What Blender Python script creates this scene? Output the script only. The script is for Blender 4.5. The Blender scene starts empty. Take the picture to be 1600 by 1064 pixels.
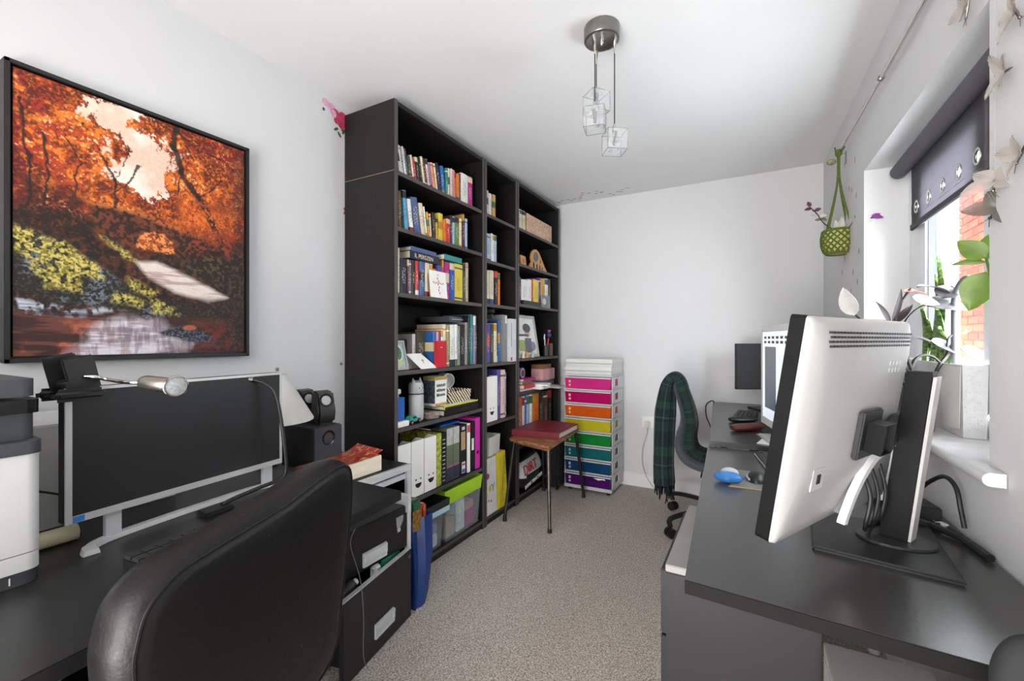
import bpy, bmesh, math, random
import numpy as np
from mathutils import Vector, Matrix

random.seed(7)
S = bpy.context.scene
COL = S.collection
V = Vector
PI = math.pi

# ------------------------------------------------------------------ camera, sky, lights, exposure
cd = bpy.data.cameras.new('camera'); cam = bpy.data.objects.new('camera', cd); COL.objects.link(cam)
cd.sensor_fit = 'HORIZONTAL'; cd.sensor_width = 36.0; cd.lens = 685.2 / 1600 * 36.0; cd.clip_start = 0.02
cam.location = (0, 0, 1.19); cam.rotation_euler = (PI / 2, 0, math.radians(28.915))
S.camera = cam

w = bpy.data.worlds.new('overcast_sky'); S.world = w; w.use_nodes = True
bg = w.node_tree.nodes['Background']; bg.inputs[0].default_value = (0.93, 0.96, 1.0, 1); bg.inputs[1].default_value = 10.0

def area(name, loc, target, sx, sy, power, col=(1, 1, 1)):
    ld = bpy.data.lights.new(name, 'AREA'); ld.shape = 'RECTANGLE'; ld.size = sx; ld.size_y = sy
    ld.energy = power; ld.color = col
    o = bpy.data.objects.new(name, ld); COL.objects.link(o); o.location = loc
    o.rotation_euler = (V(target) - V(loc)).to_track_quat('-Z', 'Z').to_euler()
    return o
# daylight falling through the window, from the open sky beyond the neighbour's wall
area('window_daylight', (1.75, 1.05, 1.75), (-0.6, 2.75, 0.8), 1.5, 2.0, 170, (0.97, 0.985, 1.0))
area('outside_upward_fill', (1.35, 1.55, 0.25), (-0.6, 2.1, 2.4), 1.6, 1.6, 65, (1.0, 0.985, 0.96))  # lamp added low outside, aimed up through the window to brighten the ceiling
# two fill lamps added behind the camera, shining in through an invented opening
area('rear_fill_light', (-0.62, -2.1, 1.35), (-0.62, 2.5, 1.35), 2.0, 2.1, 58, (1.0, 0.99, 0.98))
area('rear_upward_fill', (-0.62, -1.5, 0.25), (-0.62, 1.7, 2.4), 1.6, 1.0, 40, (1.0, 0.985, 0.965))

S.view_settings.view_transform = 'Standard'
S.view_settings.look = 'None'
S.view_settings.exposure = 1.05
S.view_settings.gamma = 1.0
S.view_settings.use_curve_mapping = False

# ------------------------------------------------------------------ helpers
def lin(h):
    if not isinstance(h, str): return tuple(h)
    h = h.lstrip('#'); r = []
    for i in (0, 2, 4):
        c = int(h[i:i + 2], 16) / 255
        r.append(c / 12.92 if c <= 0.04045 else ((c + 0.055) / 1.055) ** 2.4)
    return tuple(r)

MC = {}
def newmat(name):
    m = bpy.data.materials.new(name); m.use_nodes = True
    nt = m.node_tree; return m, nt, nt.nodes['Principled BSDF']

def lk(nt, a, b): nt.links.new(a, b)

def noise(nt, scale, detail=3, coord='Object', stretch=(1, 1, 1)):
    tc = nt.nodes.new('ShaderNodeTexCoord'); mp = nt.nodes.new('ShaderNodeMapping'); n = nt.nodes.new('ShaderNodeTexNoise')
    mp.inputs['Scale'].default_value = stretch; n.inputs['Scale'].default_value = scale; n.inputs['Detail'].default_value = detail
    lk(nt, tc.outputs[coord], mp.inputs[0]); lk(nt, mp.outputs[0], n.inputs[0]); return n

def mixc(nt, fac, a, b):
    m = nt.nodes.new('ShaderNodeMix'); m.data_type = 'RGBA'
    if hasattr(fac, 'links'): lk(nt, fac, m.inputs[0])
    else: m.inputs[0].default_value = fac
    for s, i in ((a, 6), (b, 7)):
        if hasattr(s, 'links'): lk(nt, s, m.inputs[i])
        else: m.inputs[i].default_value = (*lin(s), 1)
    return m.outputs[2]

def ramp(nt, src, stops, const=False):
    r = nt.nodes.new('ShaderNodeValToRGB'); e = r.color_ramp.elements
    if const: r.color_ramp.interpolation = 'CONSTANT'
    while len(e) > 1: e.remove(e[0])
    e[0].position = stops[0][0]; e[0].color = (*lin(stops[0][1]), 1)
    for p, c in stops[1:]:
        x = e.new(p); x.color = (*lin(c), 1)
    lk(nt, src, r.inputs[0]); return r.outputs[0]

def math_(nt, op, a, b=0.0):
    m = nt.nodes.new('ShaderNodeMath'); m.operation = op
    for s, i in ((a, 0), (b, 1)):
        if hasattr(s, 'links'): lk(nt, s, m.inputs[i])
        else: m.inputs[i].default_value = s
    return m.outputs[0]

def bump(nt, b, src, strength, dist=0.002):
    n = nt.nodes.new('ShaderNodeBump'); n.inputs['Strength'].default_value = strength; n.inputs['Distance'].default_value = dist
    lk(nt, src, n.inputs['Height']); lk(nt, n.outputs[0], b.inputs['Normal'])

def pm(col, rough=0.5, metal=0.0, var=0.07, vs=14, bmp=0.0, bs=250, stretch=(1, 1, 1), spec=0.5, coat=0.0, sheen=0.0, name=None):
    """plain procedural surface: colour with a little noise, optional fine relief"""
    k = (col, rough, metal, var, vs, bmp, bs, stretch, spec, coat, sheen)
    if k in MC: return MC[k]
    m, nt, b = newmat(name or ('surface_' + str(col).strip('#')))
    c = lin(col); n = noise(nt, vs, 4, stretch=stretch)
    lo = tuple(x * (1 - var) for x in c); hi = tuple(min(1, x * (1 + var)) for x in c)
    lk(nt, ramp(nt, n.outputs[0], [(0.3, lo), (0.7, hi)]), b.inputs['Base Color'])
    b.inputs['Roughness'].default_value = rough; b.inputs['Metallic'].default_value = metal
    b.inputs['Specular IOR Level'].default_value = spec; b.inputs['Coat Weight'].default_value = coat
    b.inputs['Sheen Weight'].default_value = sheen
    if bmp: bump(nt, b, noise(nt, bs, 3, stretch=stretch).outputs[0], bmp)
    MC[k] = m; return m

def clear(col='#ffffff', alpha=0.35, rough=0.15, name='clear_plastic'):
    """thin see-through plastic or glass: mix of transparent and glossy surface"""
    k = ('clear', col, alpha, rough)
    if k in MC: return MC[k]
    m, nt, b = newmat(name)
    n = noise(nt, 25, 2)
    c = lin(col)
    lk(nt, ramp(nt, n.outputs[0], [(0.3, tuple(x * 0.93 for x in c)), (0.7, c)]), b.inputs['Base Color'])
    b.inputs['Roughness'].default_value = rough
    t = nt.nodes.new('ShaderNodeBsdfTransparent'); t.inputs[0].default_value = (*[0.5 + 0.5 * x for x in c], 1)
    mx = nt.nodes.new('ShaderNodeMixShader'); mx.inputs[0].default_value = alpha
    lk(nt, t.outputs[0], mx.inputs[1]); lk(nt, b.outputs[0], mx.inputs[2])
    lk(nt, mx.outputs[0], nt.nodes['Material Output'].inputs[0]); MC[k] = m; return m

def printed(col, accent, text='#efe9dc', style=0):
    """book spine: base colour, bands and a column of small print; Generated z runs along the spine"""
    k = ('print', col, accent, text, style)
    if k in MC: return MC[k]
    m, nt, b = newmat('book_cover_' + col.strip('#'))
    tc = nt.nodes.new('ShaderNodeTexCoord'); sp = nt.nodes.new('ShaderNodeSeparateXYZ'); lk(nt, tc.outputs['Generated'], sp.inputs[0])
    z = sp.outputs[2]; y = sp.outputs[1]
    n = noise(nt, 18, 3)
    c = lin(col)
    base = ramp(nt, n.outputs[0], [(0.3, tuple(x * 0.9 for x in c)), (0.7, tuple(min(1, x * 1.08) for x in c))])
    st = [[(0, (0, 0, 0)), (0.06, (1, 1, 1)), (0.10, (0, 0, 0)), (0.86, (1, 1, 1)), (0.90, (0, 0, 0))],
          [(0, (0, 0, 0)), (0.80, (1, 1, 1)), (0.97, (0, 0, 0))],
          [(0, (1, 1, 1)), (0.16, (0, 0, 0))],
          [(0, (0, 0, 0))],
          [(0, (0, 0, 0)), (0.45, (1, 1, 1)), (0.70, (0, 0, 0))]][style]
    col1 = mixc(nt, ramp(nt, z, st, True), base, accent)
    tn = noise(nt, 1.0, 1, stretch=(40, 190, 150))
    zz = ramp(nt, z, [(0, (0, 0, 0)), (0.27, (1, 1, 1)), (0.62 + 0.04 * style, (0, 0, 0))], True)
    yy = ramp(nt, y, [(0, (0, 0, 0)), (0.25, (1, 1, 1)), (0.75, (0, 0, 0))], True)
    f = math_(nt, 'MULTIPLY', math_(nt, 'MULTIPLY', zz, yy), math_(nt, 'GREATER_THAN', tn.outputs[0], 0.60))
    lk(nt, mixc(nt, f, col1, text), b.inputs['Base Color'])
    b.inputs['Roughness'].default_value = 0.42; MC[k] = m; return m

class MB:
    """collects shapes into one mesh"""
    def __init__(s): s.bm = bmesh.new(); s.uv = s.bm.loops.layers.uv.new('UVMap')
    def _f(s, vs, m=0):
        try: f = s.bm.faces.new(vs); f.material_index = m; return f
        except ValueError: return None
    def box(s, c, d, rz=0.0, bev=0.0, m=0, rot=None, seg=2):
        M = Matrix.Translation(V(c)) @ (rot.to_4x4() if rot else Matrix.Rotation(rz, 4, 'Z')) @ Matrix.Diagonal((*d, 1))
        g = bmesh.ops.create_cube(s.bm, size=1.0, matrix=M)['verts']
        fs = {f for v in g for f in v.link_faces}
        for f in fs: f.material_index = m
        if bev:
            es = list({e for v in g for e in v.link_edges})
            r = bmesh.ops.bevel(s.bm, geom=es, offset=min(bev, min(d) * 0.45), segments=seg, affect='EDGES', clamp_overlap=True)
            for f in r['faces']: f.material_index = m
        return s
    def bb(s, lo, hi, bev=0.0, m=0):
        return s.box([(a + b) / 2 for a, b in zip(lo, hi)], [b - a for a, b in zip(lo, hi)], bev=bev, m=m)
    def ring(s, c, ax, r, n, ref=None):
        ax = V(ax).normalized(); ref = V(ref) if ref else (V((0, 0, 1)) if abs(ax.z) < 0.9 else V((1, 0, 0)))
        u = ax.cross(ref).normalized(); w_ = ax.cross(u)
        return [s.bm.verts.new(V(c) + r * (math.cos(2 * PI * i / n) * u + math.sin(2 * PI * i / n) * w_)) for i in range(n)]
    def skin(s, rings, m=0, closed=True, cap=True):
        for a, b in zip(rings[:-1], rings[1:]):
            n = len(a)
            for i in range(n if closed else n - 1):
                s._f([a[i], a[(i + 1) % n], b[(i + 1) % n], b[i]], m)
        if cap and closed: s._f(rings[0][::-1], m); s._f(rings[-1], m)
        return s
    def cyl(s, p0, p1, r0, r1=None, n=16, m=0, cap=True):
        ax = V(p1) - V(p0); r1 = r0 if r1 is None else r1
        return s.skin([s.ring(p0, ax, r0, n), s.ring(p1, ax, max(r1, 1e-4), n)], m, True, cap)
    def tube(s, pts, r, n=8, m=0, radii=None, smooth=0):
        if smooth: pts = curve(pts, smooth)
        pts = [V(p) for p in pts]; rs = []
        u = None
        for i, p in enumerate(pts):
            t = (pts[min(i + 1, len(pts) - 1)] - pts[max(i - 1, 0)]).normalized()
            if u is None:
                ref = V((0, 0, 1)) if abs(t.z) < 0.9 else V((1, 0, 0)); u = t.cross(ref).normalized()
            else: u = (u - u.dot(t) * t).normalized()
            w_ = t.cross(u); rr = radii[int(i * (len(radii) - 1) / (len(pts) - 1))] if radii else r
            rs.append([s.bm.verts.new(p + rr * (math.cos(2 * PI * k / n) * u + math.sin(2 * PI * k / n) * w_)) for k in range(n)])
        return s.skin(rs, m)
    def lathe(s, prof, c, n=24, m=0, cap=True, ax=(0, 0, 1)):
        a = V(ax).normalized()
        return s.skin([s.ring(V(c) + a * z, a, max(r, 1e-4), n) for r, z in prof], m, True, cap)
    def loft(s, loops, m=0, cap=True):
        return s.skin([[s.bm.verts.new(V(p)) for p in l] for l in loops], m, True, cap)
    def extr(s, poly, vec, m=0, bev=0.0):
        a = [s.bm.verts.new(V(p)) for p in poly]; b = [s.bm.verts.new(V(p) + V(vec)) for p in poly]
        s.skin([a, b], m)
        if bev:
            es = list({e for v in a + b for e in v.link_edges})
            r = bmesh.ops.bevel(s.bm, geom=es, offset=bev, segments=2, affect='EDGES', clamp_overlap=True)
            for f in r['faces']: f.material_index = m
        return s
    def grid(s, fn, nu, nv, m=0):
        P = [[s.bm.verts.new(V(fn(i / nu, j / nv))) for j in range(nv + 1)] for i in range(nu + 1)]
        for i in range(nu):
            for j in range(nv):
                f = s._f([P[i][j], P[i + 1][j], P[i + 1][j + 1], P[i][j + 1]], m)
                if f:
                    for l, (a, b) in zip(f.loops, ((i, j), (i + 1, j), (i + 1, j + 1), (i, j + 1))): l[s.uv].uv = (a / nu, b / nv)
        return s
    def sphere(s, c, r, n=12, m=0, sc=(1, 1, 1), rot=None):
        M = Matrix.Translation(V(c)) @ (rot.to_4x4() if rot else Matrix()) @ Matrix.Diagonal((*sc, 1))
        g = bmesh.ops.create_uvsphere(s.bm, u_segments=n, v_segments=max(6, n // 2 + 1), radius=r, matrix=M)['verts']
        for f in {f for v in g for f in v.link_faces}: f.material_index = m
        return s
    def poly(s, pts, m=0): s._f([s.bm.verts.new(V(p)) for p in pts], m); return s
    def solid(s, t):
        """gives every loose sheet collected so far a thickness"""
        bmesh.ops.recalc_face_normals(s.bm, faces=s.bm.faces)
        bmesh.ops.solidify(s.bm, geom=list(s.bm.faces), thickness=t); return s

def curve(pts, k=6):
    pts = [V(p) for p in pts]; out = []
    for i in range(len(pts) - 1):
        p0 = pts[max(i - 1, 0)]; p1 = pts[i]; p2 = pts[i + 1]; p3 = pts[min(i + 2, len(pts) - 1)]
        for j in range(k):
            t = j / k
            out.append(0.5 * ((2 * p1) + (p2 - p0) * t + (2 * p0 - 5 * p1 + 4 * p2 - p3) * t * t + (3 * p1 - p0 - 3 * p2 + p3) * t ** 3))
    out.append(pts[-1]); return out

XF = {}
def meta(o, label=None, cat=None, group=None, kind=None):
    for k, v in (('label', label), ('category', cat), ('group', group), ('kind', kind)):
        if v: o[k] = v
    return o
def thing(name, label, cat, loc=(0, 0, 0), rz=0.0, group=None):
    o = bpy.data.objects.new(name, None); COL.objects.link(o); o.empty_display_size = 0.05
    o.location = loc; o.rotation_euler = (0, 0, rz)
    XF[o.name] = Matrix.Translation(V(loc)) @ Matrix.Rotation(rz, 4, 'Z')
    return meta(o, label, cat, group)
def build(name, mb, mats, parent=None, smooth=None, local=False):
    bm = mb.bm
    bmesh.ops.recalc_face_normals(bm, faces=bm.faces)
    loc = V((0, 0, 0))
    if parent is not None:
        if not local: bm.transform(XF[parent.name].inverted())
    elif not local:
        co = [v.co for v in bm.verts]
        lo = V([min(c[i] for c in co) for i in range(3)]); hi = V([max(c[i] for c in co) for i in range(3)])
        loc = V(((lo.x + hi.x) / 2, (lo.y + hi.y) / 2, lo.z)); bm.transform(Matrix.Translation(-loc))
    me = bpy.data.meshes.new(name); bm.to_mesh(me); bm.free()
    for m in (mats if isinstance(mats, (list, tuple)) else [mats]): me.materials.append(m)
    if smooth: me.shade_smooth(); me.set_sharp_from_angle(angle=math.radians(smooth if smooth is not True else 40))
    o = bpy.data.objects.new(name, me); COL.objects.link(o); o.location = loc
    if parent is not None: o.parent = parent; XF[o.name] = XF[parent.name]
    else: XF[o.name] = Matrix.Translation(loc)
    return o
def part(name, mb, mats, parent, label=None, smooth=None, kind=None, local=False):
    return meta(build(name, mb, mats, parent, smooth, local), label, None, None, kind)
def one(name, mb, mats, label, cat, group=None, smooth=None):
    return meta(build(name, mb, mats, None, smooth), label, cat, group)
def struct(name, mb, mats, parent=None, smooth=None):
    return meta(build(name, mb, mats, parent, smooth), kind='structure' if parent is None else None)

def text_mb(s, size, origin, right, up, depth=0.0006):
    """lettering as real thin geometry on a surface"""
    cu = bpy.data.curves.new('lettering', 'FONT'); cu.body = s; cu.size = size; cu.extrude = depth / 2; cu.resolution_u = 3
    o = bpy.data.objects.new('lettering', cu); COL.objects.link(o)
    dg = bpy.context.evaluated_depsgraph_get(); me = bpy.data.meshes.new_from_object(o.evaluated_get(dg))
    bpy.data.objects.remove(o)
    mb = MB(); mb.bm.from_mesh(me); bpy.data.meshes.remove(me)
    r = V(right).normalized(); u = V(up).normalized(); n = r.cross(u)
    M = Matrix(((r.x, u.x, n.x, origin[0]), (r.y, u.y, n.y, origin[1]), (r.z, u.z, n.z, origin[2]), (0, 0, 0, 1)))
    mb.bm.transform(M); return mb

def leaf(mb, base, d, up, L, W, curl=0.25, n=8, m=0, point=1.0, fold=0.15):
    """one curved leaf blade with a midrib fold"""
    d = V(d).normalized(); up = V(up); side = d.cross(up).normalized(); nn = side.cross(d).normalized()
    def fn(u, v):
        t = u; wv = W * math.sin(PI * min(1, t ** 0.75)) ** 0.8 * (1 if t < 0.98 else 0.2)
        s_ = (v - 0.5) * 2
        return V(base) + d * L * (t - 0.25 * abs(curl) * t * t) + nn * (L * (0.35 * t * (1 - t) * 0.5 - curl * t * t)) + side * s_ * wv * 0.5 + nn * abs(s_) * fold * W * 0.5
    return mb.grid(fn, n, 4, m)

# ------------------------------------------------------------------ common surfaces
WHITE = pm('#d3d3d4', 0.75, var=0.012, vs=3, bmp=0.08, bs=160, name='white_emulsion')
CEIL = pm('#e2e2e2', 0.85, var=0.01, vs=3, bmp=0.05, bs=120, name='white_ceiling')
GLOSS = pm('#e6e6e6', 0.3, var=0.015, name='white_gloss')
PVC = pm('#e9eaec', 0.35, var=0.02, name='white_pvc')
BLACK = pm('#161617', 0.42, var=0.15, name='black_plastic')
BLACKG = pm('#0c0c0d', 0.18, var=0.1, name='black_gloss')
DARK = pm('#2b2b2d', 0.5, var=0.1, name='dark_grey_plastic')
GREY = pm('#6b6c6f', 0.5, var=0.06, name='grey_plastic')
LGREY = pm('#b9babb', 0.45, var=0.05, name='light_grey_plastic')
WPL = pm('#dededd', 0.38, var=0.02, name='white_plastic')
SILVER = pm('#c4c5c8', 0.28, 1.0, var=0.05, name='silver_metal')
STEEL = pm('#8b8884', 0.3, 1.0, var=0.1, vs=40, name='steel')
CHROME = pm('#d5d2cd', 0.12, 1.0, var=0.03, name='chrome')
PAPER = pm('#efede8', 0.8, var=0.02, name='white_paper')
PAGES = pm('#e6dcc6', 0.85, var=0.12, vs=1.0, stretch=(900, 900, 6), name='page_edges')
BWOOD = pm('#1b1918', 0.46, var=0.32, vs=1.5, bmp=0.12, bs=1.8, stretch=(60, 60, 3), spec=0.3, name='black_brown_wood')
BEDGE = pm('#4a4643', 0.5, var=0.15, vs=1.5, stretch=(60, 60, 3), name='black_brown_edge')
LAMINATE = pm('#242424', 0.33, var=0.16, vs=2.0, bmp=0.1, bs=160, name='black_laminate')
LAMG = pm('#3a3938', 0.27, var=0.07, vs=3.0, bmp=0.1, bs=180, spec=0.75, name='charcoal_laminate')

def carpet_mat():
    m, nt, b = newmat('beige_twist_carpet')
    n1 = noise(nt, 330, 2); n2 = noise(nt, 5, 4); n3 = noise(nt, 150, 2)
    f = math_(nt, 'ADD', math_(nt, 'MULTIPLY', n1.outputs[0], 0.6), math_(nt, 'MULTIPLY', n3.outputs[0], 0.4))
    c = ramp(nt, f, [(0.38, '#73675c'), (0.50, '#c2b7ad'), (0.61, '#efe8e0')])
    lk(nt, mixc(nt, math_(nt, 'MULTIPLY', n2.outputs[0], 0.25), c, '#a99e94'), b.inputs['Base Color'])
    b.inputs['Roughness'].default_value = 0.95; b.inputs['Specular IOR Level'].default_value = 0.1
    bump(nt, b, f, 1.0, 0.006); return m
CARPET = carpet_mat()

# ------------------------------------------------------------------ the room
XL, YB, YF, H = -1.844, 3.646, -0.62, 2.4
def wx(y): return 0.505 - 0.025 * y           # inner face of the window wall
WY0, WY1, WZ0, WZ1 = 1.403, 2.545, 0.905, 1.968   # window opening

struct('floor', MB().bb((-2.1, -2.9, -0.08), (0.95, YB + 0.2, 0.0)), CARPET)
struct('ceiling', MB().bb((-2.0, YF - 0.2, H), (0.95, YB + 0.2, H + 0.1)), CEIL)
struct('wall_left', MB().bb((XL - 0.12, YF - 0.1, 0), (XL, YB + 0.12, H)), WHITE)
struct('wall_back', MB().bb((XL, YB, 0), (0.75, YB + 0.12, H)), WHITE)
def wseg(mb, y0, y1, z0, z1):
    mb.extr([(wx(y0), y0, z0), (0.72, y0, z0), (0.72, y1, z0), (wx(y1), y1, z0)], (0, 0, z1 - z0))
mb = MB(); wseg(mb, YF - 0.1, WY0, 0, H); wseg(mb, WY1, YB, 0, H); wseg(mb, WY0, WY1, 0, WZ0 - 0.03); wseg(mb, WY0, WY1, WZ1, H)
struct('wall_right', mb, WHITE)
# wall behind the camera with an unseen framed opening added to let the fill light in
mb = MB(); mb.bb((XL, YF - 0.1, 0), (-1.45, YF, H)); mb.bb((0.2, YF - 0.1, 0), (wx(YF), YF, H)); mb.bb((-1.45, YF - 0.1, 2.15), (0.2, YF, H))
struct('wall_front', mb, WHITE)
mb = MB()
for lo, hi in (((-1.51, YF - 0.115, 0), (-1.45, YF + 0.015, 2.21)), ((0.2, YF - 0.115, 0), (0.26, YF + 0.015, 2.21)), ((-1.45, YF - 0.115, 2.15), (0.2, YF + 0.015, 2.21))): mb.bb(lo, hi, 0.004)
struct('added_doorway_1', mb, GLOSS)
struct('sky_block_back', MB().bb((-2.0, -2.8, 0), (0.95, -2.7, H)), WHITE)  # unseen enclosure added to keep sky light out of the rear opening
struct('sky_block_left', MB().bb((-2.0, -2.7, 0), (-1.9, YF - 0.1, H)), WHITE)
struct('sky_block_right', MB().bb((0.72, -2.7, 0), (0.82, YF - 0.1, H)), WHITE)
struct('sky_block_top', MB().bb((-2.0, -2.8, H), (0.95, YF - 0.2, H + 0.1)), CEIL)
mb = MB(); mb.extr([(XL, YB - 0.016, 0), (wx(YB), YB - 0.016, 0), (wx(YB), YB, 0), (XL, YB, 0)], (0, 0, 0.098)); mb.bb((XL, YB - 0.011, 0.098), (wx(YB), YB, 0.106), 0.003)
struct('baseboard_back', mb, GLOSS)
mb = MB(); mb.bb((XL, YF, 0), (XL + 0.016, YB - 0.02, 0.1)); mb.bb((XL, YF, 0.1), (XL + 0.011, YB - 0.02, 0.106), 0.003)
struct('baseboard_left', mb, GLOSS)
mb = MB(); mb.extr([(wx(YF) - 0.016, YF, 0), (wx(YF), YF, 0), (wx(YB), YB - 0.02, 0), (wx(YB) - 0.016, YB - 0.02, 0)], (0, 0, 0.1))
mb.extr([(wx(YF) - 0.011, YF, 0.1), (wx(YF), YF, 0.1), (wx(YB), YB - 0.02, 0.1), (wx(YB) - 0.011, YB - 0.02, 0.1)], (0, 0, 0.006))
struct('baseboard_right', mb, GLOSS)

# window: board, frame, sash, panes
mb = MB()
mb.bb((0.4696, WY0, WZ0 - 0.03), (0.66, WY1, WZ0))
def nose(y, x): return [(0.4695, y, WZ0 - 0.03)] + [(x - 0.015 * math.sin(PI * k / 8), y, WZ0 - 0.015 - 0.015 * math.cos(PI * k / 8)) for k in range(9)] + [(0.4695, y, WZ0)]
mb.loft([nose(WY0 - 0.08, 0.446), nose(WY1 + 0.05, 0.418)])
struct('trim_1', mb, pm('#d2d2d2', 0.4, var=0.02, name='sill_white'), smooth=40)
def frame(mb, x0, x1, y0, y1, z0, z1, wl, wr, wb, wt, bev=0.004):
    """rectangular frame in the y-z plane whose rails stop against its stiles"""
    mb.bb((x0, y0, z0), (x1, y0 + wl, z1), bev); mb.bb((x0, y1 - wr, z0), (x1, y1, z1), bev)
    mb.bb((x0, y0 + wl, z0), (x1, y1 - wr, z0 + wb), bev); mb.bb((x0, y0 + wl, z1 - wt), (x1, y1 - wr, z1), bev); return mb
win = struct('window_1', frame(MB(), 0.60, 0.665, WY0, WY1, WZ0, WZ1, 0.06, 0.115, 0.055, 0.05).bb((0.60, 1.660, WZ0 + 0.055), (0.665, 1.730, WZ1 - 0.05), 0.004), PVC)
for y0, y1, wl, wr in ((1.740, 2.415, 0.06, 0.13), (1.475, 1.650, 0.05, 0.05)):
    a, b = WZ0 + 0.065, WZ1 - 0.06
    sa = part('sash', frame(MB(), 0.588, 0.645, y0, y1, a, b, wl, wr, 0.07, 0.07, 0.008), PVC, win)
    c, d = a + 0.07, b - 0.07
    part('gasket', frame(MB(), 0.594, 0.64, y0 + wl, y1 - wr, c, d, 0.006, 0.006, 0.006, 0.006, 0), BLACK, sa)
    part('pane', MB().bb((0.613, y0 + wl + 0.006, c + 0.006), (0.619, y1 - wr - 0.006, d - 0.006)), clear('#f4fbff', 0.06, 0.02, 'window_glass'), sa)
part('frame_gasket', MB().bb((0.596, 2.416, WZ0 + 0.06), (0.6, 2.428, WZ1 - 0.055)), BLACK, win)

# the house's own outer wall, unseen, added to shade the neighbour's brick from the sky
struct('outer_shade_wall', MB().bb((0.75, -3.0, 2.5), (0.85, 9.0, 5.4)).bb((0.75, YB + 0.12, 0), (0.85, 9.0, 2.5)).bb((0.75, -3.0, 0), (0.85, 1.15, 2.5)).bb((0.722, 1.15, 2.08), (0.85, 2.75, 2.5)), pm('#9a5a45', 0.9, var=0.15, vs=30, bmp=0.4, bs=60, name='outer_brickwork'))
# neighbour's house: red brick wall seen through the window
BR = []
for i, c in enumerate(('#b4553c', '#a84a34', '#bf6247', '#9d4430')):
    BR.append(pm(c, 0.9, var=0.16, vs=40, bmp=0.5, bs=90, name='red_brick_%s' % 'abcd'[i]))
nb = thing('neighbour_wall', 'red brick house wall seen outside through the window', 'wall', (1.9, 5.1, 0.0))
part('mortar_core', MB().bb((1.812, 4.3, 0.0), (2.05, 6.03, 2.85)), pm('#c9b7a6', 0.95, var=0.08, name='mortar'), nb)
bme = None
for r in range(34):
    z = 0.30 + r * 0.075; off = 0.1125 if r % 2 else 0.0
    for k in range(9):
        y1 = 6.035 - k * 0.225 + off * (1 if k else 0); y0 = 6.035 - (k + 1) * 0.225 + off
        if k == 0: y1 = 6.035
        if y0 < 4.3: continue
        ob = part('brick', MB().bb((1.800 - 0.003 * random.random(), y0 + 0.005, z), (1.83, y1 - 0.005, z + 0.065), 0.003), random.choice(BR), nb)

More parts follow.
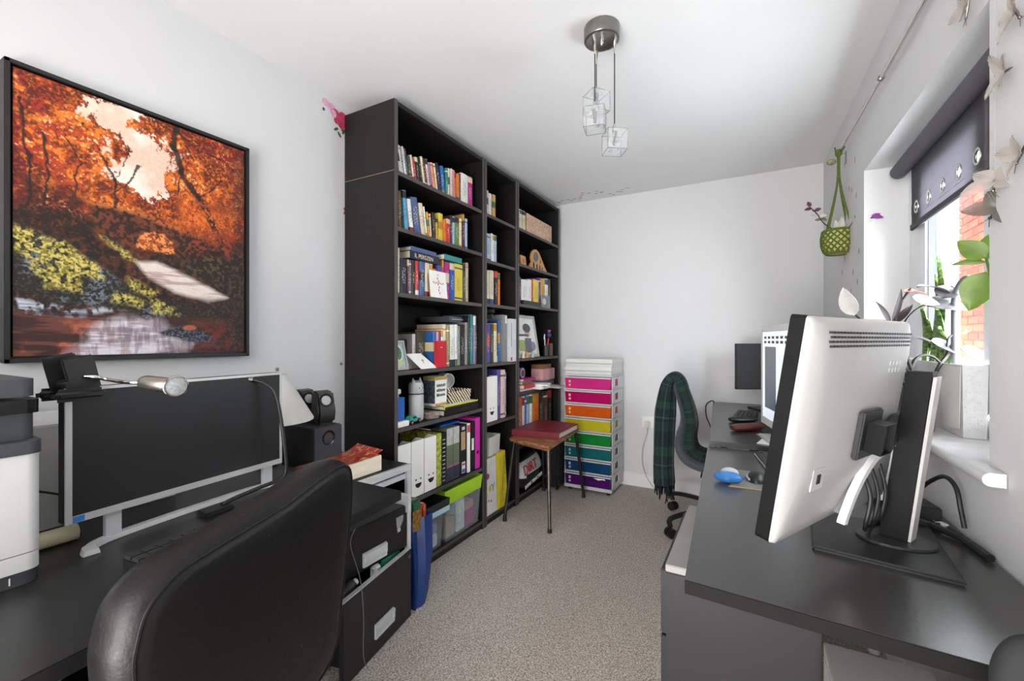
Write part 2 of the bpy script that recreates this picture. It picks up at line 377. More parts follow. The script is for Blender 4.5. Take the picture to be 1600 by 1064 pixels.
# ------------------------------------------------------------------ canvas picture
def painting(nu, nv):
    rs = np.random.RandomState(3)
    def fbm(fx, fy, oct=4, seed=0):
        r = np.random.RandomState(seed); out = np.zeros((nv, nu)); amp = 1.0; tot = 0
        for o in range(oct):
            gx, gy = int(fx * 2 ** o) + 2, int(fy * 2 ** o) + 2; g = r.rand(gy, gx)
            X = np.linspace(0, gx - 1.001, nu); Y = np.linspace(0, gy - 1.001, nv)
            x0 = X.astype(int); y0 = Y.astype(int); fx_ = X - x0; fy_ = (Y - y0)[:, None]
            fx_ = fx_ * fx_ * (3 - 2 * fx_); fy_ = fy_ * fy_ * (3 - 2 * fy_)
            a = g[np.ix_(y0, x0)]; b = g[np.ix_(y0, x0 + 1)]; c = g[np.ix_(y0 + 1, x0)]; d = g[np.ix_(y0 + 1, x0 + 1)]
            out += amp * ((a * (1 - fx_) + b * fx_) * (1 - fy_) + (c * (1 - fx_) + d * fx_) * fy_); tot += amp; amp *= 0.6
        return out / tot
    U, Vv = np.meshgrid(np.linspace(0, 1, nu), np.linspace(0, 1, nv))
    def sm(x, a, b): t = np.clip((x - a) / (b - a), 0, 1); return t * t * (3 - 2 * t)
    C = lambda h: np.array(lin(h))[None, None, :]
    def mix(img, col, msk): return img * (1 - msk[..., None]) + col * msk[..., None]
    n1 = fbm(9, 11, 5, 1); n2 = fbm(38, 46, 3, 2); n3 = fbm(4, 5, 4, 5); n4 = fbm(70, 84, 2, 8)
    wob = (n1 - 0.5) * 0.16
    def inside(poly, soft=0.02, wb=1.0):
        x = U + wob * wb; y = Vv + (n3 - 0.5) * 0.08 * wb; d = np.full(U.shape, 9.0); ins = np.zeros(U.shape, bool); n = len(poly)
        for i in range(n):
            (x0, y0), (x1, y1) = poly[i], poly[(i + 1) % n]
            dx, dy = x1 - x0, y1 - y0; t = np.clip(((x - x0) * dx + (y - y0) * dy) / (dx * dx + dy * dy + 1e-9), 0, 1)
            d = np.minimum(d, np.hypot(x - x0 - t * dx, y - y0 - t * dy))
            cr = ((y0 > y) != (y1 > y)) & (x < (x1 - x0) * (y - y0) / (y1 - y0 + 1e-12) + x0); ins ^= cr
        return np.clip(0.5 + np.where(ins, d, -d) / soft, 0, 1)
    n5 = fbm(120, 150, 2, 12); st = fbm(5, 70, 3, 14); br = fbm(60, 14, 3, 15)
    one_ = np.ones((nv, nu, 3))
    wu = U + (n1 - 0.5) * 0.22 + (n2 - 0.5) * 0.08; wv = Vv + (n3 - 0.5) * 0.16 + (n2 - 0.5) * 0.06
    def ell(cu, cv, a, b_, lo=1.25, hi=0.75): return sm(np.hypot((wu - cu) / a, (wv - cv) / b_), lo, hi)
    sky = np.clip(np.maximum.reduce([ell(0.475, 0.205, 0.105, 0.115), ell(0.33, 0.035, 0.11, 0.05), ell(0.41, 0.115, 0.05, 0.05) * 0.8, ell(0.43, 0.29, 0.10, 0.06) * 0.85, ell(0.60, 0.13, 0.04, 0.04) * 0.6]), 0, 1)
    img = mix(one_ * C('#e2c4ae'), C('#f3e2d4'), sm(n3, 0.4, 0.6))
    # foliage: deep red at the left edge, orange in the middle, russet at the right
    warm = mix(one_ * C('#b5480f'), C('#e5751c'), sm(n2, 0.42, 0.62)); warm = mix(warm, C('#f3a552'), sm(n5, 0.60, 0.74) * sm(n1, 0.4, 0.6))
    warm = mix(warm, C('#9c2417'), np.clip(sm(U, 0.30, 0.02) * 0.9 + sm(U, 0.72, 0.95) * 0.55 + sm(Vv, 0.18, 0.0) * sm(U, 0.55, 0.7) * 0.7, 0, 1) * sm(n2, 0.66, 0.42))
    warm = mix(warm, C('#3f120b'), sm(n1, 0.60, 0.40) * sm(n5, 0.30, 0.58) * 0.9)
    warm = mix(warm, C('#571a0c'), sm(n4, 0.42, 0.30) * 0.7)
    warm = mix(warm, C('#e9cdbb'), sm(n5, 0.74, 0.82) * sm(n1, 0.52, 0.62) * 0.8)
    gap = np.clip(sky + (n5 - 0.52) * 1.5 * (sky > 0.02) * (1 - sky * 0.6), 0, 1)
    img = mix(img, warm, 1 - sm(gap, 0.35, 0.6))
    img = mix(img, C('#2a0f0b'), sm(U, 0.82, 1.02) * sm(n1, 0.35, 0.55) * 0.85)
    for pts, w_ in (([(0.62, -0.02), (0.615, 0.10), (0.65, 0.19), (0.74, 0.29), (0.83, 0.42), (0.88, 0.55)], 0.017), ([(0.63, 0.02), (0.72, 0.07), (0.86, 0.08), (0.97, 0.13)], 0.006), ([(0.66, 0.2), (0.64, 0.28), (0.60, 0.33)], 0.005), ([(0.74, 0.29), (0.8, 0.25), (0.86, 0.18)], 0.005),
                    ([(0.02, 0.1), (0.05, 0.35), (0.04, 0.5)], 0.006), ([(0.10, 0.2), (0.11, 0.36), (0.10, 0.46)], 0.005), ([(0.36, 0.42), (0.35, 0.3), (0.30, 0.2), (0.24, 0.12)], 0.006), ([(0.35, 0.36), (0.42, 0.29), (0.45, 0.22)], 0.004), ([(0.35, 0.31), (0.39, 0.24), (0.40, 0.15)], 0.003), ([(0.2, 0.4), (0.22, 0.28), (0.17, 0.18)], 0.004)):
        for (x0, y0), (x1, y1) in zip(pts[:-1], pts[1:]):
            dx, dy = x1 - x0, y1 - y0; t = np.clip(((U - x0) * dx + (Vv - y0) * dy) / (dx * dx + dy * dy), 0, 1)
            img = mix(img, C('#1a0c09'), sm(np.hypot(U - x0 - t * dx + (n1 - 0.5) * 0.05 + (n2 - 0.5) * 0.015, Vv - y0 - t * dy), w_ * 1.3, w_ * 0.6) * 0.92)
    # ground and banks
    earth = mix(one_ * C('#170c08'), C('#4a2413'), sm(n2, 0.40, 0.66)); earth = mix(earth, C('#7a3d18'), sm(n4, 0.58, 0.72) * 0.5)
    img = mix(img, earth, sm(Vv + (n1 - 0.5) * 0.14 + (n4 - 0.5) * 0.04, 0.44, 0.50))
    img = mix(img, C('#1f0e0a'), inside([(0, 0.36), (0.2, 0.37), (0.26, 0.5), (0.3, 0.56), (0, 0.56)], 0.06) * sm(n5, 0.72, 0.40) * 0.9)
    # bridge: parapet, spandrel, arch
    img = mix(img, mix(one_ * C('#2a130b'), C('#6a3417'), sm(n4, 0.42, 0.66)), inside([(0.25, 0.415), (0.45, 0.42), (0.78, 0.49), (0.78, 0.57), (0.3, 0.56)], 0.015, 0.3))
    img = mix(img, C('#b3642e'), inside([(0.24, 0.405), (0.45, 0.41), (0.74, 0.462), (0.74, 0.474), (0.44, 0.428), (0.25, 0.42)], 0.012, 0.2) * sm(n4, 0.25, 0.6))
    arch = sm(np.hypot((U - 0.53 + (n2 - 0.5) * 0.02) / 0.085, (Vv - 0.553 + (n4 - 0.5) * 0.02) / 0.066), 1.08, 0.92) * sm(Vv + (n2 - 0.5) * 0.03, 0.572, 0.56)
    img = mix(img, mix(mix(one_ * C('#b04e1d'), C('#e9924c'), sm(n4, 0.42, 0.6)), C('#5a2410'), sm(n5, 0.42, 0.3)), arch)
    img = mix(img, C('#d9691f'), inside([(0.6, 0.3), (0.92, 0.33), (0.9, 0.44), (0.64, 0.45)], 0.06) * sm(n5, 0.45, 0.66) * 0.9)
    img = mix(img, C('#8c3513'), inside([(0.64, 0.40), (0.9, 0.43), (0.92, 0.54), (0.72, 0.52)], 0.05) * sm(n4, 0.4, 0.62) * 0.9)
    # river with streaks
    riv = inside([(0.44, 0.62), (0.53, 0.612), (0.62, 0.64), (0.74, 0.685), (0.90, 0.735), (0.80, 0.765), (0.62, 0.735), (0.5, 0.68)], 0.02, 0.25)
    img = mix(img, mix(one_ * C('#c3a99f'), C('#efe0d8'), sm(st, 0.40, 0.58)), riv * 0.95)
    img = mix(img, mix(one_ * C('#1d120e'), C('#4a3826'), sm(n4, 0.45, 0.68)), inside([(0.58, 0.60), (1, 0.52), (1.02, 0.73), (0.92, 0.72), (0.74, 0.67)], 0.03, 0.5) * 0.9)
    img = mix(img, C('#5a5526'), inside([(0.68, 0.63), (0.84, 0.54), (0.88, 0.6), (0.76, 0.67)], 0.05) * sm(n4, 0.5, 0.66) * 0.7)
    img = mix(img, mix(one_ * C('#211815'), C('#45362e'), sm(n5, 0.55, 0.72)), inside([(0.5, 0.78), (0.8, 0.765), (1.02, 0.73), (1.02, 1.02), (0.55, 1.02)], 0.05, 0.5) * 0.95)
    # still water and reflections
    img = mix(img, mix(one_ * C('#3a1f1b'), C('#6a3a30'), sm(st, 0.45, 0.62)), sm(Vv, 0.82, 0.86) * sm(U, 0.98, 0.6))
    img = mix(img, mix(one_ * C('#8f3a28'), C('#c9714d'), sm(st, 0.42, 0.62)), sm(Vv, 0.85, 0.90) * sm(U, 0.46, 0.16) * sm(n1, 0.42, 0.58) * 0.9)
    pool = inside([(0.26, 0.90), (0.40, 0.85), (0.50, 0.825), (0.60, 0.90), (0.70, 0.96), (0.66, 1.02), (0.16, 1.02)], 0.05, 0.8)
    img = mix(img, mix(one_ * C('#b3a3ab'), C('#e4dde6'), sm(st, 0.38, 0.58)), pool * (0.55 + 0.45 * sm(br, 0.35, 0.6)))
    img = mix(img, C('#7d2a20'), inside([(0.74, 0.86), (0.88, 0.88), (0.95, 0.97), (0.72, 0.98)], 0.09) * sm(n2, 0.38, 0.62) * 0.85)
    img = mix(img, mix(one_ * C('#23262f'), C('#59606f'), sm(n5, 0.45, 0.7)), inside([(0.54, 0.915), (0.66, 0.882), (0.78, 0.905), (0.82, 0.945), (0.68, 0.955)], 0.012, 0.3))
    img = mix(img, C('#b8623a'), sm(np.hypot((U - 0.69 + (n2 - 0.5) * 0.03) / 0.035, (Vv - 0.887) / 0.012), 1.15, 0.8) * 0.9)
    img = mix(img, mix(one_ * C('#67707d'), C('#c3cad6'), sm(st, 0.4, 0.6)), inside([(0, 0.79), (0.22, 0.825), (0.42, 0.79), (0.44, 0.81), (0.2, 0.85), (0, 0.84)], 0.02, 0.4) * sm(n2, 0.36, 0.6))
    # mossy rocks
    rock = inside([(-0.02, 0.54), (0.14, 0.57), (0.33, 0.66), (0.47, 0.75), (0.62, 0.84), (0.5, 0.86), (0.3, 0.8), (0.1, 0.8), (-0.02, 0.74)], 0.02, 0.5)
    img = mix(img, mix(mix(one_ * C('#1f1a13'), C('#3d3a2c'), sm(n5, 0.5, 0.7)), C('#6d7783'), sm(n1, 0.54, 0.68) * sm(n5, 0.4, 0.6)), rock)
    moss = mix(one_ * C('#857a2a'), C('#d3c268'), sm(n5, 0.40, 0.62)); moss = mix(moss, C('#38330f'), sm(n4, 0.46, 0.30))
    for p in ([(-0.02, 0.54), (0.16, 0.575), (0.3, 0.65), (0.33, 0.7), (0.15, 0.68), (-0.02, 0.62)], [(0.06, 0.66), (0.2, 0.68), (0.24, 0.755), (0.1, 0.75)], [(0.36, 0.74), (0.48, 0.78), (0.47, 0.81), (0.34, 0.785)],
              [(0.5, 0.76), (0.6, 0.8), (0.66, 0.835), (0.53, 0.84)], [(0.30, 0.535), (0.38, 0.57), (0.46, 0.625), (0.40, 0.61)], [(0.40, 0.68), (0.55, 0.74), (0.52, 0.76), (0.42, 0.73)]):
        img = mix(img, moss, inside(p, 0.02, 0.5) * sm(n4, 0.26, 0.42) * 0.95)
    return np.clip(img * (0.90 + 0.2 * n5[..., None]), 0, 1)

pic = thing('framed_picture', 'large framed canvas of an orange autumn woodland stream on left wall', 'picture', (-1.83, 0.715, 1.127))
PY0, PY1, PZ0, PZ1 = 0.380, 1.050, 1.127, 1.974
mb = MB()
for lo, hi in (((-1.844, PY0, PZ0), (-1.805, PY0 + 0.012, PZ1)), ((-1.844, PY1 - 0.012, PZ0), (-1.805, PY1, PZ1)), ((-1.844, PY0, PZ0), (-1.805, PY1, PZ0 + 0.012)), ((-1.844, PY0, PZ1 - 0.012), (-1.805, PY1, PZ1))): mb.bb(lo, hi, 0.0015)
part('frame', mb, pm('#1d1b1a', 0.5, name='black_frame'), pic)
part('shadow_gap', MB().bb((-1.842, PY0 + 0.011, PZ0 + 0.011), (-1.832, PY1 - 0.011, PZ1 - 0.011)), BLACK, pic)
nu, nv = 420, 530
arr = painting(nu, nv)
g = MB(); y0, y1, z0, z1 = PY0 + 0.018, PY1 - 0.018, PZ0 + 0.018, PZ1 - 0.018
g.grid(lambda a, b: (-1.812, y0 + (y1 - y0) * a, z1 - (z1 - z0) * b), nu - 1, nv - 1)
cm, nt, b_ = newmat('printed_canvas')
at = nt.nodes.new('ShaderNodeAttribute'); at.attribute_name = 'paint'; lk(nt, at.outputs[0], b_.inputs['Base Color'])
b_.inputs['Roughness'].default_value = 0.6
bump(nt, b_, noise(nt, 700, 1).outputs[0], 0.25, 0.0006)
cv = part('canvas', g, cm, pic)
ca = cv.data.color_attributes.new('paint', 'FLOAT_COLOR', 'POINT')
buf = np.ones((nu * nv, 4), np.float32); buf[:, :3] = np.transpose(arr, (1, 0, 2)).reshape(-1, 3)
ca.data.foreach_set('color', buf.ravel())
part('canvas_edge', MB().bb((-1.832, y0, z0), (-1.8125, y1, z1)), pm('#3a2620', 0.7, name='canvas_side'), pic)

# ------------------------------------------------------------------ bookcases
FX = -1.498                                        # front plane of the bookcases
def bookcase(label, y0, y1, shelves, ztop=2.345, seam=2.003):
    t = thing('bookcase', label, 'bookcase', ((XL + FX) / 2, (y0 + y1) / 2, 0)); b = XL + 0.004
    for ya, yb in ((y0, y0 + 0.025), (y1 - 0.025, y1)):
        o = part('side_panel', MB().bb((b, ya, 0), (FX - 0.0012, yb, seam - 0.0015), 0.001), BWOOD, t)
        part('edge_strip', MB().bb((FX - 0.0012, ya + 0.001, 0), (FX, yb - 0.001, seam - 0.0015)), BEDGE, o)
        o = part('extension_side_panel', MB().bb((b, ya, seam + 0.0005), (FX - 0.0012, yb, ztop), 0.001), BWOOD, t)
        part('edge_strip', MB().bb((FX - 0.0012, ya + 0.001, seam + 0.0005), (FX, yb - 0.001, ztop)), BEDGE, o)
    if y0 < 1.6: part('seam_strip', MB().bb((b, y0 - 0.0004, seam - 0.0018), (FX - 0.001, y0 + 0.0005, seam + 0.0008)), pm('#8f7060', 0.6, name='pale_seam'), t)
    part('back_panel', MB().bb((b, y0 + 0.025, 0.03), (b + 0.008, y1 - 0.025, ztop - 0.022)), BWOOD, t)
    part('top_panel', MB().bb((b, y0 + 0.025, ztop - 0.024), (FX - 0.004, y1 - 0.025, ztop - 0.002), 0.001), BWOOD, t)
    part('plinth', MB().bb((FX - 0.03, y0 + 0.025, 0), (FX - 0.012, y1 - 0.025, 0.032)), BWOOD, t)
    for z in shelves:
        o = part('shelf', MB().bb((b + 0.008, y0 + 0.025, z - 0.021), (FX - 0.0042, y1 - 0.025, z), 0.001), BWOOD, t)
        part('edge_strip', MB().bb((FX - 0.0042, y0 + 0.025, z - 0.0205), (FX - 0.003, y1 - 0.025, z - 0.0005)), BEDGE, o)
    return t
LZ = [2.009, 1.740, 1.422, 1.041, 0.765, 0.390, 0.055]
MZ = [2.008, 1.711, 1.429, 1.042, 0.656, 0.057]
RZ = [2.017, 1.756, 1.460, 1.058, 0.810, 0.420, 0.057]
bookcase('wide black-brown bookcase nearest the camera, end panel facing the leather chair', 1.555, 2.352, LZ)
bookcase('narrow black-brown bookcase in the middle, between the two wide ones', 2.356, 2.790, MZ)
bookcase('wide black-brown bookcase furthest away, beside the rainbow drawer tower', 2.795, 3.573, RZ)

# ------------------------------------------------------------------ books
HEX = {'cream': '#ddcfb4', 'brick red': '#9a4a3c', 'white': '#e4e2de', 'off-white': '#d9d7d3', 'slate': '#47536a', 'olive': '#46412f', 'crimson': '#c0304a', 'bottle green': '#1d3227',
       'black': '#17171a', 'brown': '#5b392e', 'pale pink': '#dcbcb8', 'lilac': '#8d7fa8', 'salmon': '#dd8f74', 'charcoal': '#2f3034', 'blue': '#2c62a6', 'teal': '#2f8584', 'rose': '#cf8b8e',
       'orange': '#dd7428', 'magenta': '#b02a78', 'mustard': '#dd9c23', 'bronze': '#6a4d1e', 'sky blue': '#5ea6c8', 'slate blue': '#4c5f8a', 'amber': '#d88f35', 'dark brown': '#33261d', 'gold': '#c7a033',
       'yellow': '#dcc544', 'red': '#c4302b', 'pale blue': '#a9c1d8', 'green': '#5f7d3c', 'maroon': '#5a2430', 'grey': '#85868a', 'navy': '#1b2137', 'plum': '#6e3358', 'taupe': '#7d7268', 'steel blue': '#49698f',
       'peach': '#e2b48e', 'violet': '#4f4a8c', 'royal blue': '#2451a8', 'beige': '#b9ad97', 'pale grey': '#c9c9c6', 'pink': '#dc8fb0', 'tan': '#a58a5c', 'purple': '#6236a0', 'dark green': '#23402f', 'ochre': '#c39a54', 'rust': '#a8623f'}
ORD = 'first second third fourth fifth sixth seventh eighth ninth tenth eleventh twelfth thirteenth fourteenth fifteenth sixteenth seventeenth eighteenth nineteenth twentieth twenty-first twenty-second twenty-third twenty-fourth twenty-fifth twenty-sixth twenty-seventh twenty-eighth'.split()
def book(y, wd, h, z, lean, col, depth, label, group, x=-1.53, rz=0.0):
    """closed book standing with its spine to the room: cover with rounded spine, inset page block"""
    a = math.atan2(-lean, h) if lean else 0.0
    th = max(0.006, wd * math.cos(a) - 0.0022)
    dark = sum(lin(HEX[col])) < 0.9
    acc = random.choice(['#d8c9a0', '#c9372c', '#20242c', '#e6e0d2', '#b08a3c'] if dark else ['#2b2b33', '#8d2b2b', '#2d4d7a', '#c28a2c', '#3f6a45'])
    m = printed(HEX[col], acc, '#e8dfc8' if dark else '#37302c', random.randrange(5))
    loc = (x, y, z + 0.0006)
    mb = MB(); t = min(0.0022, th * 0.16)
    n = 5; prof = [(-0.0035 * math.sin(PI * i / n), -th / 2 + th * i / n) for i in range(n + 1)]
    sh = th / 2
    outer = [(-depth, -th / 2)] + [(-0.0035 - p[0] * 1.0, p[1]) for p in prof] + [(-depth, th / 2)]
    inner = [(-depth, th / 2 - t), (-0.004 - t, th / 2 - t), (-0.004 - t, -th / 2 + t), (-depth, -th / 2 + t)]
    mb.extr([(px, py + sh, 0) for px, py in outer + inner], (0, 0, h))
    R_ = Matrix.Rotation(a, 4, 'X')
    mb.bm.transform(R_)
    mb2 = MB().bb((-depth + 0.003, t - 0.0002, 0.0025), (-0.004 - t + 0.0002, th - t + 0.0002, h - 0.0035)); mb2.bm.transform(R_)
    o = build('book', mb, m, None, None, local=True); meta(o, label, 'book', group)
    o.location = loc; o.rotation_euler = (0, 0, rz); XF[o.name] = Matrix.Translation(V(loc)) @ Matrix.Rotation(rz, 4, 'Z')
    part('pages', mb2, PAGES, o, local=True)
    return o
def row(rows, z, place, depth, jit=0.006, back=()):
    grp = 'books on the ' + place
    for i, (y, wd, h, ln, col) in enumerate(rows):
        size = 'thin' if wd < 0.021 else ('thick' if wd > 0.044 else 'medium')
        tall = 'leaning ' if abs(ln) > 0.02 else ''
        d = depth + random.uniform(-0.012, 0.012)
        book(y, wd, h, z, ln, col, d, '%s %s%s book, %s from left on %s' % (size, tall, col, ORD[i], place), grp, -1.528 - random.uniform(0, jit) - (0.055 if i in back else 0))

row([(1.602, 0.012, 0.096, -0.0192, 'cream'), (1.616, 0.012, 0.094, -0.0188, 'brick red'), (1.630, 0.016, 0.142, -0.0284, 'white'), (1.647, 0.016, 0.146, -0.0292, 'white'), (1.664, 0.019, 0.146, -0.0292, 'off-white'), (1.684, 0.014, 0.143, -0.0286, 'slate'), (1.699, 0.025, 0.114, -0.0228, 'olive'), (1.725, 0.015, 0.127, -0.0254, 'cream'), (1.741, 0.021, 0.115, -0.0230, 'crimson'), (1.763, 0.024, 0.131, -0.0262, 'bottle green'), (1.788, 0.018, 0.140, -0.0280, 'black'), (1.807, 0.019, 0.148, -0.0296, 'cream'), (1.827, 0.022, 0.147, -0.0294, 'brown'), (1.850, 0.021, 0.151, -0.0302, 'pale pink'), (1.872, 0.014, 0.142, -0.0284, 'lilac'), (1.887, 0.028, 0.146, -0.0292, 'salmon'), (1.916, 0.017, 0.150, -0.0300, 'cream'), (1.934, 0.024, 0.160, -0.0320, 'charcoal'),
     (1.965, 0.030, 0.157, -0.019, 'blue'), (1.997, 0.022, 0.161, 0, 'teal'),
     (2.020, 0.020, 0.167, 0, 'cream'), (2.041, 0.023, 0.172, 0, 'pale pink'), (2.065, 0.016, 0.172, 0, 'rose'), (2.082, 0.017, 0.166, 0, 'salmon'), (2.100, 0.032, 0.163, 0, 'orange'), (2.133, 0.013, 0.174, 0, 'black'),
     (2.147, 0.072, 0.185, 0, 'white'), (2.222, 0.050, 0.190, 0, 'magenta')], 2.009, 'top shelf of near wide bookcase', 0.135)
row([(1.593, 0.027, 0.183, -0.003, 'mustard'), (1.621, 0.022, 0.186, -0.004, 'bronze'), (1.664, 0.028, 0.2, -0.018, 'sky blue'), (1.704, 0.029, 0.166, -0.026, 'white'), (1.740, 0.050, 0.186, -0.032, 'slate blue'),
     (1.797, 0.035, 0.171, -0.030, 'cream'), (1.834, 0.012, 0.162, -0.028, 'white'), (1.847, 0.017, 0.138, -0.02, 'amber'), (1.866, 0.017, 0.134, -0.013, 'cream'), (1.885, 0.024, 0.147, -0.010, 'dark brown'),
     (1.911, 0.022, 0.123, -0.004, 'gold'), (1.934, 0.041, 0.159, 0, 'yellow'), (1.976, 0.027, 0.133, 0, 'orange'), (2.003, 0.037, 0.146, 0, 'red'), (2.040, 0.024, 0.171, 0, 'charcoal'), (2.064, 0.025, 0.171, 0, 'pale blue'),
     (2.089, 0.043, 0.179, 0, 'green'), (2.132, 0.026, 0.177, 0, 'cream'), (2.161, 0.023, 0.212, 0, 'maroon'), (2.188, 0.026, 0.189, 0, 'pale blue')], 1.740, 'second shelf of near wide bookcase', 0.14)
row([(1.589, 0.024, 0.233, 0, 'grey'), (1.613, 0.018, 0.224, 0, 'cream'), (1.634, 0.048, 0.176, 0, 'navy'), (1.684, 0.012, 0.18, 0, 'plum'), (1.697, 0.019, 0.177, 0, 'taupe'), (1.717, 0.027, 0.18, 0, 'black'),
     (1.745, 0.028, 0.182, 0, 'red'), (1.775, 0.042, 0.183, 0, 'steel blue'), (1.820, 0.039, 0.183, 0, 'cream'), (1.860, 0.024, 0.182, 0, 'peach'), (1.885, 0.036, 0.16, 0, 'orange'), (1.922, 0.043, 0.183, 0, 'violet'),
     (1.966, 0.020, 0.222, 0, 'red'), (1.987, 0.044, 0.213, 0, 'magenta'), (2.034, 0.048, 0.219, 0, 'royal blue'), (2.085, 0.083, 0.220, 0, 'yellow'), (2.169, 0.029, 0.231, 0, 'olive'), (2.199, 0.031, 0.242, 0, 'beige')],
    1.422, 'third shelf of near wide bookcase', 0.15)
row([(1.784, 0.027, 0.183, 0, 'pale grey'), (1.812, 0.071, 0.195, 0, 'olive'), (1.884, 0.030, 0.196, 0, 'blue'), (1.915, 0.019, 0.197, 0, 'pink'), (1.934, 0.021, 0.189, 0, 'plum'), (1.957, 0.019, 0.210, 0, 'white'),
     (1.976, 0.029, 0.240, 0, 'cream'), (2.006, 0.028, 0.231, 0, 'tan'), (2.038, 0.045, 0.238, 0, 'white'), (2.084, 0.025, 0.242, 0, 'white'), (2.110, 0.028, 0.236, 0, 'grey'), (2.139, 0.050, 0.244, 0, 'black'),
     (2.190, 0.030, 0.258, 0, 'grey'), (2.221, 0.021, 0.302, 0, 'black'), (2.243, 0.033, 0.308, 0, 'teal'), (2.277, 0.027, 0.306, 0, 'lilac'), (2.305, 0.020, 0.30, 0, 'brown')], 1.041, 'fourth shelf of near wide bookcase', 0.2, back=(0, 1))
row([(2.386, 0.039, 0.171, 0, 'cream'), (2.427, 0.034, 0.168, 0, 'cream'), (2.463, 0.036, 0.157, 0, 'white'), (2.503, 0.042, 0.160, 0, 'ochre')], 2.008, 'top shelf of narrow bookcase', 0.13)
row([(2.420, 0.064, 0.183, 0, 'pale blue'), (2.487, 0.017, 0.192, 0, 'white'), (2.506, 0.03, 0.189, 0, 'white'), (2.538, 0.024, 0.189, 0, 'pale blue')], 1.711, 'second shelf of narrow bookcase', 0.14)
row([(2.420, 0.051, 0.223, 0, 'cream'), (2.472, 0.053, 0.227, 0, 'cream'), (2.530, 0.045, 0.232, 0, 'black'), (2.577, 0.029, 0.222, 0, 'orange')], 1.429, 'third shelf of narrow bookcase', 0.16)
row([(2.412, 0.066, 0.253, 0, 'purple'), (2.480, 0.041, 0.256, 0, 'dark green'), (2.523, 0.039, 0.264, 0, 'cream'), (2.563, 0.015, 0.271, 0, 'black'), (2.579, 0.026, 0.285, 0, 'blue')], 1.042, 'fourth shelf of narrow bookcase', 0.2)
row([(2.839, 0.033, 0.151, 0, 'cream'), (2.874, 0.028, 0.153, 0, 'cream'), (2.906, 0.034, 0.155, 0, 'cream'), (2.944, 0.045, 0.155, 0, 'cream')], 2.017, 'top shelf of far bookcase', 0.12)
row([(2.847, 0.041, 0.225, 0, 'teal'), (2.889, 0.028, 0.202, 0, 'plum'), (2.919, 0.107, 0.191, 0, 'white'), (3.028, 0.064, 0.204, 0, 'white'), (3.095, 0.027, 0.216, 0, 'red'), (3.123, 0.104, 0.216, 0, 'yellow'),
     (3.228, 0.036, 0.241, 0, 'purple'), (3.265, 0.084, 0.241, 0, 'gold'), (3.351, 0.067, 0.250, 0, 'white'), (3.419, 0.044, 0.252, 0, 'olive')], 1.460, 'third shelf of far bookcase', 0.16)
row([(2.86, 0.078, 0.345, 0, 'rust'), (2.941, 0.036, 0.345, 0, 'white'), (2.980, 0.031, 0.345, 0, 'blue'), (3.014, 0.055, 0.345, 0, 'pale blue'), (3.072, 0.039, 0.345, 0, 'white'), (3.114, 0.108, 0.345, 0, 'orange'),
     (3.226, 0.094, 0.345, 0, 'dark brown'), (3.325, 0.077, 0.341, 0, 'brown'), (3.406, 0.085, 0.352, 0, 'black')], 0.420, 'sixth shelf of far bookcase', 0.22)

def flat_book(x0, x1, y0, y1, z, th, col, label, cat='book', spine='x', group=None, title=None, mat=None):
    """book lying flat, spine towards +x"""
    m = mat or pm(HEX.get(col, col), 0.4, var=0.12, vs=30, name='flat_cover')
    t = 0.0025; z += 0.0005
    mb = MB(); mb.bb((x0, y0, z), (x1, y1, z + t)); mb.bb((x0, y0, z + th - t), (x1, y1, z + th)); mb.bb((x1 - t, y0, z + t), (x1, y1, z + th - t))
    o = one('book' if cat == 'book' else cat.replace(' ', '_'), mb, m, label, cat, group)
    part('pages', MB().bb((x0 + 0.004, y0 + 0.004, z + t), (x1 - t - 0.0005, y1 - 0.004, z + th - t)), PAGES, o)
    if title: part('title', text_mb(title[0], title[1], (x1 + 0.0004, title[2], z + th * 0.5 - title[1] * 0.36), (0, 1, 0), (0, 0, 1)), pm(title[3], 0.5, name='title_print'), o)
    return o
# books lying across the row on the third shelf
flat_book(-1.66, -1.521, 1.690, 1.922, 1.607, 0.040, 'navy', 'dark navy book with red ends lying on top of the standing books', title=('IL PERSZEN', 0.030, 1.722, '#d9cfae'))
flat_book(-1.65, -1.526, 1.702, 1.905, 1.6485, 0.022, 'slate blue', 'thin slate blue book lying uppermost on the navy book')
flat_book(-1.64, -1.519, 1.967, 2.135, 1.645, 0.030, 'teal', 'green and blue paperback lying across magenta and blue books')
c = thing('greeting_card', 'square white card with pink floral cross leaning on third-shelf books', 'card', (-1.515, 1.905, 1.4225), 0.0)
part('card_sheet', MB().extr([(-1.505, 1.834, 1.4228), (-1.505, 1.978, 1.4228), (-1.521, 1.978, 1.570), (-1.521, 1.834, 1.570)], (-0.002, 0, 0)), PAPER, c)
mb = MB()
for i in range(7): mb.box((-1.5125 - 0.0088 * (i - 3) / 3 * 0.78 + 0.0006, 1.906 + 0.003 * (-1) ** i, 1.497 + (i - 3) * 0.016), (0.001, 0.007, 0.011), m=0)
for i in range(7): mb.box((-1.5133 + 0.0006, 1.906 + (i - 3) * 0.014, 1.503 + 0.002 * (-1) ** i), (0.001, 0.009, 0.006), m=0)
part('floral_cross', mb, pm('#c2706e', 0.7, name='pink_print'), c)

# boxes, tins, ornaments -----------------------------------------------------------------
def sbox(name, lo, hi, mat, label, cat, bev=0.003, group=None):
    return one(name, MB().bb(lo, hi, bev), mat, label, cat, group)

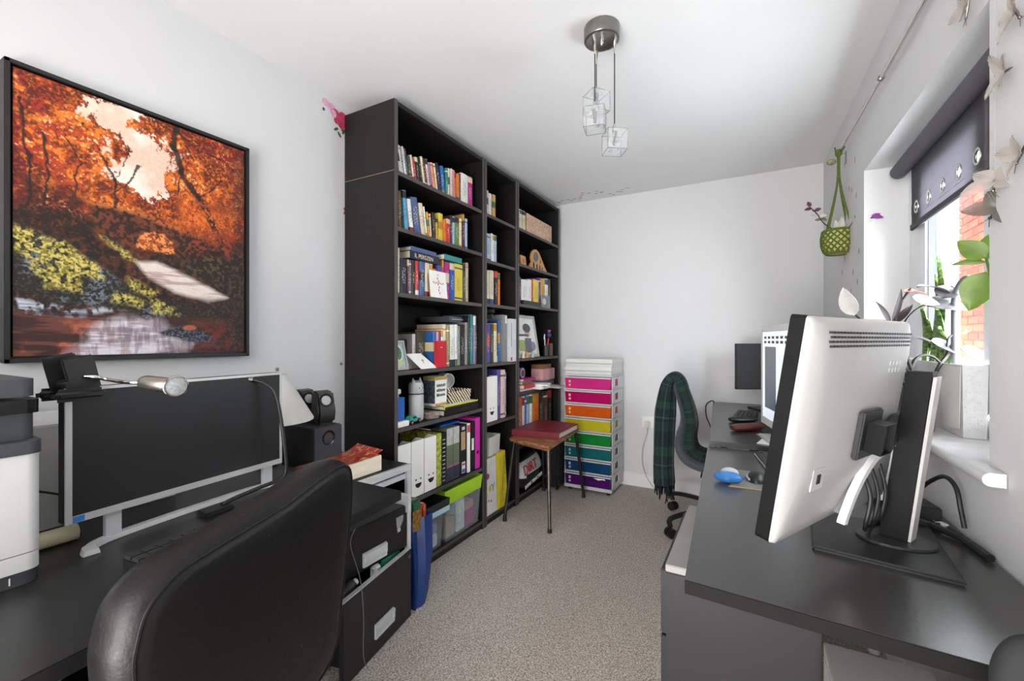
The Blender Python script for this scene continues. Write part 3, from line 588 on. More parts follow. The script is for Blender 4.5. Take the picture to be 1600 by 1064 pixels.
# fourth shelf, left end: pictures, tent card, red book
def picture_frame(y0, y1, z, h, lean, fcol, pics, label, name='framed_photo', x=-1.56, w_=0.012, rz=0.0):
    t = thing(name, label, 'picture frame', (x, (y0 + y1) / 2, z), rz); ct = math.cos(lean); st = math.sin(lean); W = y1 - y0
    R_ = Matrix.Rotation(-lean, 4, 'Y')
    def P(mb): mb.bm.transform(Matrix.Translation(V((0, 0, 0.0105 * abs(st) + 0.0008))) @ R_); return mb
    mb = MB(); frame(mb, -0.010, 0.0, -W / 2, W / 2, 0, h, w_, w_, w_, w_, 0.001); part('frame', P(mb), fcol, t, local=True)
    part('backing', P(MB().bb((-0.0095, -W / 2 + w_, w_), (-0.006, W / 2 - w_, h - w_))), PAPER, t, local=True)
    mb = MB(); mats = []
    for i, (a, b, c_, d_, col, shp) in enumerate(pics):
        mats.append(pm(col, 0.6, name='photo_print'))
        ya, yb = -W / 2 + w_ + (W - 2 * w_) * a, -W / 2 + w_ + (W - 2 * w_) * b; za, zb = w_ + (h - 2 * w_) * c_, w_ + (h - 2 * w_) * d_
        xx = -0.0058 + i * 0.0002
        if shp == 'o': mb.poly([(xx, (ya + yb) / 2 + (yb - ya) / 2 * math.cos(k * PI / 8), (za + zb) / 2 + (zb - za) / 2 * math.sin(k * PI / 8)) for k in range(16)], i)
        else: mb.poly([(xx, ya, za), (xx, yb, za), (xx, yb, zb), (xx, ya, zb)], i)
    part('photo', P(mb), mats, t, local=True)
    part('glazing', P(MB().bb((-0.0032, -W / 2 + w_, w_), (-0.0022, W / 2 - w_, h - w_))), clear('#ffffff', 0.05, 0.05, 'picture_glass'), t, local=True)
    return t
DKF = pm('#2a2623', 0.4, name='dark_frame'); SVF = pm('#b9b8b4', 0.35, 0.6, name='silver_frame')
picture_frame(1.583, 1.686, 1.041, 0.246, 0.08, DKF, [(0, 1, 0, 1, '#e8e2dc', 'r'), (0.05, 0.62, 0.2, 0.8, '#d8532a', 'r'), (0.2, 0.5, 0.55, 0.78, '#b5401f', 'o')], 'small dark picture frame with orange print at shelf end', x=-1.585)
picture_frame(1.583, 1.686, 1.041, 0.150, 0.22, SVF, [(0, 1, 0, 1, '#a9c3c6', 'r'), (0.1, 0.9, 0.25, 0.95, '#dfe8e4', 'o'), (0.25, 0.8, 0.32, 0.85, '#2f7a43', 'o'), (0.3, 0.8, 0.05, 0.32, '#cdd38a', 'o'), (0.0, 0.25, 0.0, 0.3, '#a33038', 'r')], 'small silver frame showing a green plant, below the orange print', x=-1.525)
sbox('black_box', (-1.76, 1.697, 1.0415), (-1.62, 1.778, 1.195), BLACK, 'black box standing behind the folded white card', 'box')
t = thing('folded_card', 'white folded tent card with small black cross, front of fourth shelf', 'card', (-1.525, 1.81, 1.0415))
mb = MB(); a, b, ap = (-1.545, 1.70), (-1.52, 1.87), 1.122
mb.extr([(-1.506, 1.757, 1.0418), (-1.506, 1.890, 1.0418), (-1.560, 1.815, 1.121), (-1.560, 1.700, 1.121)], (-0.0012, 0, 0.0006))
part('front_leaf', mb, PAPER, t)
part('back_leaf', MB().extr([(-1.5605, 1.815, 1.121), (-1.5605, 1.700, 1.121), (-1.578, 1.690, 1.0418), (-1.578, 1.800, 1.0418)], (-0.0012, 0, -0.0006)), PAPER, t)
mb = MB(); mb.box((-1.5315, 1.80, 1.0810), (0.0010, 0.003, 0.026), rot=Matrix.Rotation(-0.6, 3, 'Y')); mb.box((-1.5335, 1.80, 1.0850), (0.0010, 0.016, 0.003), rot=Matrix.Rotation(-0.6, 3, 'Y'))
part('cross', mb, BLACK, t)
t = thing('red_book', 'red hardback standing in front of the fourth-shelf books', 'book', (-1.512, 1.925, 1.0415))
part('cover', MB().bb((-1.5215, 1.880, 1.042), (-1.519, 1.965, 1.188)).bb((-1.507, 1.880, 1.042), (-1.5045, 1.965, 1.188)).bb((-1.519, 1.880, 1.042), (-1.507, 1.8825, 1.188)), pm('#c4202c', 0.4, name='red_cloth'), t)
part('pages', MB().bb((-1.5188, 1.8827, 1.045), (-1.5072, 1.962, 1.185)), PAGES, t)
part('stamp', MB().bb((-1.5046, 1.913, 1.150), (-1.5042, 1.932, 1.154)), pm('#e8c8c0', 0.5, name='stamp_print'), t)
t = thing('folder_case', 'large grey zip folder standing above the fourth-shelf books', 'folder', (-1.63, 2.19, 1.285))
mb = MB(); mb.bb((-1.80, 2.075, 1.2995), (-1.56, 2.215, 1.333), 0.01); part('body', mb, pm('#55565a', 0.5, name='grey_cover'), t, smooth=40)
part('zip', MB().bb((-1.5602, 2.09, 1.314), (-1.5585, 2.205, 1.318)), SILVER, t)

# fifth shelf of the near bookcase
t = thing('blue_carton', 'tall blue carton with white pump on fifth shelf', 'carton', (-1.56, 1.645, 0.7655))
part('box', MB().bb((-1.595, 1.605, 0.7655), (-1.54, 1.672, 0.905), 0.002), pm('#2e63b5', 0.5, name='blue_card'), t)
part('pump', MB().cyl((-1.565, 1.635, 0.905), (-1.565, 1.635, 0.922), 0.014).box((-1.563, 1.640, 0.934), (0.03, 0.034, 0.024), bev=0.004), WPL, t)
t = thing('cat_flask', 'grey cat-faced flask with pointed ears on fifth shelf', 'flask', (-1.575, 1.795, 0.7655))
CG = pm('#b4b5b6', 0.35, var=0.04, name='flask_grey'); cx, cy = -1.575, 1.795
part('body', MB().lathe([(0.030, 0), (0.038, 0.005), (0.040, 0.02), (0.040, 0.135), (0.037, 0.140)], (cx, cy, 0.7655), 24), CG, t, smooth=True)
part('band', MB().lathe([(0.0405, 0.140), (0.0415, 0.143), (0.0405, 0.146)], (cx, cy, 0.7655), 24), DARK, t, smooth=True)
mb = MB().lathe([(0.039, 0.146), (0.0405, 0.150), (0.040, 0.185), (0.034, 0.203), (0.020, 0.211), (0.0, 0.213)], (cx, cy, 0.7655), 24)
for s_ in (-1, 1): mb.cyl((cx + 0.006, cy + s_ * 0.024, 0.966), (cx + 0.004, cy + s_ * 0.029, 0.993), 0.012, 0.001, 8)
lid = part('lid', mb, CG, t, smooth=40)
mb = MB()
for s_ in (-1, 1): mb.sphere((cx + 0.038, cy + s_ * 0.012 - 0.004, 0.940), 0.003, 8)
mb.sphere((cx + 0.039, cy - 0.004, 0.932), 0.0025, 8); mb.tube([(cx + 0.0385, cy - 0.010, 0.926), (cx + 0.04, cy - 0.004, 0.923), (cx + 0.0385, cy + 0.002, 0.926)], 0.0012, 5)
part('face', mb, BLACK, lid)
flat_book(-1.74, -1.515, 1.96, 2.318, 0.7655, 0.030, '#151515', 'large black portfolio lying flat under the yellow-edged notebook', 'portfolio')
o = flat_book(-1.73, -1.522, 1.968, 2.312, 0.7965, 0.022, '#1b1b19', 'yellow-edged notebook lying on the black portfolio', 'notebook')
for lo, hi in (((-1.73, 1.968, 0.8187), (-1.522, 1.974, 0.8202)), ((-1.528, 1.974, 0.8187), (-1.5214, 2.312, 0.8202)), ((-1.5219, 1.968, 0.812), (-1.5212, 2.312, 0.8188)), ((-1.5219, 1.968, 0.7975), (-1.5212, 1.976, 0.812))): part('yellow_edge', MB().bb(lo, hi), pm('#c9cf3c', 0.5, name='yellow_binding'), o)
part('loose_sheet', MB().bb((-1.72, 1.985, 0.8188), (-1.535, 2.30, 0.8203)), PAPER, o)
t = thing('printed_carton', 'gold and white carton with bold black print and photo side', 'carton', (-1.60, 1.985, 0.8207))
bx0, by0, bz0, bh = -1.64, 1.93, 0.8208, 0.166
part('body', MB().bb((bx0, by0, bz0), (-1.555, 2.035, bz0 + bh), 0.001), PAPER, t)
GOLD = pm('#c9ab55', 0.35, 0.3, name='gold_print')
part('gold_band', MB().bb((-1.5551, by0 + 0.0005, bz0 + bh - 0.02), (-1.5545, 2.0345, bz0 + bh - 0.0005)), GOLD, t)
part('gold_band', MB().bb((-1.5551, by0 + 0.0005, bz0 + 0.0005), (-1.5545, 2.0345, bz0 + 0.016)), GOLD, t)
part('gold_band', MB().bb((bx0 + 0.0005, by0 - 0.0005, bz0 + bh - 0.018), (-1.5555, by0 + 0.0001, bz0 + bh - 0.0005)), GOLD, t)
mb = MB(); random.seed(3)
for r in range(3):
    yy = by0 + 0.014
    while yy < 2.02:
        wd = random.uniform(0.004, 0.009); mb.bb((-1.5549, yy, bz0 + 0.108 - r * 0.027), (-1.5543, yy + wd, bz0 + 0.124 - r * 0.027 - random.choice((0, 0.003)))); yy += wd + 0.003
part('bold_print', mb, BLACK, t)
mb = MB(); mb.poly([(bx0 + 0.001, by0 - 0.0003, bz0 + 0.016), (-1.556, by0 - 0.0003, bz0 + 0.016), (-1.556, by0 - 0.0003, bz0 + 0.146), (bx0 + 0.001, by0 - 0.0003, bz0 + 0.146)])
part('photo_side', mb, pm('#4b5561', 0.6, var=0.9, vs=60, name='photo_print'), t)
# woven basket and white mug behind it
def weave_mat():
    m, nt, b = newmat('woven_straw'); tc = nt.nodes.new('ShaderNodeTexCoord'); wv = nt.nodes.new('ShaderNodeTexWave'); wv.bands_direction = 'DIAGONAL'
    wv.inputs['Scale'].default_value = 26; wv.inputs['Distortion'].default_value = 3.0; lk(nt, tc.outputs['Object'], wv.inputs[0])
    lk(nt, ramp(nt, wv.outputs[0], [(0.2, '#4a2f18'), (0.45, '#b59a6a'), (0.75, '#efe6d2')]), b.inputs['Base Color']); b.inputs['Roughness'].default_value = 0.8
    bump(nt, b, wv.outputs[0], 0.8, 0.004); return m
t = thing('woven_basket', 'small woven straw basket on the notebook', 'basket', (-1.60, 2.16, 0.8207))
BK = lambda z, g: [(-1.665 - g, 2.065 - g, z), (-1.545 + g, 2.065 - g, z), (-1.545 + g, 2.255 + g, z), (-1.665 - g, 2.255 + g, z)]
part('body', MB().loft([BK(0.8212, 0), BK(0.885, 0.006), BK(0.892, 0.005), BK(0.885, 0.001), BK(0.827, -0.005)], cap=True), weave_mat(), t)
t = thing('white_mug', 'white round mug lying on its side above the basket', 'mug', (-1.61, 2.14, 0.885))
mb = MB(); mb.lathe([(0.026, -0.06), (0.044, -0.055), (0.047, 0.0), (0.047, 0.012), (0.043, 0.013), (0.042, -0.01), (0.03, -0.04), (0.0, -0.045)], (-1.640, 2.15, 0.945), 24, ax=(0.93, -0.32, -0.1), cap=False)
part('body', mb, WPL, t, smooth=True)
mb = MB().tube([(-1.66, 2.19, 0.938), (-1.66, 2.215, 0.945), (-1.64, 2.222, 0.937), (-1.625, 2.197, 0.93)], 0.005, 8, smooth=4); mb.bm.transform(Matrix.Translation(V((-0.025, 0, 0.028)))); part('handle', mb, WPL, t, smooth=True)
# toy car
t = thing('toy_car', 'turquoise toy vintage car on fifth shelf beside the flask', 'toy car', (-1.535, 1.72, 0.7655), 0.15)
TQ = pm('#2f9b8c', 0.3, coat=0.4, name='turquoise_enamel')
def tc(x, y, z): return (x, y, z)
mb = MB().extr([(-0.018, -0.055, 0.010), (-0.018, 0.055, 0.010), (-0.018, 0.057, 0.022), (-0.018, 0.02, 0.026), (-0.018, 0.012, 0.040), (-0.018, -0.022, 0.041), (-0.018, -0.035, 0.027), (-0.018, -0.056, 0.024)], (0.036, 0, 0), 0, 0.003)
part('body', mb, TQ, t, local=True, smooth=40)
part('windows', MB().bb((0.0178, -0.02, 0.028), (0.0186, 0.01, 0.037)), BLACKG, t, local=True)
for sx in (-1, 1):
    for yy in (-0.034, 0.036):
        wl = part('wheel', MB().cyl((sx * 0.016, yy, 0.0115), (sx * 0.024, yy, 0.0115), 0.011, n=16), BLACK, t, local=True)
        part('hub', MB().cyl((sx * 0.024, yy, 0.0115), (sx * 0.0252, yy, 0.0115), 0.006, n=12), pm('#d36a7a', 0.4, name='pink_hub'), wl, local=True)
part('headlamp', MB().sphere((0.014, -0.058, 0.02), 0.005, 8).sphere((-0.014, -0.058, 0.02), 0.005, 8), pm('#d9b45a', 0.3, 0.8, name='brass'), t, local=True)
t = thing('trinket_jar', 'clear trinket box with red and orange bits on fifth shelf', 'trinket box', (-1.535, 1.880, 0.7655))
part('box', MB().bb((-1.565, 1.845, 0.7662), (-1.512, 1.915, 0.8), 0.004), clear('#e8e4e0', 0.25, 0.1), t)
mb = MB(); random.seed(5)
for i in range(16): mb.sphere((random.uniform(-1.557, -1.522), random.uniform(1.86, 1.907), random.uniform(0.777, 0.79)), random.uniform(0.004, 0.008), 8, m=i % 2)
part('beads', mb, [pm('#a83a2a', 0.4, name='red_bead'), pm('#7a4630', 0.4, name='brown_bead')], t, kind='stuff')
flat_book(-1.62, -1.512, 1.583, 1.665, 0.7655 , 0.0, 'white', '', 'book') if False else None
one('paper_pad', MB().bb((-1.600, 1.675, 0.7656), (-1.556, 1.745, 0.776), 0.001), PAPER, 'small white paper pad lying behind the toy car', 'notepad')
one('white_carton', MB().bb((-1.535, 1.584, 0.7656), (-1.507, 1.668, 0.792), 0.002), PAPER, 'flat white carton at front left of fifth shelf', 'carton')

# sixth shelf: magazine files and lever-arch files
def half_moon(mb, y, z, r, x, m=0): mb.poly([(x, y + r * math.cos(a), z + r * math.sin(a)) for a in [PI + PI * k / 10 for k in range(11)]], m)
def magazine_file(y0, wd, z, h, label, group, x1=-1.512, d=0.235):
    t = thing('magazine_file', label, 'magazine file', (x1 - d / 2, y0 + wd / 2, z + 0.0005), 0, group); z += 0.0007; y1 = y0 + wd - 0.003
    part('front_panel', MB().bb((x1 - 0.003, y0, z), (x1, y1, z + h), 0.0008), PAPER, t)
    for ya, yb in ((y0, y0 + 0.0025), (y1 - 0.0025, y1)):
        part('side_panel', MB().extr([(x1 - 0.003, ya, z), (x1 - 0.003, ya, z + h), (x1 - 0.06, ya, z + h), (x1 - d, ya, z + h * 0.42), (x1 - d, ya, z)], (0, yb - ya, 0)), PAPER, t)
    part('base', MB().bb((x1 - d, y0 + 0.0025, z), (x1 - 0.003, y1 - 0.0025, z + 0.003)), PAPER, t)
    part('papers', MB().bb((x1 - d + 0.02, y0 + 0.008, z + 0.0035), (x1 - 0.012, y1 - 0.008, z + h * 0.4)), PAPER, t)
    mb = MB(); yc = (y0 + y1) / 2; zc = z + 0.066
    half_moon(mb, yc + 0.004, zc, 0.024, x1 + 0.0004)
    for s_ in (-1, 1): mb.poly([(x1 + 0.0004, yc + 0.004 + s_ * 0.018 + 0.0052 * math.cos(a * PI / 6), zc + 0.020 + 0.0052 * math.sin(a * PI / 6)) for a in range(12)])
    part('smile_cutout', mb, BLACK, t)
    return t
for (y0, wd), nm in zip(((1.590, 0.098), (1.690, 0.098), (1.790, 0.100)), ('leftmost', 'middle', 'rightmost')):
    magazine_file(y0, wd, 0.390, 0.285, nm + ' white magazine file with smiling cutout face on sixth shelf', 'white smiling magazine files')
def lever_file(name, y0, wd, z, h, mats, label, cat, x1=-1.515, d=0.27, bands=(), hole=None, group=None):
    t = thing(name, label, cat, (x1 - d / 2, y0 + wd / 2, z + 0.0005), 0, group); z += 0.0006; y1 = y0 + wd - 0.002
    part('spine', MB().bb((x1 - 0.003, y0, z), (x1, y1, z + h), 0.0008), mats, t)
    for ya, yb in ((y0, y0 + 0.0025), (y1 - 0.0025, y1)): part('cover', MB().bb((x1 - d, ya, z), (x1 - 0.003, yb, z + h)), mats, t)
    part('pages', MB().bb((x1 - d + 0.01, y0 + 0.004, z + 0.004), (x1 - 0.006, y1 - 0.004, z + h - 0.02)), PAPER, t)
    for i, (a, b, c_, d_, col, nm) in enumerate(bands):
        part(nm, MB().bb((x1 - 0.0003, y0 + (y1 - y0) * c_, z + h * a), (x1 + 0.0006 + i * 0.0002, y0 + (y1 - y0) * d_, z + h * b)), pm(col, 0.6, var=0.12, vs=40, name='spine_label'), t)
    if hole: part('finger_hole', MB().cyl((x1 - 0.001, (y0 + y1) / 2, z + h * hole), (x1 + 0.0008, (y0 + y1) / 2, z + h * hole), 0.011, n=16), BLACK, t)
    return t
BK6 = pm('#1b1b1d', 0.4, name='black_card')
t = lever_file('ring_binder', 1.893, 0.044, 0.39, 0.288, pm('#a9b043', 0.4, var=0.75, vs=45, name='leafy_print'), 'leafy green patterned ring binder beside the white magazine files', 'binder')
lever_file('spiral_folder', 1.939, 0.042, 0.39, 0.284, BK6, 'black spiral-bound folder with white coil marks on sixth shelf', 'folder', bands=[(0.06 + 0.08 * k, 0.075 + 0.08 * k, 0.15, 0.7, '#cfcfcf', 'coil') for k in range(11)])
for y0, nm in ((1.983, 'left'), (2.045, 'right')):
    lever_file('box_file', y0, 0.060, 0.39, 0.300, pm('#66705c', 0.5, name='sage_card'), nm + ' of two box files banded grey, sage green and navy', 'box file', group='banded box files',
               bands=[(0.68, 0.998, 0.01, 0.99, '#b9b8b2', 'grey_band'), (0.002, 0.26, 0.01, 0.99, '#35374a', 'navy_band'), (0.26, 0.285, 0.01, 0.99, '#c05a72', 'pink_band')])
lever_file('lever_arch_file', 2.107, 0.075, 0.39, 0.298, BK6, 'black lever arch file with brown kraft spine label', 'lever arch file', bands=[(0.50, 0.86, 0.2, 0.8, '#b59572', 'kraft_label'), (0.04, 0.26, 0.3, 0.75, '#e6e2e6', 'white_label'), (0.05, 0.12, 0.33, 0.72, '#2b56b0', 'blue_print'), (0.19, 0.23, 0.36, 0.7, '#c23a5a', 'red_print'), (0.90, 0.96, 0.3, 0.7, '#c9c7d4', 'small_label')])
lever_file('ring_binder', 2.184, 0.034, 0.39, 0.296, PAPER, 'white ring binder with red top band on sixth shelf', 'binder', bands=[(0.82, 0.97, 0.02, 0.98, '#d0475a', 'red_band')])
lever_file('ring_binder', 2.220, 0.050, 0.39, 0.300, BK6, 'black ring binder with white spine label next to magenta file', 'binder', bands=[(0.42, 0.66, 0.25, 0.75, '#dedede', 'white_label')])
lever_file('lever_arch_file', 2.272, 0.054, 0.39, 0.316, pm('#d02fa6', 0.45, name='magenta_card'), 'bright magenta lever arch file with finger hole', 'lever arch file', bands=(), hole=0.32)
flat_book(-1.76, -1.56, 1.90, 1.985, 0.6775 + 0.0125, 0.012, 'black', 'thin black booklet lying across the binder tops', 'booklet')
flat_book(-1.79, -1.57, 1.996, 2.18, 0.6925, 0.010, 'royal blue', 'thin blue folder lying across the grey box files', 'folder')
t = thing('clear_bag', 'clear plastic pouch of keyrings hanging above the magazine files', 'pouch', (-1.63, 1.64, 0.60))
part('pouch', MB().bb((-1.66, 1.60, 0.635), (-1.62, 1.685, 0.735), 0.008), clear('#cfd8da', 0.3, 0.2), t)
part('keyring', MB().tube([V((-1.632, 1.645 + 0.018 * math.cos(a), 0.692 + 0.02 * math.sin(a))) for a in [k * PI / 8 for k in range(17)]], 0.002, 6), SILVER, t)
part('tag', MB().bb((-1.645, 1.63, 0.645), (-1.639, 1.665, 0.675), 0.002), pm('#3d5560', 0.4, name='blue_tag'), t)

# bottom shelf: clear boxes, lime lid, black file
CLR = clear('#e6eaf0', 0.13, 0.2, 'frosted_plastic')
def clear_box(y0, y1, z0, z1, label, x0=-1.80, x1=-1.503):
    t = thing('storage_box', label, 'storage box', ((x0 + x1) / 2, (y0 + y1) / 2, z0)); g = 0.004
    L = lambda z, e: [(x0 + e, y0 + e, z), (x1 - e, y0 + e, z), (x1 - e, y1 - e, z), (x0 + e, y1 - e, z)]
    part('tub', MB().loft([L(z0 + 0.0008, 0.014), L(z1 - 0.01, 0.004), L(z1 - 0.01, 0.0), L(z1, 0.0), L(z1, 0.007), L(z0 + 0.004, 0.017)]), CLR, t)
    return t
def content(name, lo, hi, col, label, cat): one(name, MB().bb(lo, hi, 0.006), pm(col, 0.6, var=0.2, vs=25, name='packet_card'), label, cat)
limebox = clear_box(1.962, 2.318, 0.055, 0.268, 'clear plastic storage box of craft packets with lime green lid')
L = lambda z, e: [(-1.812 + e, 1.940 + e, z), (-1.494 - e, 1.940 + e, z), (-1.494 - e, 2.322 - e, z), (-1.812 + e, 2.322 - e, z)]
part('lid', MB().loft([L(0.2690, 0.008), L(0.352, 0.0), L(0.352, 0.003), L(0.2725, 0.011)]), pm('#a9d329', 0.4, name='lime_plastic'), limebox, 'lime green tray lid')
content('packet', (-1.78, 1.985, 0.0605), (-1.53, 2.08, 0.17), '#b9a58c', 'tan craft packet inside the lidded clear box, left', 'packet')
content('packet', (-1.76, 2.10, 0.0605), (-1.53, 2.18, 0.245), '#e2e6dc', 'white packet with green leaf inside the lidded clear box', 'packet')
content('packet', (-1.76, 2.195, 0.0605), (-1.53, 2.295, 0.15), '#b33a74', 'pink packet inside the lidded clear box, right', 'packet')
content('packet', (-1.76, 2.195, 0.1515), (-1.54, 2.295, 0.20), '#c09a86', 'brown packet on pink one inside the lidded box', 'packet')
clear_box(1.592, 1.945, 0.055, 0.262, 'clear plastic storage box without lid behind the blue bag')
content('folded_cloth', (-1.78, 1.625, 0.0605), (-1.53, 1.92, 0.13), '#e3d7dd', 'white folded cloth at bottom of the open clear box', 'cloth')
content('folded_cloth', (-1.78, 1.625, 0.131), (-1.53, 1.92, 0.185), '#8f86b6', 'lilac folded cloth upper layer in the open clear box', 'cloth')
t = thing('file_tray', 'black open file tray lying on the clear box behind the blue bag', 'tray', (-1.63, 1.80, 0.263))
L = lambda z, e: [(-1.79 + e, 1.66 + e, z), (-1.462 - e, 1.66 + e, z), (-1.462 - e, 1.942 - e, z), (-1.79 + e, 1.942 - e, z)]
part('tray', MB().loft([L(0.2630, 0.004), L(0.330, 0.0), L(0.330, 0.003), L(0.2665, 0.007)]), pm('#1f2a2c', 0.4, name='dark_plastic'), t)
part('blue_sheet', MB().bb((-1.4618, 1.665, 0.264), (-1.4606, 1.938, 0.292)), pm('#a9cbd6', 0.5, name='pale_blue_card'), t)
one('tissue', MB().box((-1.56, 1.74, 0.287), (0.10, 0.05, 0.035), rz=0.5, bev=0.012), PAPER, 'crumpled white tissue packet in the black file tray', 'tissue', smooth=True)

# narrow bookcase: grey rolls, big white files, magazine file, gift bags
for i, (z, r) in enumerate(((1.352, 0.016), (1.388, 0.014))):
    one('poster_tube', MB().cyl((-1.80, 2.42 + i * 0.01, z), (-1.53, 2.50 + 0.02 * i, z), r, n=14), pm('#2e2e30', 0.5, name='dark_tube'), ['lower', 'upper'][i] + ' dark poster tube lying on books in narrow bookcase', 'tube', 'dark poster tubes', smooth=40)
lever_file('ring_binder', 2.608, 0.066, 1.042, 0.325, pm('#7f8184', 0.5, name='grey_card'), 'tall grey ring binder at right of narrow bookcase fourth shelf', 'binder', bands=[(0.82, 0.98, 0.55, 0.95, '#d8d2c4', 'label')])
t = lever_file('ring_binder', 2.676, 0.085, 1.042, 0.300, pm('#c9cacc', 0.45, name='pale_card'), 'pale grey ring binder with vertical print jutting from narrow bookcase', 'binder', x1=-1.49, bands=[(0.02, 0.10, 0.04, 0.3, '#a83a4a', 'red_print'), (0.35, 0.9, 0.1, 0.22, '#8f9098', 'grey_print')])
magazine_file(2.388, 0.150, 0.656, 0.297, 'wide white magazine file with two smiling faces in narrow bookcase', None)
o = book(2.545, 0.048, 0.335, 0.656, 0, 'violet', 0.21, 'tall multicoloured annual beside the narrow bookcase magazine file', 'annuals in the narrow bookcase', -1.52)
book(2.597, 0.055, 0.33, 0.656, 0, 'pale pink', 0.22, 'tall pale pink annual in the narrow bookcase', 'annuals in the narrow bookcase', -1.515)
book(2.655, 0.03, 0.31, 0.656, 0, 'grey', 0.22, 'grey annual rightmost of the three in the narrow bookcase', 'annuals in the narrow bookcase', -1.525)
t = thing('gift_bag', 'white gift bag with bright print in bottom of narrow bookcase', 'gift bag', (-1.57, 2.455, 0.0575))
part('bag', MB().loft([[(-1.63, 2.388, 0.058), (-1.503, 2.388, 0.058), (-1.503, 2.518, 0.058), (-1.63, 2.518, 0.058)], [(-1.60, 2.388, 0.42), (-1.515, 2.388, 0.42), (-1.515, 2.515, 0.42), (-1.60, 2.515, 0.42)]]), pm('#d9d6cf', 0.5, name='white_paper_bag'), t)
part('letter', text_mb('Y', 0.075, (-1.5055, 2.445, 0.20), (0, 1, 0), (-0.033, 0, 1), 0.001), pm('#3a8a7a', 0.5, name='green_print'), t)
part('dots', MB().sphere((-1.505, 2.43, 0.225), 0.014, 8, 0, (0.1, 1, 1.8)).sphere((-1.505, 2.415, 0.15), 0.007, 8, 1, (0.1, 1, 1)).sphere((-1.505, 2.445, 0.142), 0.008, 8, 1, (0.1, 1, 1)).sphere((-1.507, 2.405, 0.31), 0.02, 8, 1, (0.08, 1, 1)), [pm('#d0b428', 0.5, name='yellow_print'), pm('#a03a6a', 0.5, name='pink_print2')], t, kind='stuff')
t = thing('gift_bag', 'yellow dotted gift bag in bottom of narrow bookcase', 'gift bag', (-1.57, 2.60, 0.0575))
part('bag', MB().loft([[(-1.66, 2.522, 0.058), (-1.501, 2.522, 0.058), (-1.501, 2.655, 0.058), (-1.66, 2.655, 0.058)], [(-1.63, 2.53, 0.43), (-1.516, 2.53, 0.43), (-1.516, 2.645, 0.43), (-1.63, 2.645, 0.43)]]), pm('#dcc82f', 0.5, name='yellow_paper'), t)
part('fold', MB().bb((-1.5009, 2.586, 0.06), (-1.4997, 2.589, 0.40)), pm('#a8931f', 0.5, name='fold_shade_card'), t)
mb = MB(); random.seed(11)
for i in range(40):
    z = random.uniform(0.07, 0.4); mb.sphere((-1.501 - 0.015 * (z - 0.058) / 0.372, random.uniform(2.592, 2.64), z), 0.0028, 6, 0, (0.4, 1, 1))
part('dots', mb, pm('#6a5a1a', 0.5, name='dark_dot'), t, kind='stuff')
t = thing('white_carton', 'white open carton standing on the gift bags in narrow bookcase', 'carton', (-1.60, 2.49, 0.4355), 0.1)
part('tub', MB().loft([[(-0.09, -0.08, 0), (0.085, -0.08, 0), (0.085, 0.08, 0), (-0.09, 0.08, 0)], [(-0.09, -0.085, 0.12), (0.09, -0.085, 0.12), (0.09, 0.085, 0.12), (-0.09, 0.085, 0.12)], [(-0.086, -0.081, 0.12), (0.086, -0.081, 0.12), (0.086, 0.081, 0.12), (-0.086, 0.081, 0.12)], [(-0.086, -0.077, 0.004), (0.082, -0.077, 0.004), (0.082, 0.077, 0.004), (-0.086, 0.077, 0.004)]]), pm('#c9c6bf', 0.6, name='white_card'), t, local=True)
part('flap', MB().extr([(-0.09, -0.084, 0.121), (-0.03, -0.084, 0.185), (-0.03, 0.02, 0.185), (-0.09, 0.06, 0.121)], (0.002, 0, 0.001)), pm('#d9d8d4', 0.6, name='white_flap'), t, local=True)

# far bookcase: floral box, wooden ornaments, tray, photo, pens, papers, bags
t = thing('keepsake_box', 'gold floral keepsake box on top shelf of the far bookcase', 'box', (-1.60, 3.25, 2.0175))
part('body', MB().bb((-1.70, 3.02, 2.0178), (-1.545, 3.50, 2.178), 0.003), pm('#a98c4f', 0.5, var=0.7, vs=14, name='floral_paper'), t)
part('front_panel', MB().bb((-1.545, 3.02, 2.0178), (-1.540, 3.50, 2.178), 0.001), pm('#c9a78c', 0.5, var=0.35, vs=60, name='pink_gold_paper'), t)
OAK = pm('#c9935a', 0.55, var=0.18, vs=6, stretch=(6, 6, 40), name='pale_wood')
def slab(name, y0, y1, z, h, lean, mat, label, cat, x=-1.56, th=0.012, deco=None):
    t = thing(name, label, cat, (x, (y0 + y1) / 2, z + 0.0008)); R_ = Matrix.Rotation(-lean, 4, 'Y'); W = (y1 - y0) / 2
    def P(mb): mb.bm.transform(Matrix.Translation(V((0, 0, th * abs(math.sin(lean))))) @ R_); return mb
    part('board', P(MB().bb((-th, -W, 0), (0, W, h), 0.002)), mat, t, local=True)
    for nm, mb, m in deco or []: part(nm, P(mb), m, t, local=True)
    return t
slab('wooden_plaque', 2.835, 2.935, 1.756, 0.150, 0.12, OAK, 'tall pale wooden plaque with carved figures on second shelf, far bookcase', 'ornament', deco=[('carving', MB().sphere((0, 0.0, 0.115), 0.016, 10, 0, (0.3, 0.8, 1)).sphere((0, -0.02, 0.05), 0.02, 10, 0, (0.3, 0.8, 1.7)).sphere((0, 0.02, 0.05), 0.02, 10, 0, (0.3, 0.8, 1.6)), pm('#e8d3b4', 0.5, name='light_carving'))])
slab('wooden_plaque', 2.945, 3.035, 1.756, 0.085, 0.12, OAK, 'short pale wooden plaque beside the tall one, far bookcase', 'ornament', x=-1.545, deco=[('carving', MB().sphere((0, 0, 0.045), 0.018, 10, 0, (0.3, 1, 1.2)), pm('#b57a3c', 0.5, name='dark_carving'))])
t = thing('wooden_ornament', 'fretwork wooden ornament with round dark eye on far bookcase', 'ornament', (-1.545, 3.24, 1.7567))
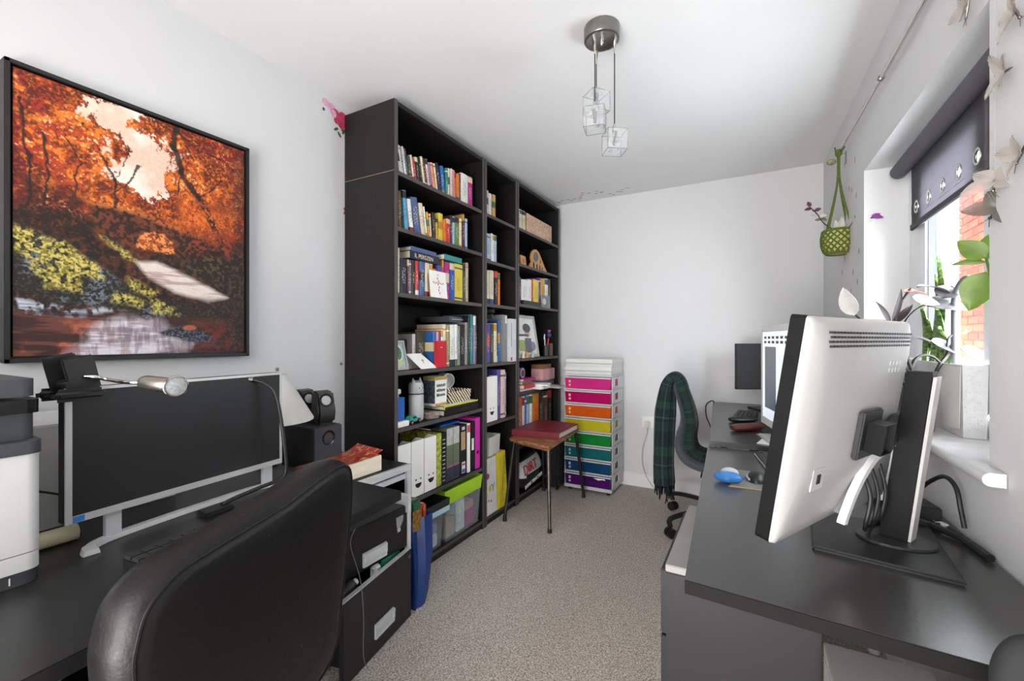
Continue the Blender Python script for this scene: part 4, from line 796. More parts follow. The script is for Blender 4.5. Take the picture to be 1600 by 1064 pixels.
out = [(3.075, 0), (3.43, 0), (3.36, 0.045), (3.29, 0.115), (3.245, 0.155), (3.20, 0.168), (3.15, 0.160), (3.115, 0.13), (3.10, 0.09), (3.12, 0.06), (3.085, 0.03)]
part('body', MB().extr([(-1.555, y, 1.757 + z) for y, z in out], (0.014, 0, 0), 0, 0.002), OAK, t)
part('eye', MB().lathe([(0.040, 0), (0.040, 0.004), (0.026, 0.004), (0.026, 0.001), (0.0, 0.001)], (-1.541, 3.185, 1.863), 20, ax=(1, 0, 0)), pm('#5a6575', 0.4, name='slate_inlay'), t, smooth=40)
mb = MB()
for y, z, r in ((3.15, 0.035, 0.022), (3.21, 0.03, 0.02), (3.265, 0.03, 0.018), (3.31, 0.025, 0.014), (3.275, 0.08, 0.013)): mb.sphere((-1.541, y, 1.757 + z), r, 10, 0, (0.06, 0.7, 1.3))
part('fretwork', mb, BWOOD, t)
t = thing('desk_tray', 'black shallow tray in front of third-shelf books, far bookcase', 'tray', (-1.516, 3.05, 1.4605))
part('tray', MB().loft([[(-1.527, 2.905, 1.461), (-1.504, 2.905, 1.461), (-1.504, 3.20, 1.461), (-1.527, 3.20, 1.461)], [(-1.529, 2.90, 1.492), (-1.502, 2.90, 1.492), (-1.502, 3.205, 1.492), (-1.529, 3.205, 1.492)], [(-1.527, 2.903, 1.492), (-1.504, 2.903, 1.492), (-1.504, 3.202, 1.492), (-1.527, 3.202, 1.492)], [(-1.526, 2.907, 1.464), (-1.505, 2.907, 1.464), (-1.505, 3.198, 1.464), (-1.526, 3.198, 1.464)]]), BLACK, t)
picture_frame(3.235, 3.395, 1.460, 0.10, 0.05, pm('#8f8f8a', 0.5, name='grey_frame'), [(0, 1, 0, 1, '#5f6f70', 'r'), (0.1, 0.6, 0.2, 0.8, '#c9c6bd', 'o')], 'little grey snapshot frame before books, far bookcase third shelf', x=-1.506, w_=0.006)
picture_frame(2.852, 3.215, 1.058, 0.330, 0.16, SVF, [(0, 1, 0, 1, '#dcdcd8', 'r'), (0.18, 0.9, 0.04, 0.40, '#6f6f74', 'o'), (0.05, 0.35, 0.1, 0.4, '#8ca04c', 'r'), (0.4, 0.75, 0.05, 0.45, '#4a4d5c', 'r'), (0.42, 0.72, 0.46, 0.70, '#c79b80', 'o'), (0.36, 0.78, 0.60, 0.86, '#2e2c30', 'o'), (0.1, 0.62, 0.5, 0.56, '#3a3a40', 'r'), (0.7, 0.95, 0.1, 0.35, '#7a6f8c', 'o')], 'silver framed portrait photograph leaning on far bookcase fourth shelf', x=-1.518, w_=0.024)
for i, (y, c_, nm) in enumerate(((2.905, '#c9c2b0', 'cream'), (2.965, '#c08a4a', 'amber'), (3.06, '#9aa8a8', 'grey-blue'))):
    one('figurine', MB().lathe([(0.014, 0), (0.016, 0.008), (0.010, 0.022), (0.012, 0.034), (0.006, 0.045), (0, 0.047)], (-1.508, y, 1.0585), 12), pm(c_, 0.4, name='glazed_' + nm.replace('-', '_')), 'tiny %s figurine before the silver framed portrait' % nm, 'figurine', smooth=True)
t = thing('pen_pot', 'black pen pot with red and blue toy pen on far bookcase', 'pen pot', (-1.535, 3.37, 1.0585))
part('pot', MB().lathe([(0.033, 0), (0.034, 0.09), (0.031, 0.09), (0.030, 0.004), (0, 0.004)], (-1.535, 3.37, 1.0587), 20), BLACK, t, smooth=40)
part('pen', MB().cyl((-1.535, 3.375, 1.066), (-1.525, 3.40, 1.21), 0.006, n=10), pm('#c0242c', 0.4, name='red_plastic'), t, 'red pen')
part('pen_topper', MB().sphere((-1.524, 3.402, 1.235), 0.022, 12).sphere((-1.521, 3.402, 1.268), 0.015, 10, 1).sphere((-1.522, 3.38, 1.275), 0.008, 8, 0).sphere((-1.522, 3.424, 1.275), 0.008, 8, 0), [pm('#28306a', 0.4, name='blue_plastic'), pm('#b04a5a', 0.4, name='rose_plastic')], t, smooth=True)
part('cable', MB().tube([(-1.54, 3.36, 1.07), (-1.53, 3.335, 1.19), (-1.52, 3.31, 1.24), (-1.52, 3.30, 1.20)], 0.004, 8, smooth=5), WPL, t, smooth=True)
one('brown_box', MB().bb((-1.57, 3.415, 1.0586), (-1.515, 3.47, 1.165), 0.002), pm('#6b4a42', 0.5, name='brown_card'), 'small upright brown box beside the black pen pot', 'box')
# papers and boxes on the fifth shelf of the far bookcase
flat_book(-1.66, -1.51, 2.86, 3.06, 0.8105, 0.020, 'white', 'white booklet at bottom of paper pile, far bookcase', 'booklet')
flat_book(-1.65, -1.48, 2.865, 3.05, 0.8315, 0.028, 'crimson', 'crimson book in the paper pile, far bookcase', 'book')
flat_book(-1.65, -1.50, 2.88, 3.03, 0.8605, 0.022, 'green', 'green book on the crimson one in the paper pile', 'book')
flat_book(-1.64, -1.49, 2.875, 3.07, 0.8835, 0.020, 'magenta', 'magenta book on top of the green one in the pile', 'book')
one('paper_stack', MB().bb((-1.60, 3.075, 0.8106), (-1.44, 3.24, 0.835)).box((-1.50, 3.16, 0.842), (0.17, 0.16, 0.012), rz=0.25), PAPER, 'loose white paper stack jutting from the far bookcase', 'paper')
t = one('paper_sheet', MB().box((-1.48, 3.34, 0.8125), (0.30, 0.22, 0.003), rz=-0.15), pm('#d8d4d0', 0.7, name='grey_paper'), 'grey-white card jutting towards the drawer tower', 'card')
one('pink_box', MB().bb((-1.62, 3.26, 0.8605), (-1.51, 3.50, 0.955), 0.003), pm('#cf9a9c', 0.5, var=0.15, name='pink_card'), 'dusty pink box on fifth shelf, far bookcase', 'box')
one('grey_box', MB().bb((-1.63, 3.255, 0.8146), (-1.52, 3.51, 0.860), 0.003), pm('#6f6b70', 0.5, name='grey_card2'), 'flat grey box beneath the dusty pink box', 'box')
one('wooden_box', MB().bb((-1.63, 3.28, 0.9555), (-1.53, 3.47, 0.990), 0.003), pm('#8a5f3a', 0.5, var=0.2, name='brown_wood'), 'low brown wooden box on the dusty pink box', 'box')
t = thing('tape_dispenser', 'round red and blue tape dispenser on the magenta book', 'tape dispenser', (-1.55, 2.93, 0.904))
part('disc', MB().cyl((-1.57, 2.94, 0.944), (-1.53, 2.94, 0.944), 0.038, n=24), pm('#8e96b8', 0.35, name='blue_grey_plastic'), t, smooth=40)
part('roll', MB().cyl((-1.5298, 2.94, 0.944), (-1.528, 2.94, 0.944), 0.026, n=20), pm('#7a2030', 0.4, name='dark_red'), t, smooth=40)
t = thing('litter_bag', 'black and white bag with red lettering in bottom of far bookcase', 'bag', (-1.58, 3.02, 0.0575))
def bagf(u, v):
    a = 2 * PI * u; zz = v; k = math.sin(PI * (0.12 + 0.86 * zz)) ** 0.6
    return (-1.62 + 0.150 * k * math.copysign(abs(math.cos(a)) ** 0.6, math.cos(a)), 3.035 + 0.200 * (0.9 if zz > 0.9 else 1) * math.copysign(abs(math.sin(a)) ** 0.5, math.sin(a)) * (0.95 + 0.05 * k), 0.0585 + 0.275 * zz + 0.012 * math.sin(3 * a) * zz)
mb = MB().grid(bagf, 28, 12)
for f in mb.bm.faces:
    zc = f.calc_center_median().z; yc = f.calc_center_median().y
    f.material_index = 1 if 0.19 < zc - 0.10 * (yc - 3.02) < 0.285 else 0
part('bag_body', mb, [pm('#1a1b1e', 0.35, bmp=0.3, bs=30, name='black_film'), pm('#d8d8dc', 0.35, bmp=0.3, bs=30, name='white_film')], t, smooth=True)
part('red_lettering', text_mb('DIRT', 0.10, (-1.4660, 2.845, 0.198), (0, 1, 0.10), (-0.25, 0, 1), 0.004), pm('#b51f2c', 0.4, name='red_print3'), t)
part('small_lettering', text_mb('LOW TRACKER', 0.042, (-1.4660, 2.855, 0.098), (0, 1, 0.12), (0.05, 0, 1), 0.004), PAPER, t)
# ------------------------------------------------------------------ left desk and what stands on it
def ccurve(pts, k=5):
    n = len(pts); out = []
    for i in range(n):
        p0, p1, p2, p3 = (V(pts[(i + d) % n]) for d in (-1, 0, 1, 2))
        for j in range(k):
            t = j / k; out.append(0.5 * ((2 * p1) + (p2 - p0) * t + (2 * p0 - 5 * p1 + 4 * p2 - p3) * t * t + (3 * p1 - p0 - 3 * p2 + p3) * t ** 3))
    return out
ld = thing('desk', 'long black desk along the left wall under the picture', 'desk', (-1.37, 0.25, 0))
part('desktop', MB().extr([(XL + 0.018, -0.50, 0.702), (-0.80, -0.50, 0.702), (-0.945, 1.012, 0.702), (XL + 0.018, 1.012, 0.702)], (0, 0, 0.028), 0, 0.002), LAMINATE, ld)
for y in (-0.49, 0.985): part('leg_panel', MB().bb((XL + 0.02, y, 0), (-1.40 if y > 0 else -1.0, y + 0.022, 0.7018)), BWOOD, ld)
part('modesty_panel', MB().bb((XL + 0.05, -0.468, 0.40), (XL + 0.066, 0.984, 0.7018)), BWOOD, ld)

# printer
pr = thing('printer', 'grey and white multifunction laser printer at left edge of desk', 'printer', (-1.42, 0.08, 0.7305))
PD = pm('#45474b', 0.45, name='printer_grey')
def rbox(x0, x1, y0, y1, z0, z1, r=0.02):
    pts = []
    for cx, cy, a0 in ((x1 - r, y1 - r, 0), (x0 + r, y1 - r, 90), (x0 + r, y0 + r, 180), (x1 - r, y0 + r, 270)):
        for k in range(5): a = math.radians(a0 + k * 22.5); pts.append((cx + r * math.cos(a), cy + r * math.sin(a)))
    return MB().loft([[(x, y, z0) for x, y in pts], [(x, y, z1) for x, y in pts]])
part('base', rbox(-1.62, -1.204, -0.14, 0.300, 0.7308, 0.756), PD, pr, smooth=40)
part('paper_drawer', rbox(-1.62, -1.200, -0.14, 0.302, 0.757, 0.7885), WPL, pr, smooth=40)
part('body', rbox(-1.62, -1.200, -0.14, 0.302, 0.7905, 0.975), WPL, pr, smooth=40)
mb = rbox(-1.62, -1.196, -0.14, 0.304, 0.976, 1.000); part('output_lip', mb, PD, pr, smooth=40)
mb = rbox(-1.62, -1.225, -0.14, 0.300, 1.0005, 1.052); part('control_panel', mb, PD, pr, smooth=40)
part('handle_slot', MB().bb((-1.2252, 0.02, 1.006), (-1.2235, 0.245, 1.018), 0.0006), pm('#5c5e63', 0.4, name='slot_grey'), pr)
part('gloss_band', rbox(-1.62, -1.202, -0.14, 0.302, 1.0525, 1.078), BLACKG, pr, smooth=40)
part('scanner', rbox(-1.62, -1.206, -0.14, 0.296, 1.084, 1.117), PD, pr, smooth=40)
part('scanner_hinge', MB().bb((-1.61, -0.10, 1.0782), (-1.30, 0.25, 1.0838)), GREY, pr)
part('feeder', rbox(-1.60, -1.24, -0.14, 0.235, 1.1172, 1.138), PD, pr, smooth=40)
part('number', text_mb('1', 0.020, (-1.2035, 0.255, 0.7365), (0, 1, 0), (0, 0, 1)), WPL, pr)
one('white_box', MB().bb((-1.80, 0.345, 0.7305), (-1.50, 0.66, 0.985), 0.004), pm('#cfd0d0', 0.5, name='pale_card_box'), 'pale box behind the left monitor, beside the printer', 'box')
t = thing('paper_roll', 'cream paper roll lying on the desk below the left monitor corner', 'roll', (-1.37, 0.35, 0.731))
part('roll', MB().cyl((-1.372, 0.312, 0.749), (-1.372, 0.402, 0.749), 0.018, n=18), pm('#d8cfae', 0.7, name='cream_card'), t, smooth=40)
part('end_cap', MB().cyl((-1.372, 0.4022, 0.749), (-1.372, 0.4045, 0.749), 0.016, n=9), BLACK, t)
one('cable', MB().tube([(-1.50, 0.305, 0.850), (-1.45, 0.33, 0.852), (-1.40, 0.36, 0.846), (-1.36, 0.42, 0.82), (-1.36, 0.5, 0.79)], 0.0025, 6, smooth=4), BLACK, 'thin black cable between the printer and the left monitor', 'cable')

# left monitor
A, B = V((-1.277, 0.355, 0)), V((-1.332, 0.878, 0)); du = (B - A).normalized(); dn = V((du.y, -du.x, 0)); Wm = (B - A).length
lm = thing('monitor', 'wide black screen with silver bezel and curved white stand on left desk', 'monitor', tuple((A + B) / 2 + V((0, 0, 0.7305))))
def LM(s, z, n=0.0): return A + du * s + dn * n + V((0, 0, z))
Z0, Z1 = 0.797, 1.088
def slabm(s0, s1, z0, z1, n0, n1, bev=0.0): return MB().extr([LM(s0, z0, n0), LM(s1, z0, n0), LM(s1, z1, n0), LM(s0, z1, n0)], dn * (n1 - n0), 0, bev)
part('housing', slabm(0, Wm, Z0, Z1, -0.030, -0.004, 0.003), BLACK, lm)
BZ = pm('#cfcfcd', 0.35, 0.35, var=0.04, name='silver_bezel')
mb = MB()
for s0, s1, z0, z1 in ((0, 0.0115, Z0, Z1), (Wm - 0.007, Wm, Z0, Z1), (0.0115, Wm - 0.007, Z0, Z0 + 0.015), (0.0115, Wm - 0.007, Z1 - 0.007, Z1)):
    m_ = MB()
    mb.extr([LM(s0, z0, -0.0038), LM(s1, z0, -0.0038), LM(s1, z1, -0.0038), LM(s0, z1, -0.0038)], dn * 0.0048)
part('bezel', mb, BZ, lm)
part('screen', slabm(0.0115, Wm - 0.007, Z0 + 0.015, Z1 - 0.007, -0.0038, -0.0018), pm('#2b2b2c', 0.32, var=0.03, spec=0.4, name='matt_screen'), lm)
part('sticker', slabm(0.012, 0.032, Z0 + 0.001, Z0 + 0.014, 0.001, 0.0014), pm('#3b78c2', 0.4, name='blue_sticker'), lm, 'small blue energy sticker')
STW = pm('#c3c4c6', 0.35, var=0.03, name='white_stand')
for s_ in (0.075, Wm - 0.055): part('stand_post', MB().extr([LM(s_, 0.742, -0.024), LM(s_ + 0.03, 0.742, -0.024), LM(s_ + 0.03, 0.803, -0.024), LM(s_, 0.803, -0.024)], dn * 0.012), STW, lm)
bar = curve([LM(0.028, 0.736, 0.040), LM(0.035, 0.736, 0.012), LM(0.07, 0.736, -0.012), LM(0.16, 0.736, -0.022), LM(0.30, 0.736, -0.024), LM(0.44, 0.736, -0.020), LM(0.50, 0.736, 0.0), LM(0.515, 0.736, 0.03)], 6)
loops = []
for i, p in enumerate(bar):
    tt = (bar[min(i + 1, len(bar) - 1)] - bar[max(i - 1, 0)]).normalized(); sd = V((tt.y, -tt.x, 0)); wv = 0.011 if 6 < i < len(bar) - 7 else 0.014
    loops.append([p - sd * wv + V((0, 0, -0.005)), p + sd * wv + V((0, 0, -0.005)), p + sd * wv * 0.8 + V((0, 0, 0.006)), p - sd * wv * 0.8 + V((0, 0, 0.006))])
part('stand_bar', MB().loft(loops), STW, lm, smooth=40)

# clip lamp on the monitor's top edge
cl = thing('clip_lamp', 'chrome spotlight on a black clip gripping the left monitor', 'lamp', (-1.285, 0.36, 1.05))
M4 = lambda s, z, n: LM(s, z, n)
mb = MB(); mb.box(LM(0.019, 1.074, 0.014), (0.024, 0.092, 0.027), rz=math.atan2(-du.x, du.y), bev=0.010, seg=3); part('jaw', mb, BLACK, cl, smooth=40)
mb = MB(); mb.box(LM(0.019, 1.074, -0.048), (0.022, 0.092, 0.027), rz=math.atan2(-du.x, du.y), bev=0.009, seg=3); part('jaw', mb, BLACK, cl, smooth=40)
rr = Matrix.Rotation(math.atan2(-du.x, du.y), 3, 'Z') @ Matrix.Rotation(math.radians(12), 3, 'X')
mb = MB(); mb.box(LM(0.026, 1.118, 0.003), (0.007, 0.055, 0.075), rot=rr, bev=0.003); part('grip_plate', mb, BLACK, cl, smooth=40)
mb = MB(); mb.box(LM(0.012, 1.122, -0.040), (0.007, 0.055, 0.075), rot=rr, bev=0.003); part('grip_plate', mb, BLACK, cl, smooth=40)
mb = MB().cyl(LM(0.010, 1.094, 0.006), LM(0.010, 1.094, -0.044), 0.011, n=16); part('spring_pin', mb, BLACK, cl, smooth=40)
part('gooseneck', MB().tube([LM(0.030, 1.112, 0.008), LM(0.042, 1.110, 0.022), LM(0.062, 1.103, 0.026), (-1.185, 0.430, 1.099), (-1.160, 0.455, 1.0985)], 0.0042, 10, smooth=5), CHROME, cl, smooth=True)
hd, ht = V((-1.165, 0.452, 1.098)), V((-1.075, 0.482, 1.090)); ha = (ht - hd).normalized()
part('lamp_head', MB().lathe([(0.006, -0.012), (0.014, -0.006), (0.0165, 0.004), (0.0165, 0.060), (0.0150, 0.064), (0, 0.064)], hd, 20, ax=ha), pm('#a29a92', 0.35, 1.0, name='satin_nickel'), cl, smooth=40)
lens_c = hd + ha * 0.078; la = (ha * 0.5 + V((0.75, -0.35, -0.10))).normalized()
part('bulb_cup', MB().lathe([(0.010, -0.026), (0.020, -0.012), (0.0235, 0.0), (0.0235, 0.003), (0.0215, 0.004)], lens_c, 24, ax=la, cap=False), CHROME, cl, smooth=True)
part('lens', MB().lathe([(0.0212, 0.0), (0.016, 0.002), (0, 0.003)], lens_c, 24, ax=la), pm('#9a9da0', 0.25, var=0.2, vs=160, name='led_lens'), cl, smooth=True)

# black gooseneck LED lamp in front of the screen
gl = thing('desk_lamp', 'slim black gooseneck lamp arching over right end of left monitor', 'lamp', (-1.25, 0.66, 0.731))
part('base', MB().box((-1.258, 0.642, 0.7375), (0.055, 0.075, 0.013), bev=0.005), BLACK, gl, smooth=40)
part('arm', MB().tube([(-1.262, 0.660, 0.745), (-1.262, 0.690, 0.752), (-1.252, 0.760, 0.765), (-1.250, 0.815, 0.772), (-1.252, 0.838, 0.790), (-1.257, 0.838, 0.86), (-1.272, 0.832, 0.97), (-1.285, 0.822, 1.035), (-1.305, 0.800, 1.062), (-1.325, 0.775, 1.073)], 0.0055, 10, smooth=5), BLACK, gl, smooth=True)
part('lamp_tip', MB().tube([(-1.322, 0.779, 1.072), (-1.333, 0.765, 1.0775), (-1.345, 0.75, 1.078)], 0.0085, 10), STEEL, gl, smooth=True)

# table lamp with conical white shade, subwoofer, speakers
tl = thing('table_lamp', 'table lamp with white conical shade behind the left monitor', 'lamp', (-1.56, 0.97, 0.7305))
cx, cy = -1.565, 0.972
part('base', MB().lathe([(0.036, 0), (0.038, 0.008), (0.02, 0.02), (0.012, 0.04), (0.012, 0.20), (0, 0.20)], (cx, cy, 0.7306), 20), BLACK, tl, smooth=40)
part('lamp_shade', MB().lathe([(0.158, 0.165), (0.158, 0.170), (0.064, 0.335), (0.062, 0.335), (0.155, 0.168)], (cx, cy, 0.7306), 40, cap=False), pm('#d9d6cf', 0.8, var=0.03, bmp=0.2, bs=300, name='linen_shade'), tl, smooth=40)
part('shade_ring', MB().lathe([(0.013, 0.195), (0.013, 0.206), (0.010, 0.206)], (cx, cy, 0.7306), 16).cyl((cx - 0.06, cy, 0.7306 + 0.33), (cx + 0.06, cy, 0.7306 + 0.33), 0.002, n=6).cyl((cx, cy, 0.925), (cx, cy, 1.062), 0.003, n=6), STEEL, tl, kind='stuff')
sw = thing('subwoofer', 'grey black subwoofer with round port on the filing cabinet', 'speaker', (-1.59, 1.185, 0.6515))
SUBM = pm('#3a3c40', 0.55, var=0.1, name='sub_front')
part('cabinet', MB().bb((-1.70, 1.118, 0.652), (-1.505, 1.255, 0.846), 0.004), pm('#2c2c2d', 0.6, bmp=0.15, bs=200, name='sub_vinyl'), sw)
fp = part('front_panel', MB().bb((-1.505, 1.120, 0.654), (-1.498, 1.253, 0.844), 0.003), SUBM, sw)
part('bass_port', MB().lathe([(0.030, 0.001), (0.028, 0.004), (0.022, 0.002), (0.017, -0.002), (0.016, -0.006), (0, -0.006)], (-1.4985, 1.187, 0.800), 28, ax=(1, 0, 0), cap=False), BLACKG, fp, smooth=True)
def speaker(x, y, z, rz, label):
    t = thing('satellite_speaker', label, 'speaker', (x, y, z), rz, 'small black desktop speakers')
    part('body', MB().extr([(-0.045, -0.036, 0), (0.035, -0.036, 0.0), (0.045, -0.036, 0.045), (0.02, -0.036, 0.125), (-0.03, -0.036, 0.130)], (0, 0.072, 0), 0, 0.008), BLACK, t, local=True, smooth=40)
    ax = (0.954, 0, 0.30); c = V((0.0300, 0, 0.092))
    dr = part('driver_ring', MB().lathe([(0.028, 0.0), (0.028, 0.003), (0.023, 0.003), (0.020, -0.001)], c, 24, ax=ax, cap=False), BLACKG, t, local=True, smooth=40)
    part('driver_cone', MB().lathe([(0.0195, 0.0), (0.012, 0.004), (0.0, 0.006)], c, 20, ax=ax), LGREY, dr, local=True, smooth=True)
    part('stand_foot', MB().bb((-0.03, -0.025, -0.0075), (0.03, 0.025, 0.0)), BLACK, t, local=True)
speaker(-1.555, 1.205, 0.8540, -0.25, 'small black speaker with pale cone, front one on the subwoofer')
speaker(-1.668, 1.205, 0.8540, -0.1, 'small black speaker half hidden behind the white lampshade')

# keyboard and lead in front of the monitor
kb = thing('keyboard', 'black keyboard on left desk partly behind the leather chair', 'keyboard', (-1.08, 0.62, 0.731))
def kboard(t, c, rz, L_, W_, m, key, h=0.014):
    R_ = Matrix.Translation(V(c)) @ Matrix.Rotation(rz, 4, 'Z')
    b = MB().bb((-W_ / 2, -L_ / 2, 0), (W_ / 2, L_ / 2, h), 0.003); b.bm.transform(R_); part('case', b, m, t)
    nr, nc = 5, 15; me = None
    for i in range(nr):
        b = MB()
        for j in range(nc): b.box((-W_ / 2 + W_ * (i + 0.5) / nr, -L_ / 2 + L_ * (j + 0.5) / nc, h + 0.002), (W_ / nr * 0.8, L_ / nc * 0.84, 0.006))
        b.bm.transform(R_); part('key_row', b, key, t, kind='stuff')
kboard(kb, (-1.075, 0.60, 0.7312), math.radians(7), 0.40, 0.13, BLACK, DARK, 0.02)
one('cable', MB().tube([(-0.935, 0.345, 0.7335), (-0.965, 0.385, 0.7335), (-1.00, 0.40, 0.7335), (-1.04, 0.40, 0.7335)], 0.003, 8, smooth=4), WPL, 'short white cable on left desk beside the leather chair', 'cable', smooth=True)

# leather chair
ch = thing('office_chair', 'black leather office chair with back to the camera at left desk', 'chair', (-1.06, 0.41, 0))
LEATHER = pm('#0e0d0d', 0.44, var=0.25, vs=9, bmp=0.35, bs=120, spec=0.35, name='black_leather')
nt = LEATHER.node_tree; b_ = nt.nodes['Principled BSDF']; src = b_.inputs['Base Color'].links[0].from_socket
n_ = noise(nt, 1, 3, stretch=(90, 90, 45)); n2_ = noise(nt, 6, 2)
f_ = math_(nt, 'MULTIPLY', ramp(nt, n_.outputs[0], [(0.70, (0, 0, 0)), (0.76, (1, 1, 1))]), ramp(nt, n2_.outputs[0], [(0.5, (0, 0, 0)), (0.62, (1, 1, 1))]))
lk(nt, mixc(nt, f_, src, '#5a5653'), b_.inputs['Base Color'])   # pale scuffs in the leather
O = V((-0.72, 0.311, 0)); aa = V((-0.2431, 0.97, 0)); nn = V((0.97, 0.2431, 0))
PO = ccurve([(0.03, 0.50, 0), (-0.030, 0.60, 0), (-0.050, 0.745, 0), (-0.046, 0.795, 0), (-0.031, 0.832, 0), (0.010, 0.858, 0), (0.084, 0.868, 0), (0.206, 0.880, 0), (0.301, 0.900, 0), (0.365, 0.908, 0), (0.398, 0.900, 0), (0.411, 0.872, 0), (0.411, 0.810, 0), (0.394, 0.711, 0), (0.376, 0.617, 0), (0.34, 0.50, 0), (0.18, 0.47, 0)], 5)
cen = V((0.18, 0.69, 0))
def lp(e, d, sc=1.0):
    out = []
    for p in PO:
        q = cen + (p - cen) * sc; q = q + (p - cen).normalized() * e
        out.append(O + aa * q.x + nn * d + V((0, 0, q.y)))
    return out
mb = MB().loft([lp(0, 0.010, 0.4), lp(0, 0.009, 0.75), lp(0, 0.007, 0.92), lp(-0.004, 0.004), lp(0.0, -0.001), lp(0.008, -0.008), lp(0.014, -0.028), lp(0.013, -0.055), lp(0.004, -0.078), lp(0, -0.088, 0.92), lp(0, -0.080, 0.6)])
part('backrest', mb, LEATHER, ch, smooth=60)
part('piping', MB().tube(lp(0.001, 0.002) + [lp(0.001, 0.002)[0]], 0.0025, 6), LEATHER, ch, smooth=True)
mb = MB().box((-1.03, 0.42, 0.475), (0.44, 0.46, 0.09), rz=math.radians(14), bev=0.035, seg=4); part('seat', mb, LEATHER, ch, smooth=True)
part('back_bracket', MB().tube([(-1.02, 0.42, 0.42), (-0.86, 0.46, 0.43), (-0.79, 0.475, 0.47), (-0.795, 0.477, 0.55)], 0.02, 10, smooth=4), BLACK, ch, smooth=True)
part('gas_lift', MB().cyl((-1.03, 0.42, 0.09), (-1.03, 0.42, 0.43), 0.025), BLACK, ch, smooth=40)
for k in range(5):
    a = 2 * PI * k / 5 + 0.5; e = V((-1.03 + 0.27 * math.cos(a), 0.42 + 0.27 * math.sin(a), 0.07))
    lg = part('base_leg', MB().tube([(-1.03, 0.42, 0.105), (e + V((-1.03, 0.42, 0.12))) / 2, e], 0.018, 8), BLACK, ch, smooth=40)
    part('caster', MB().cyl(e + V((-0.02 * math.sin(a), 0.02 * math.cos(a), -0.043)), e + V((0.02 * math.sin(a), -0.02 * math.cos(a), -0.043)), 0.0265, n=16), BLACK, lg, smooth=40)

# filing cabinet and the book on it
fc = thing('filing_cabinet', 'black two-drawer filing cabinet with silver trim and handles', 'cabinet', (-1.58, 1.245, 0))
CBK = pm('#121213', 0.4, var=0.2, vs=60, name='cabinet_black'); TRIM = pm('#cdced0', 0.4, 0.25, var=0.05, name='cabinet_trim')
for ya, yb in ((1.022, 1.034), (1.456, 1.468)): part('side_panel', MB().bb((XL + 0.02, ya, 0.0), (-1.335, yb, 0.634)), CBK, fc)
part('top_panel', MB().bb((XL + 0.02, 1.022, 0.634), (-1.335, 1.468, 0.6505), 0.002), LAMINATE, fc)
part('back_panel', MB().bb((XL + 0.02, 1.034, 0.02), (XL + 0.032, 1.456, 0.634)), CBK, fc)
part('top_rail', MB().bb((-1.335, 1.022, 0.624), (-1.312, 1.468, 0.6505), 0.003), TRIM, fc)
part('side_rail', MB().bb((-1.335, 1.446, 0.27), (-1.315, 1.468, 0.623), 0.002), TRIM, fc)
part('side_rail', MB().bb((-1.335, 1.022, 0.27), (-1.315, 1.036, 0.623), 0.002), TRIM, fc)
part('inner_rail', MB().bb((-1.345, 1.037, 0.590), (-1.325, 1.445, 0.612), 0.002), TRIM, fc)
tr = part('drawer_tray', MB().bb((-1.52, 1.040, 0.505), (-1.205, 1.315, 0.538), 0.004), CBK, fc, 'pulled-out shallow black tray')
part('silver_edge', MB().bb((-1.52, 1.316, 0.508), (-1.192, 1.332, 0.578), 0.002), TRIM, tr)
def cab_handle(p, mat, par):
    b = MB(); b.bb((0, -0.062, -0.028), (0.004, 0.062, 0.028), 0.0015)
    b.bb((0.004, -0.062, 0.012), (0.014, 0.062, 0.028), 0.004); b.bb((0.004, -0.062, -0.028), (0.010, 0.062, -0.012), 0.003); b.bb((0.004, -0.062, -0.012), (0.010, -0.052, 0.012)); b.bb((0.004, 0.052, -0.012), (0.010, 0.062, 0.012))
    b.bm.transform(p); h = part('handle', b, TRIM, par)
d1 = part('upper_drawer_front', MB().bb((-1.335, 1.038, 0.300), (-1.318, 1.445, 0.500), 0.002), CBK, fc)
part('drawer_body', MB().bb((-1.78, 1.05, 0.31), (-1.336, 1.43, 0.47)), CBK, d1)
cab_handle(Matrix.Translation(V((-1.318, 1.258, 0.343))), TRIM, d1)
RZ_ = Matrix.Translation(V((-1.300, 1.441, 0))) @ Matrix.Rotation(math.radians(-100.5 + 90 + 20.5), 4, 'Z')
ang = math.atan2(0.07, 0.39)
RD = Matrix.Translation(V((-1.296, 1.446, 0))) @ Matrix.Rotation(ang, 4, 'Z')
b = MB().bb((-0.016, -0.43, 0.004), (0, 0, 0.294), 0.002); b.bm.transform(RD); d2 = part('lower_drawer_front', b, CBK, fc)
b = MB(); b.bb((-0.0165, -0.43, 0.2942), (0.0005, 0, 0.298)); b.bm.transform(RD); part('drawer_edge', b, TRIM, d2)
b = MB().bb((-0.25, -0.36, 0.012), (-0.0165, -0.354, 0.20)).bb((-0.25, -0.030, 0.012), (-0.0165, -0.024, 0.20)).bb((-0.25, -0.354, 0.012), (-0.0165, -0.03, 0.018)); b.bm.transform(RD); part('drawer_body', b, CBK, d2, kind='stuff')
cab_handle(RD @ Matrix.Translation(V((0.0, -0.196, 0.092))), TRIM, d2)
b = MB().cyl((0, -0.022, 0.268), (0.006, -0.022, 0.268), 0.009, n=14); b.bm.transform(RD); part('lock', b, STEEL, d2, smooth=40)
one('packet', MB().box((-1.352, 1.375, 0.255), (0.035, 0.13, 0.06), rz=0.15, bev=0.012), pm('#2e8f6a', 0.35, var=0.3, vs=40, name='green_foil'), 'green foil packet sticking out of the lower drawer', 'packet', smooth=True)
one('packet', MB().box((-1.345, 1.290, 0.250), (0.035, 0.04, 0.065), rz=0.15, bev=0.01), PAPER, 'white packet beside green foil in the lower drawer', 'packet', smooth=True)
t = thing('bottle', 'dark bottle with white cap lying in the lower drawer', 'bottle', (-1.30, 1.13, 0.21))
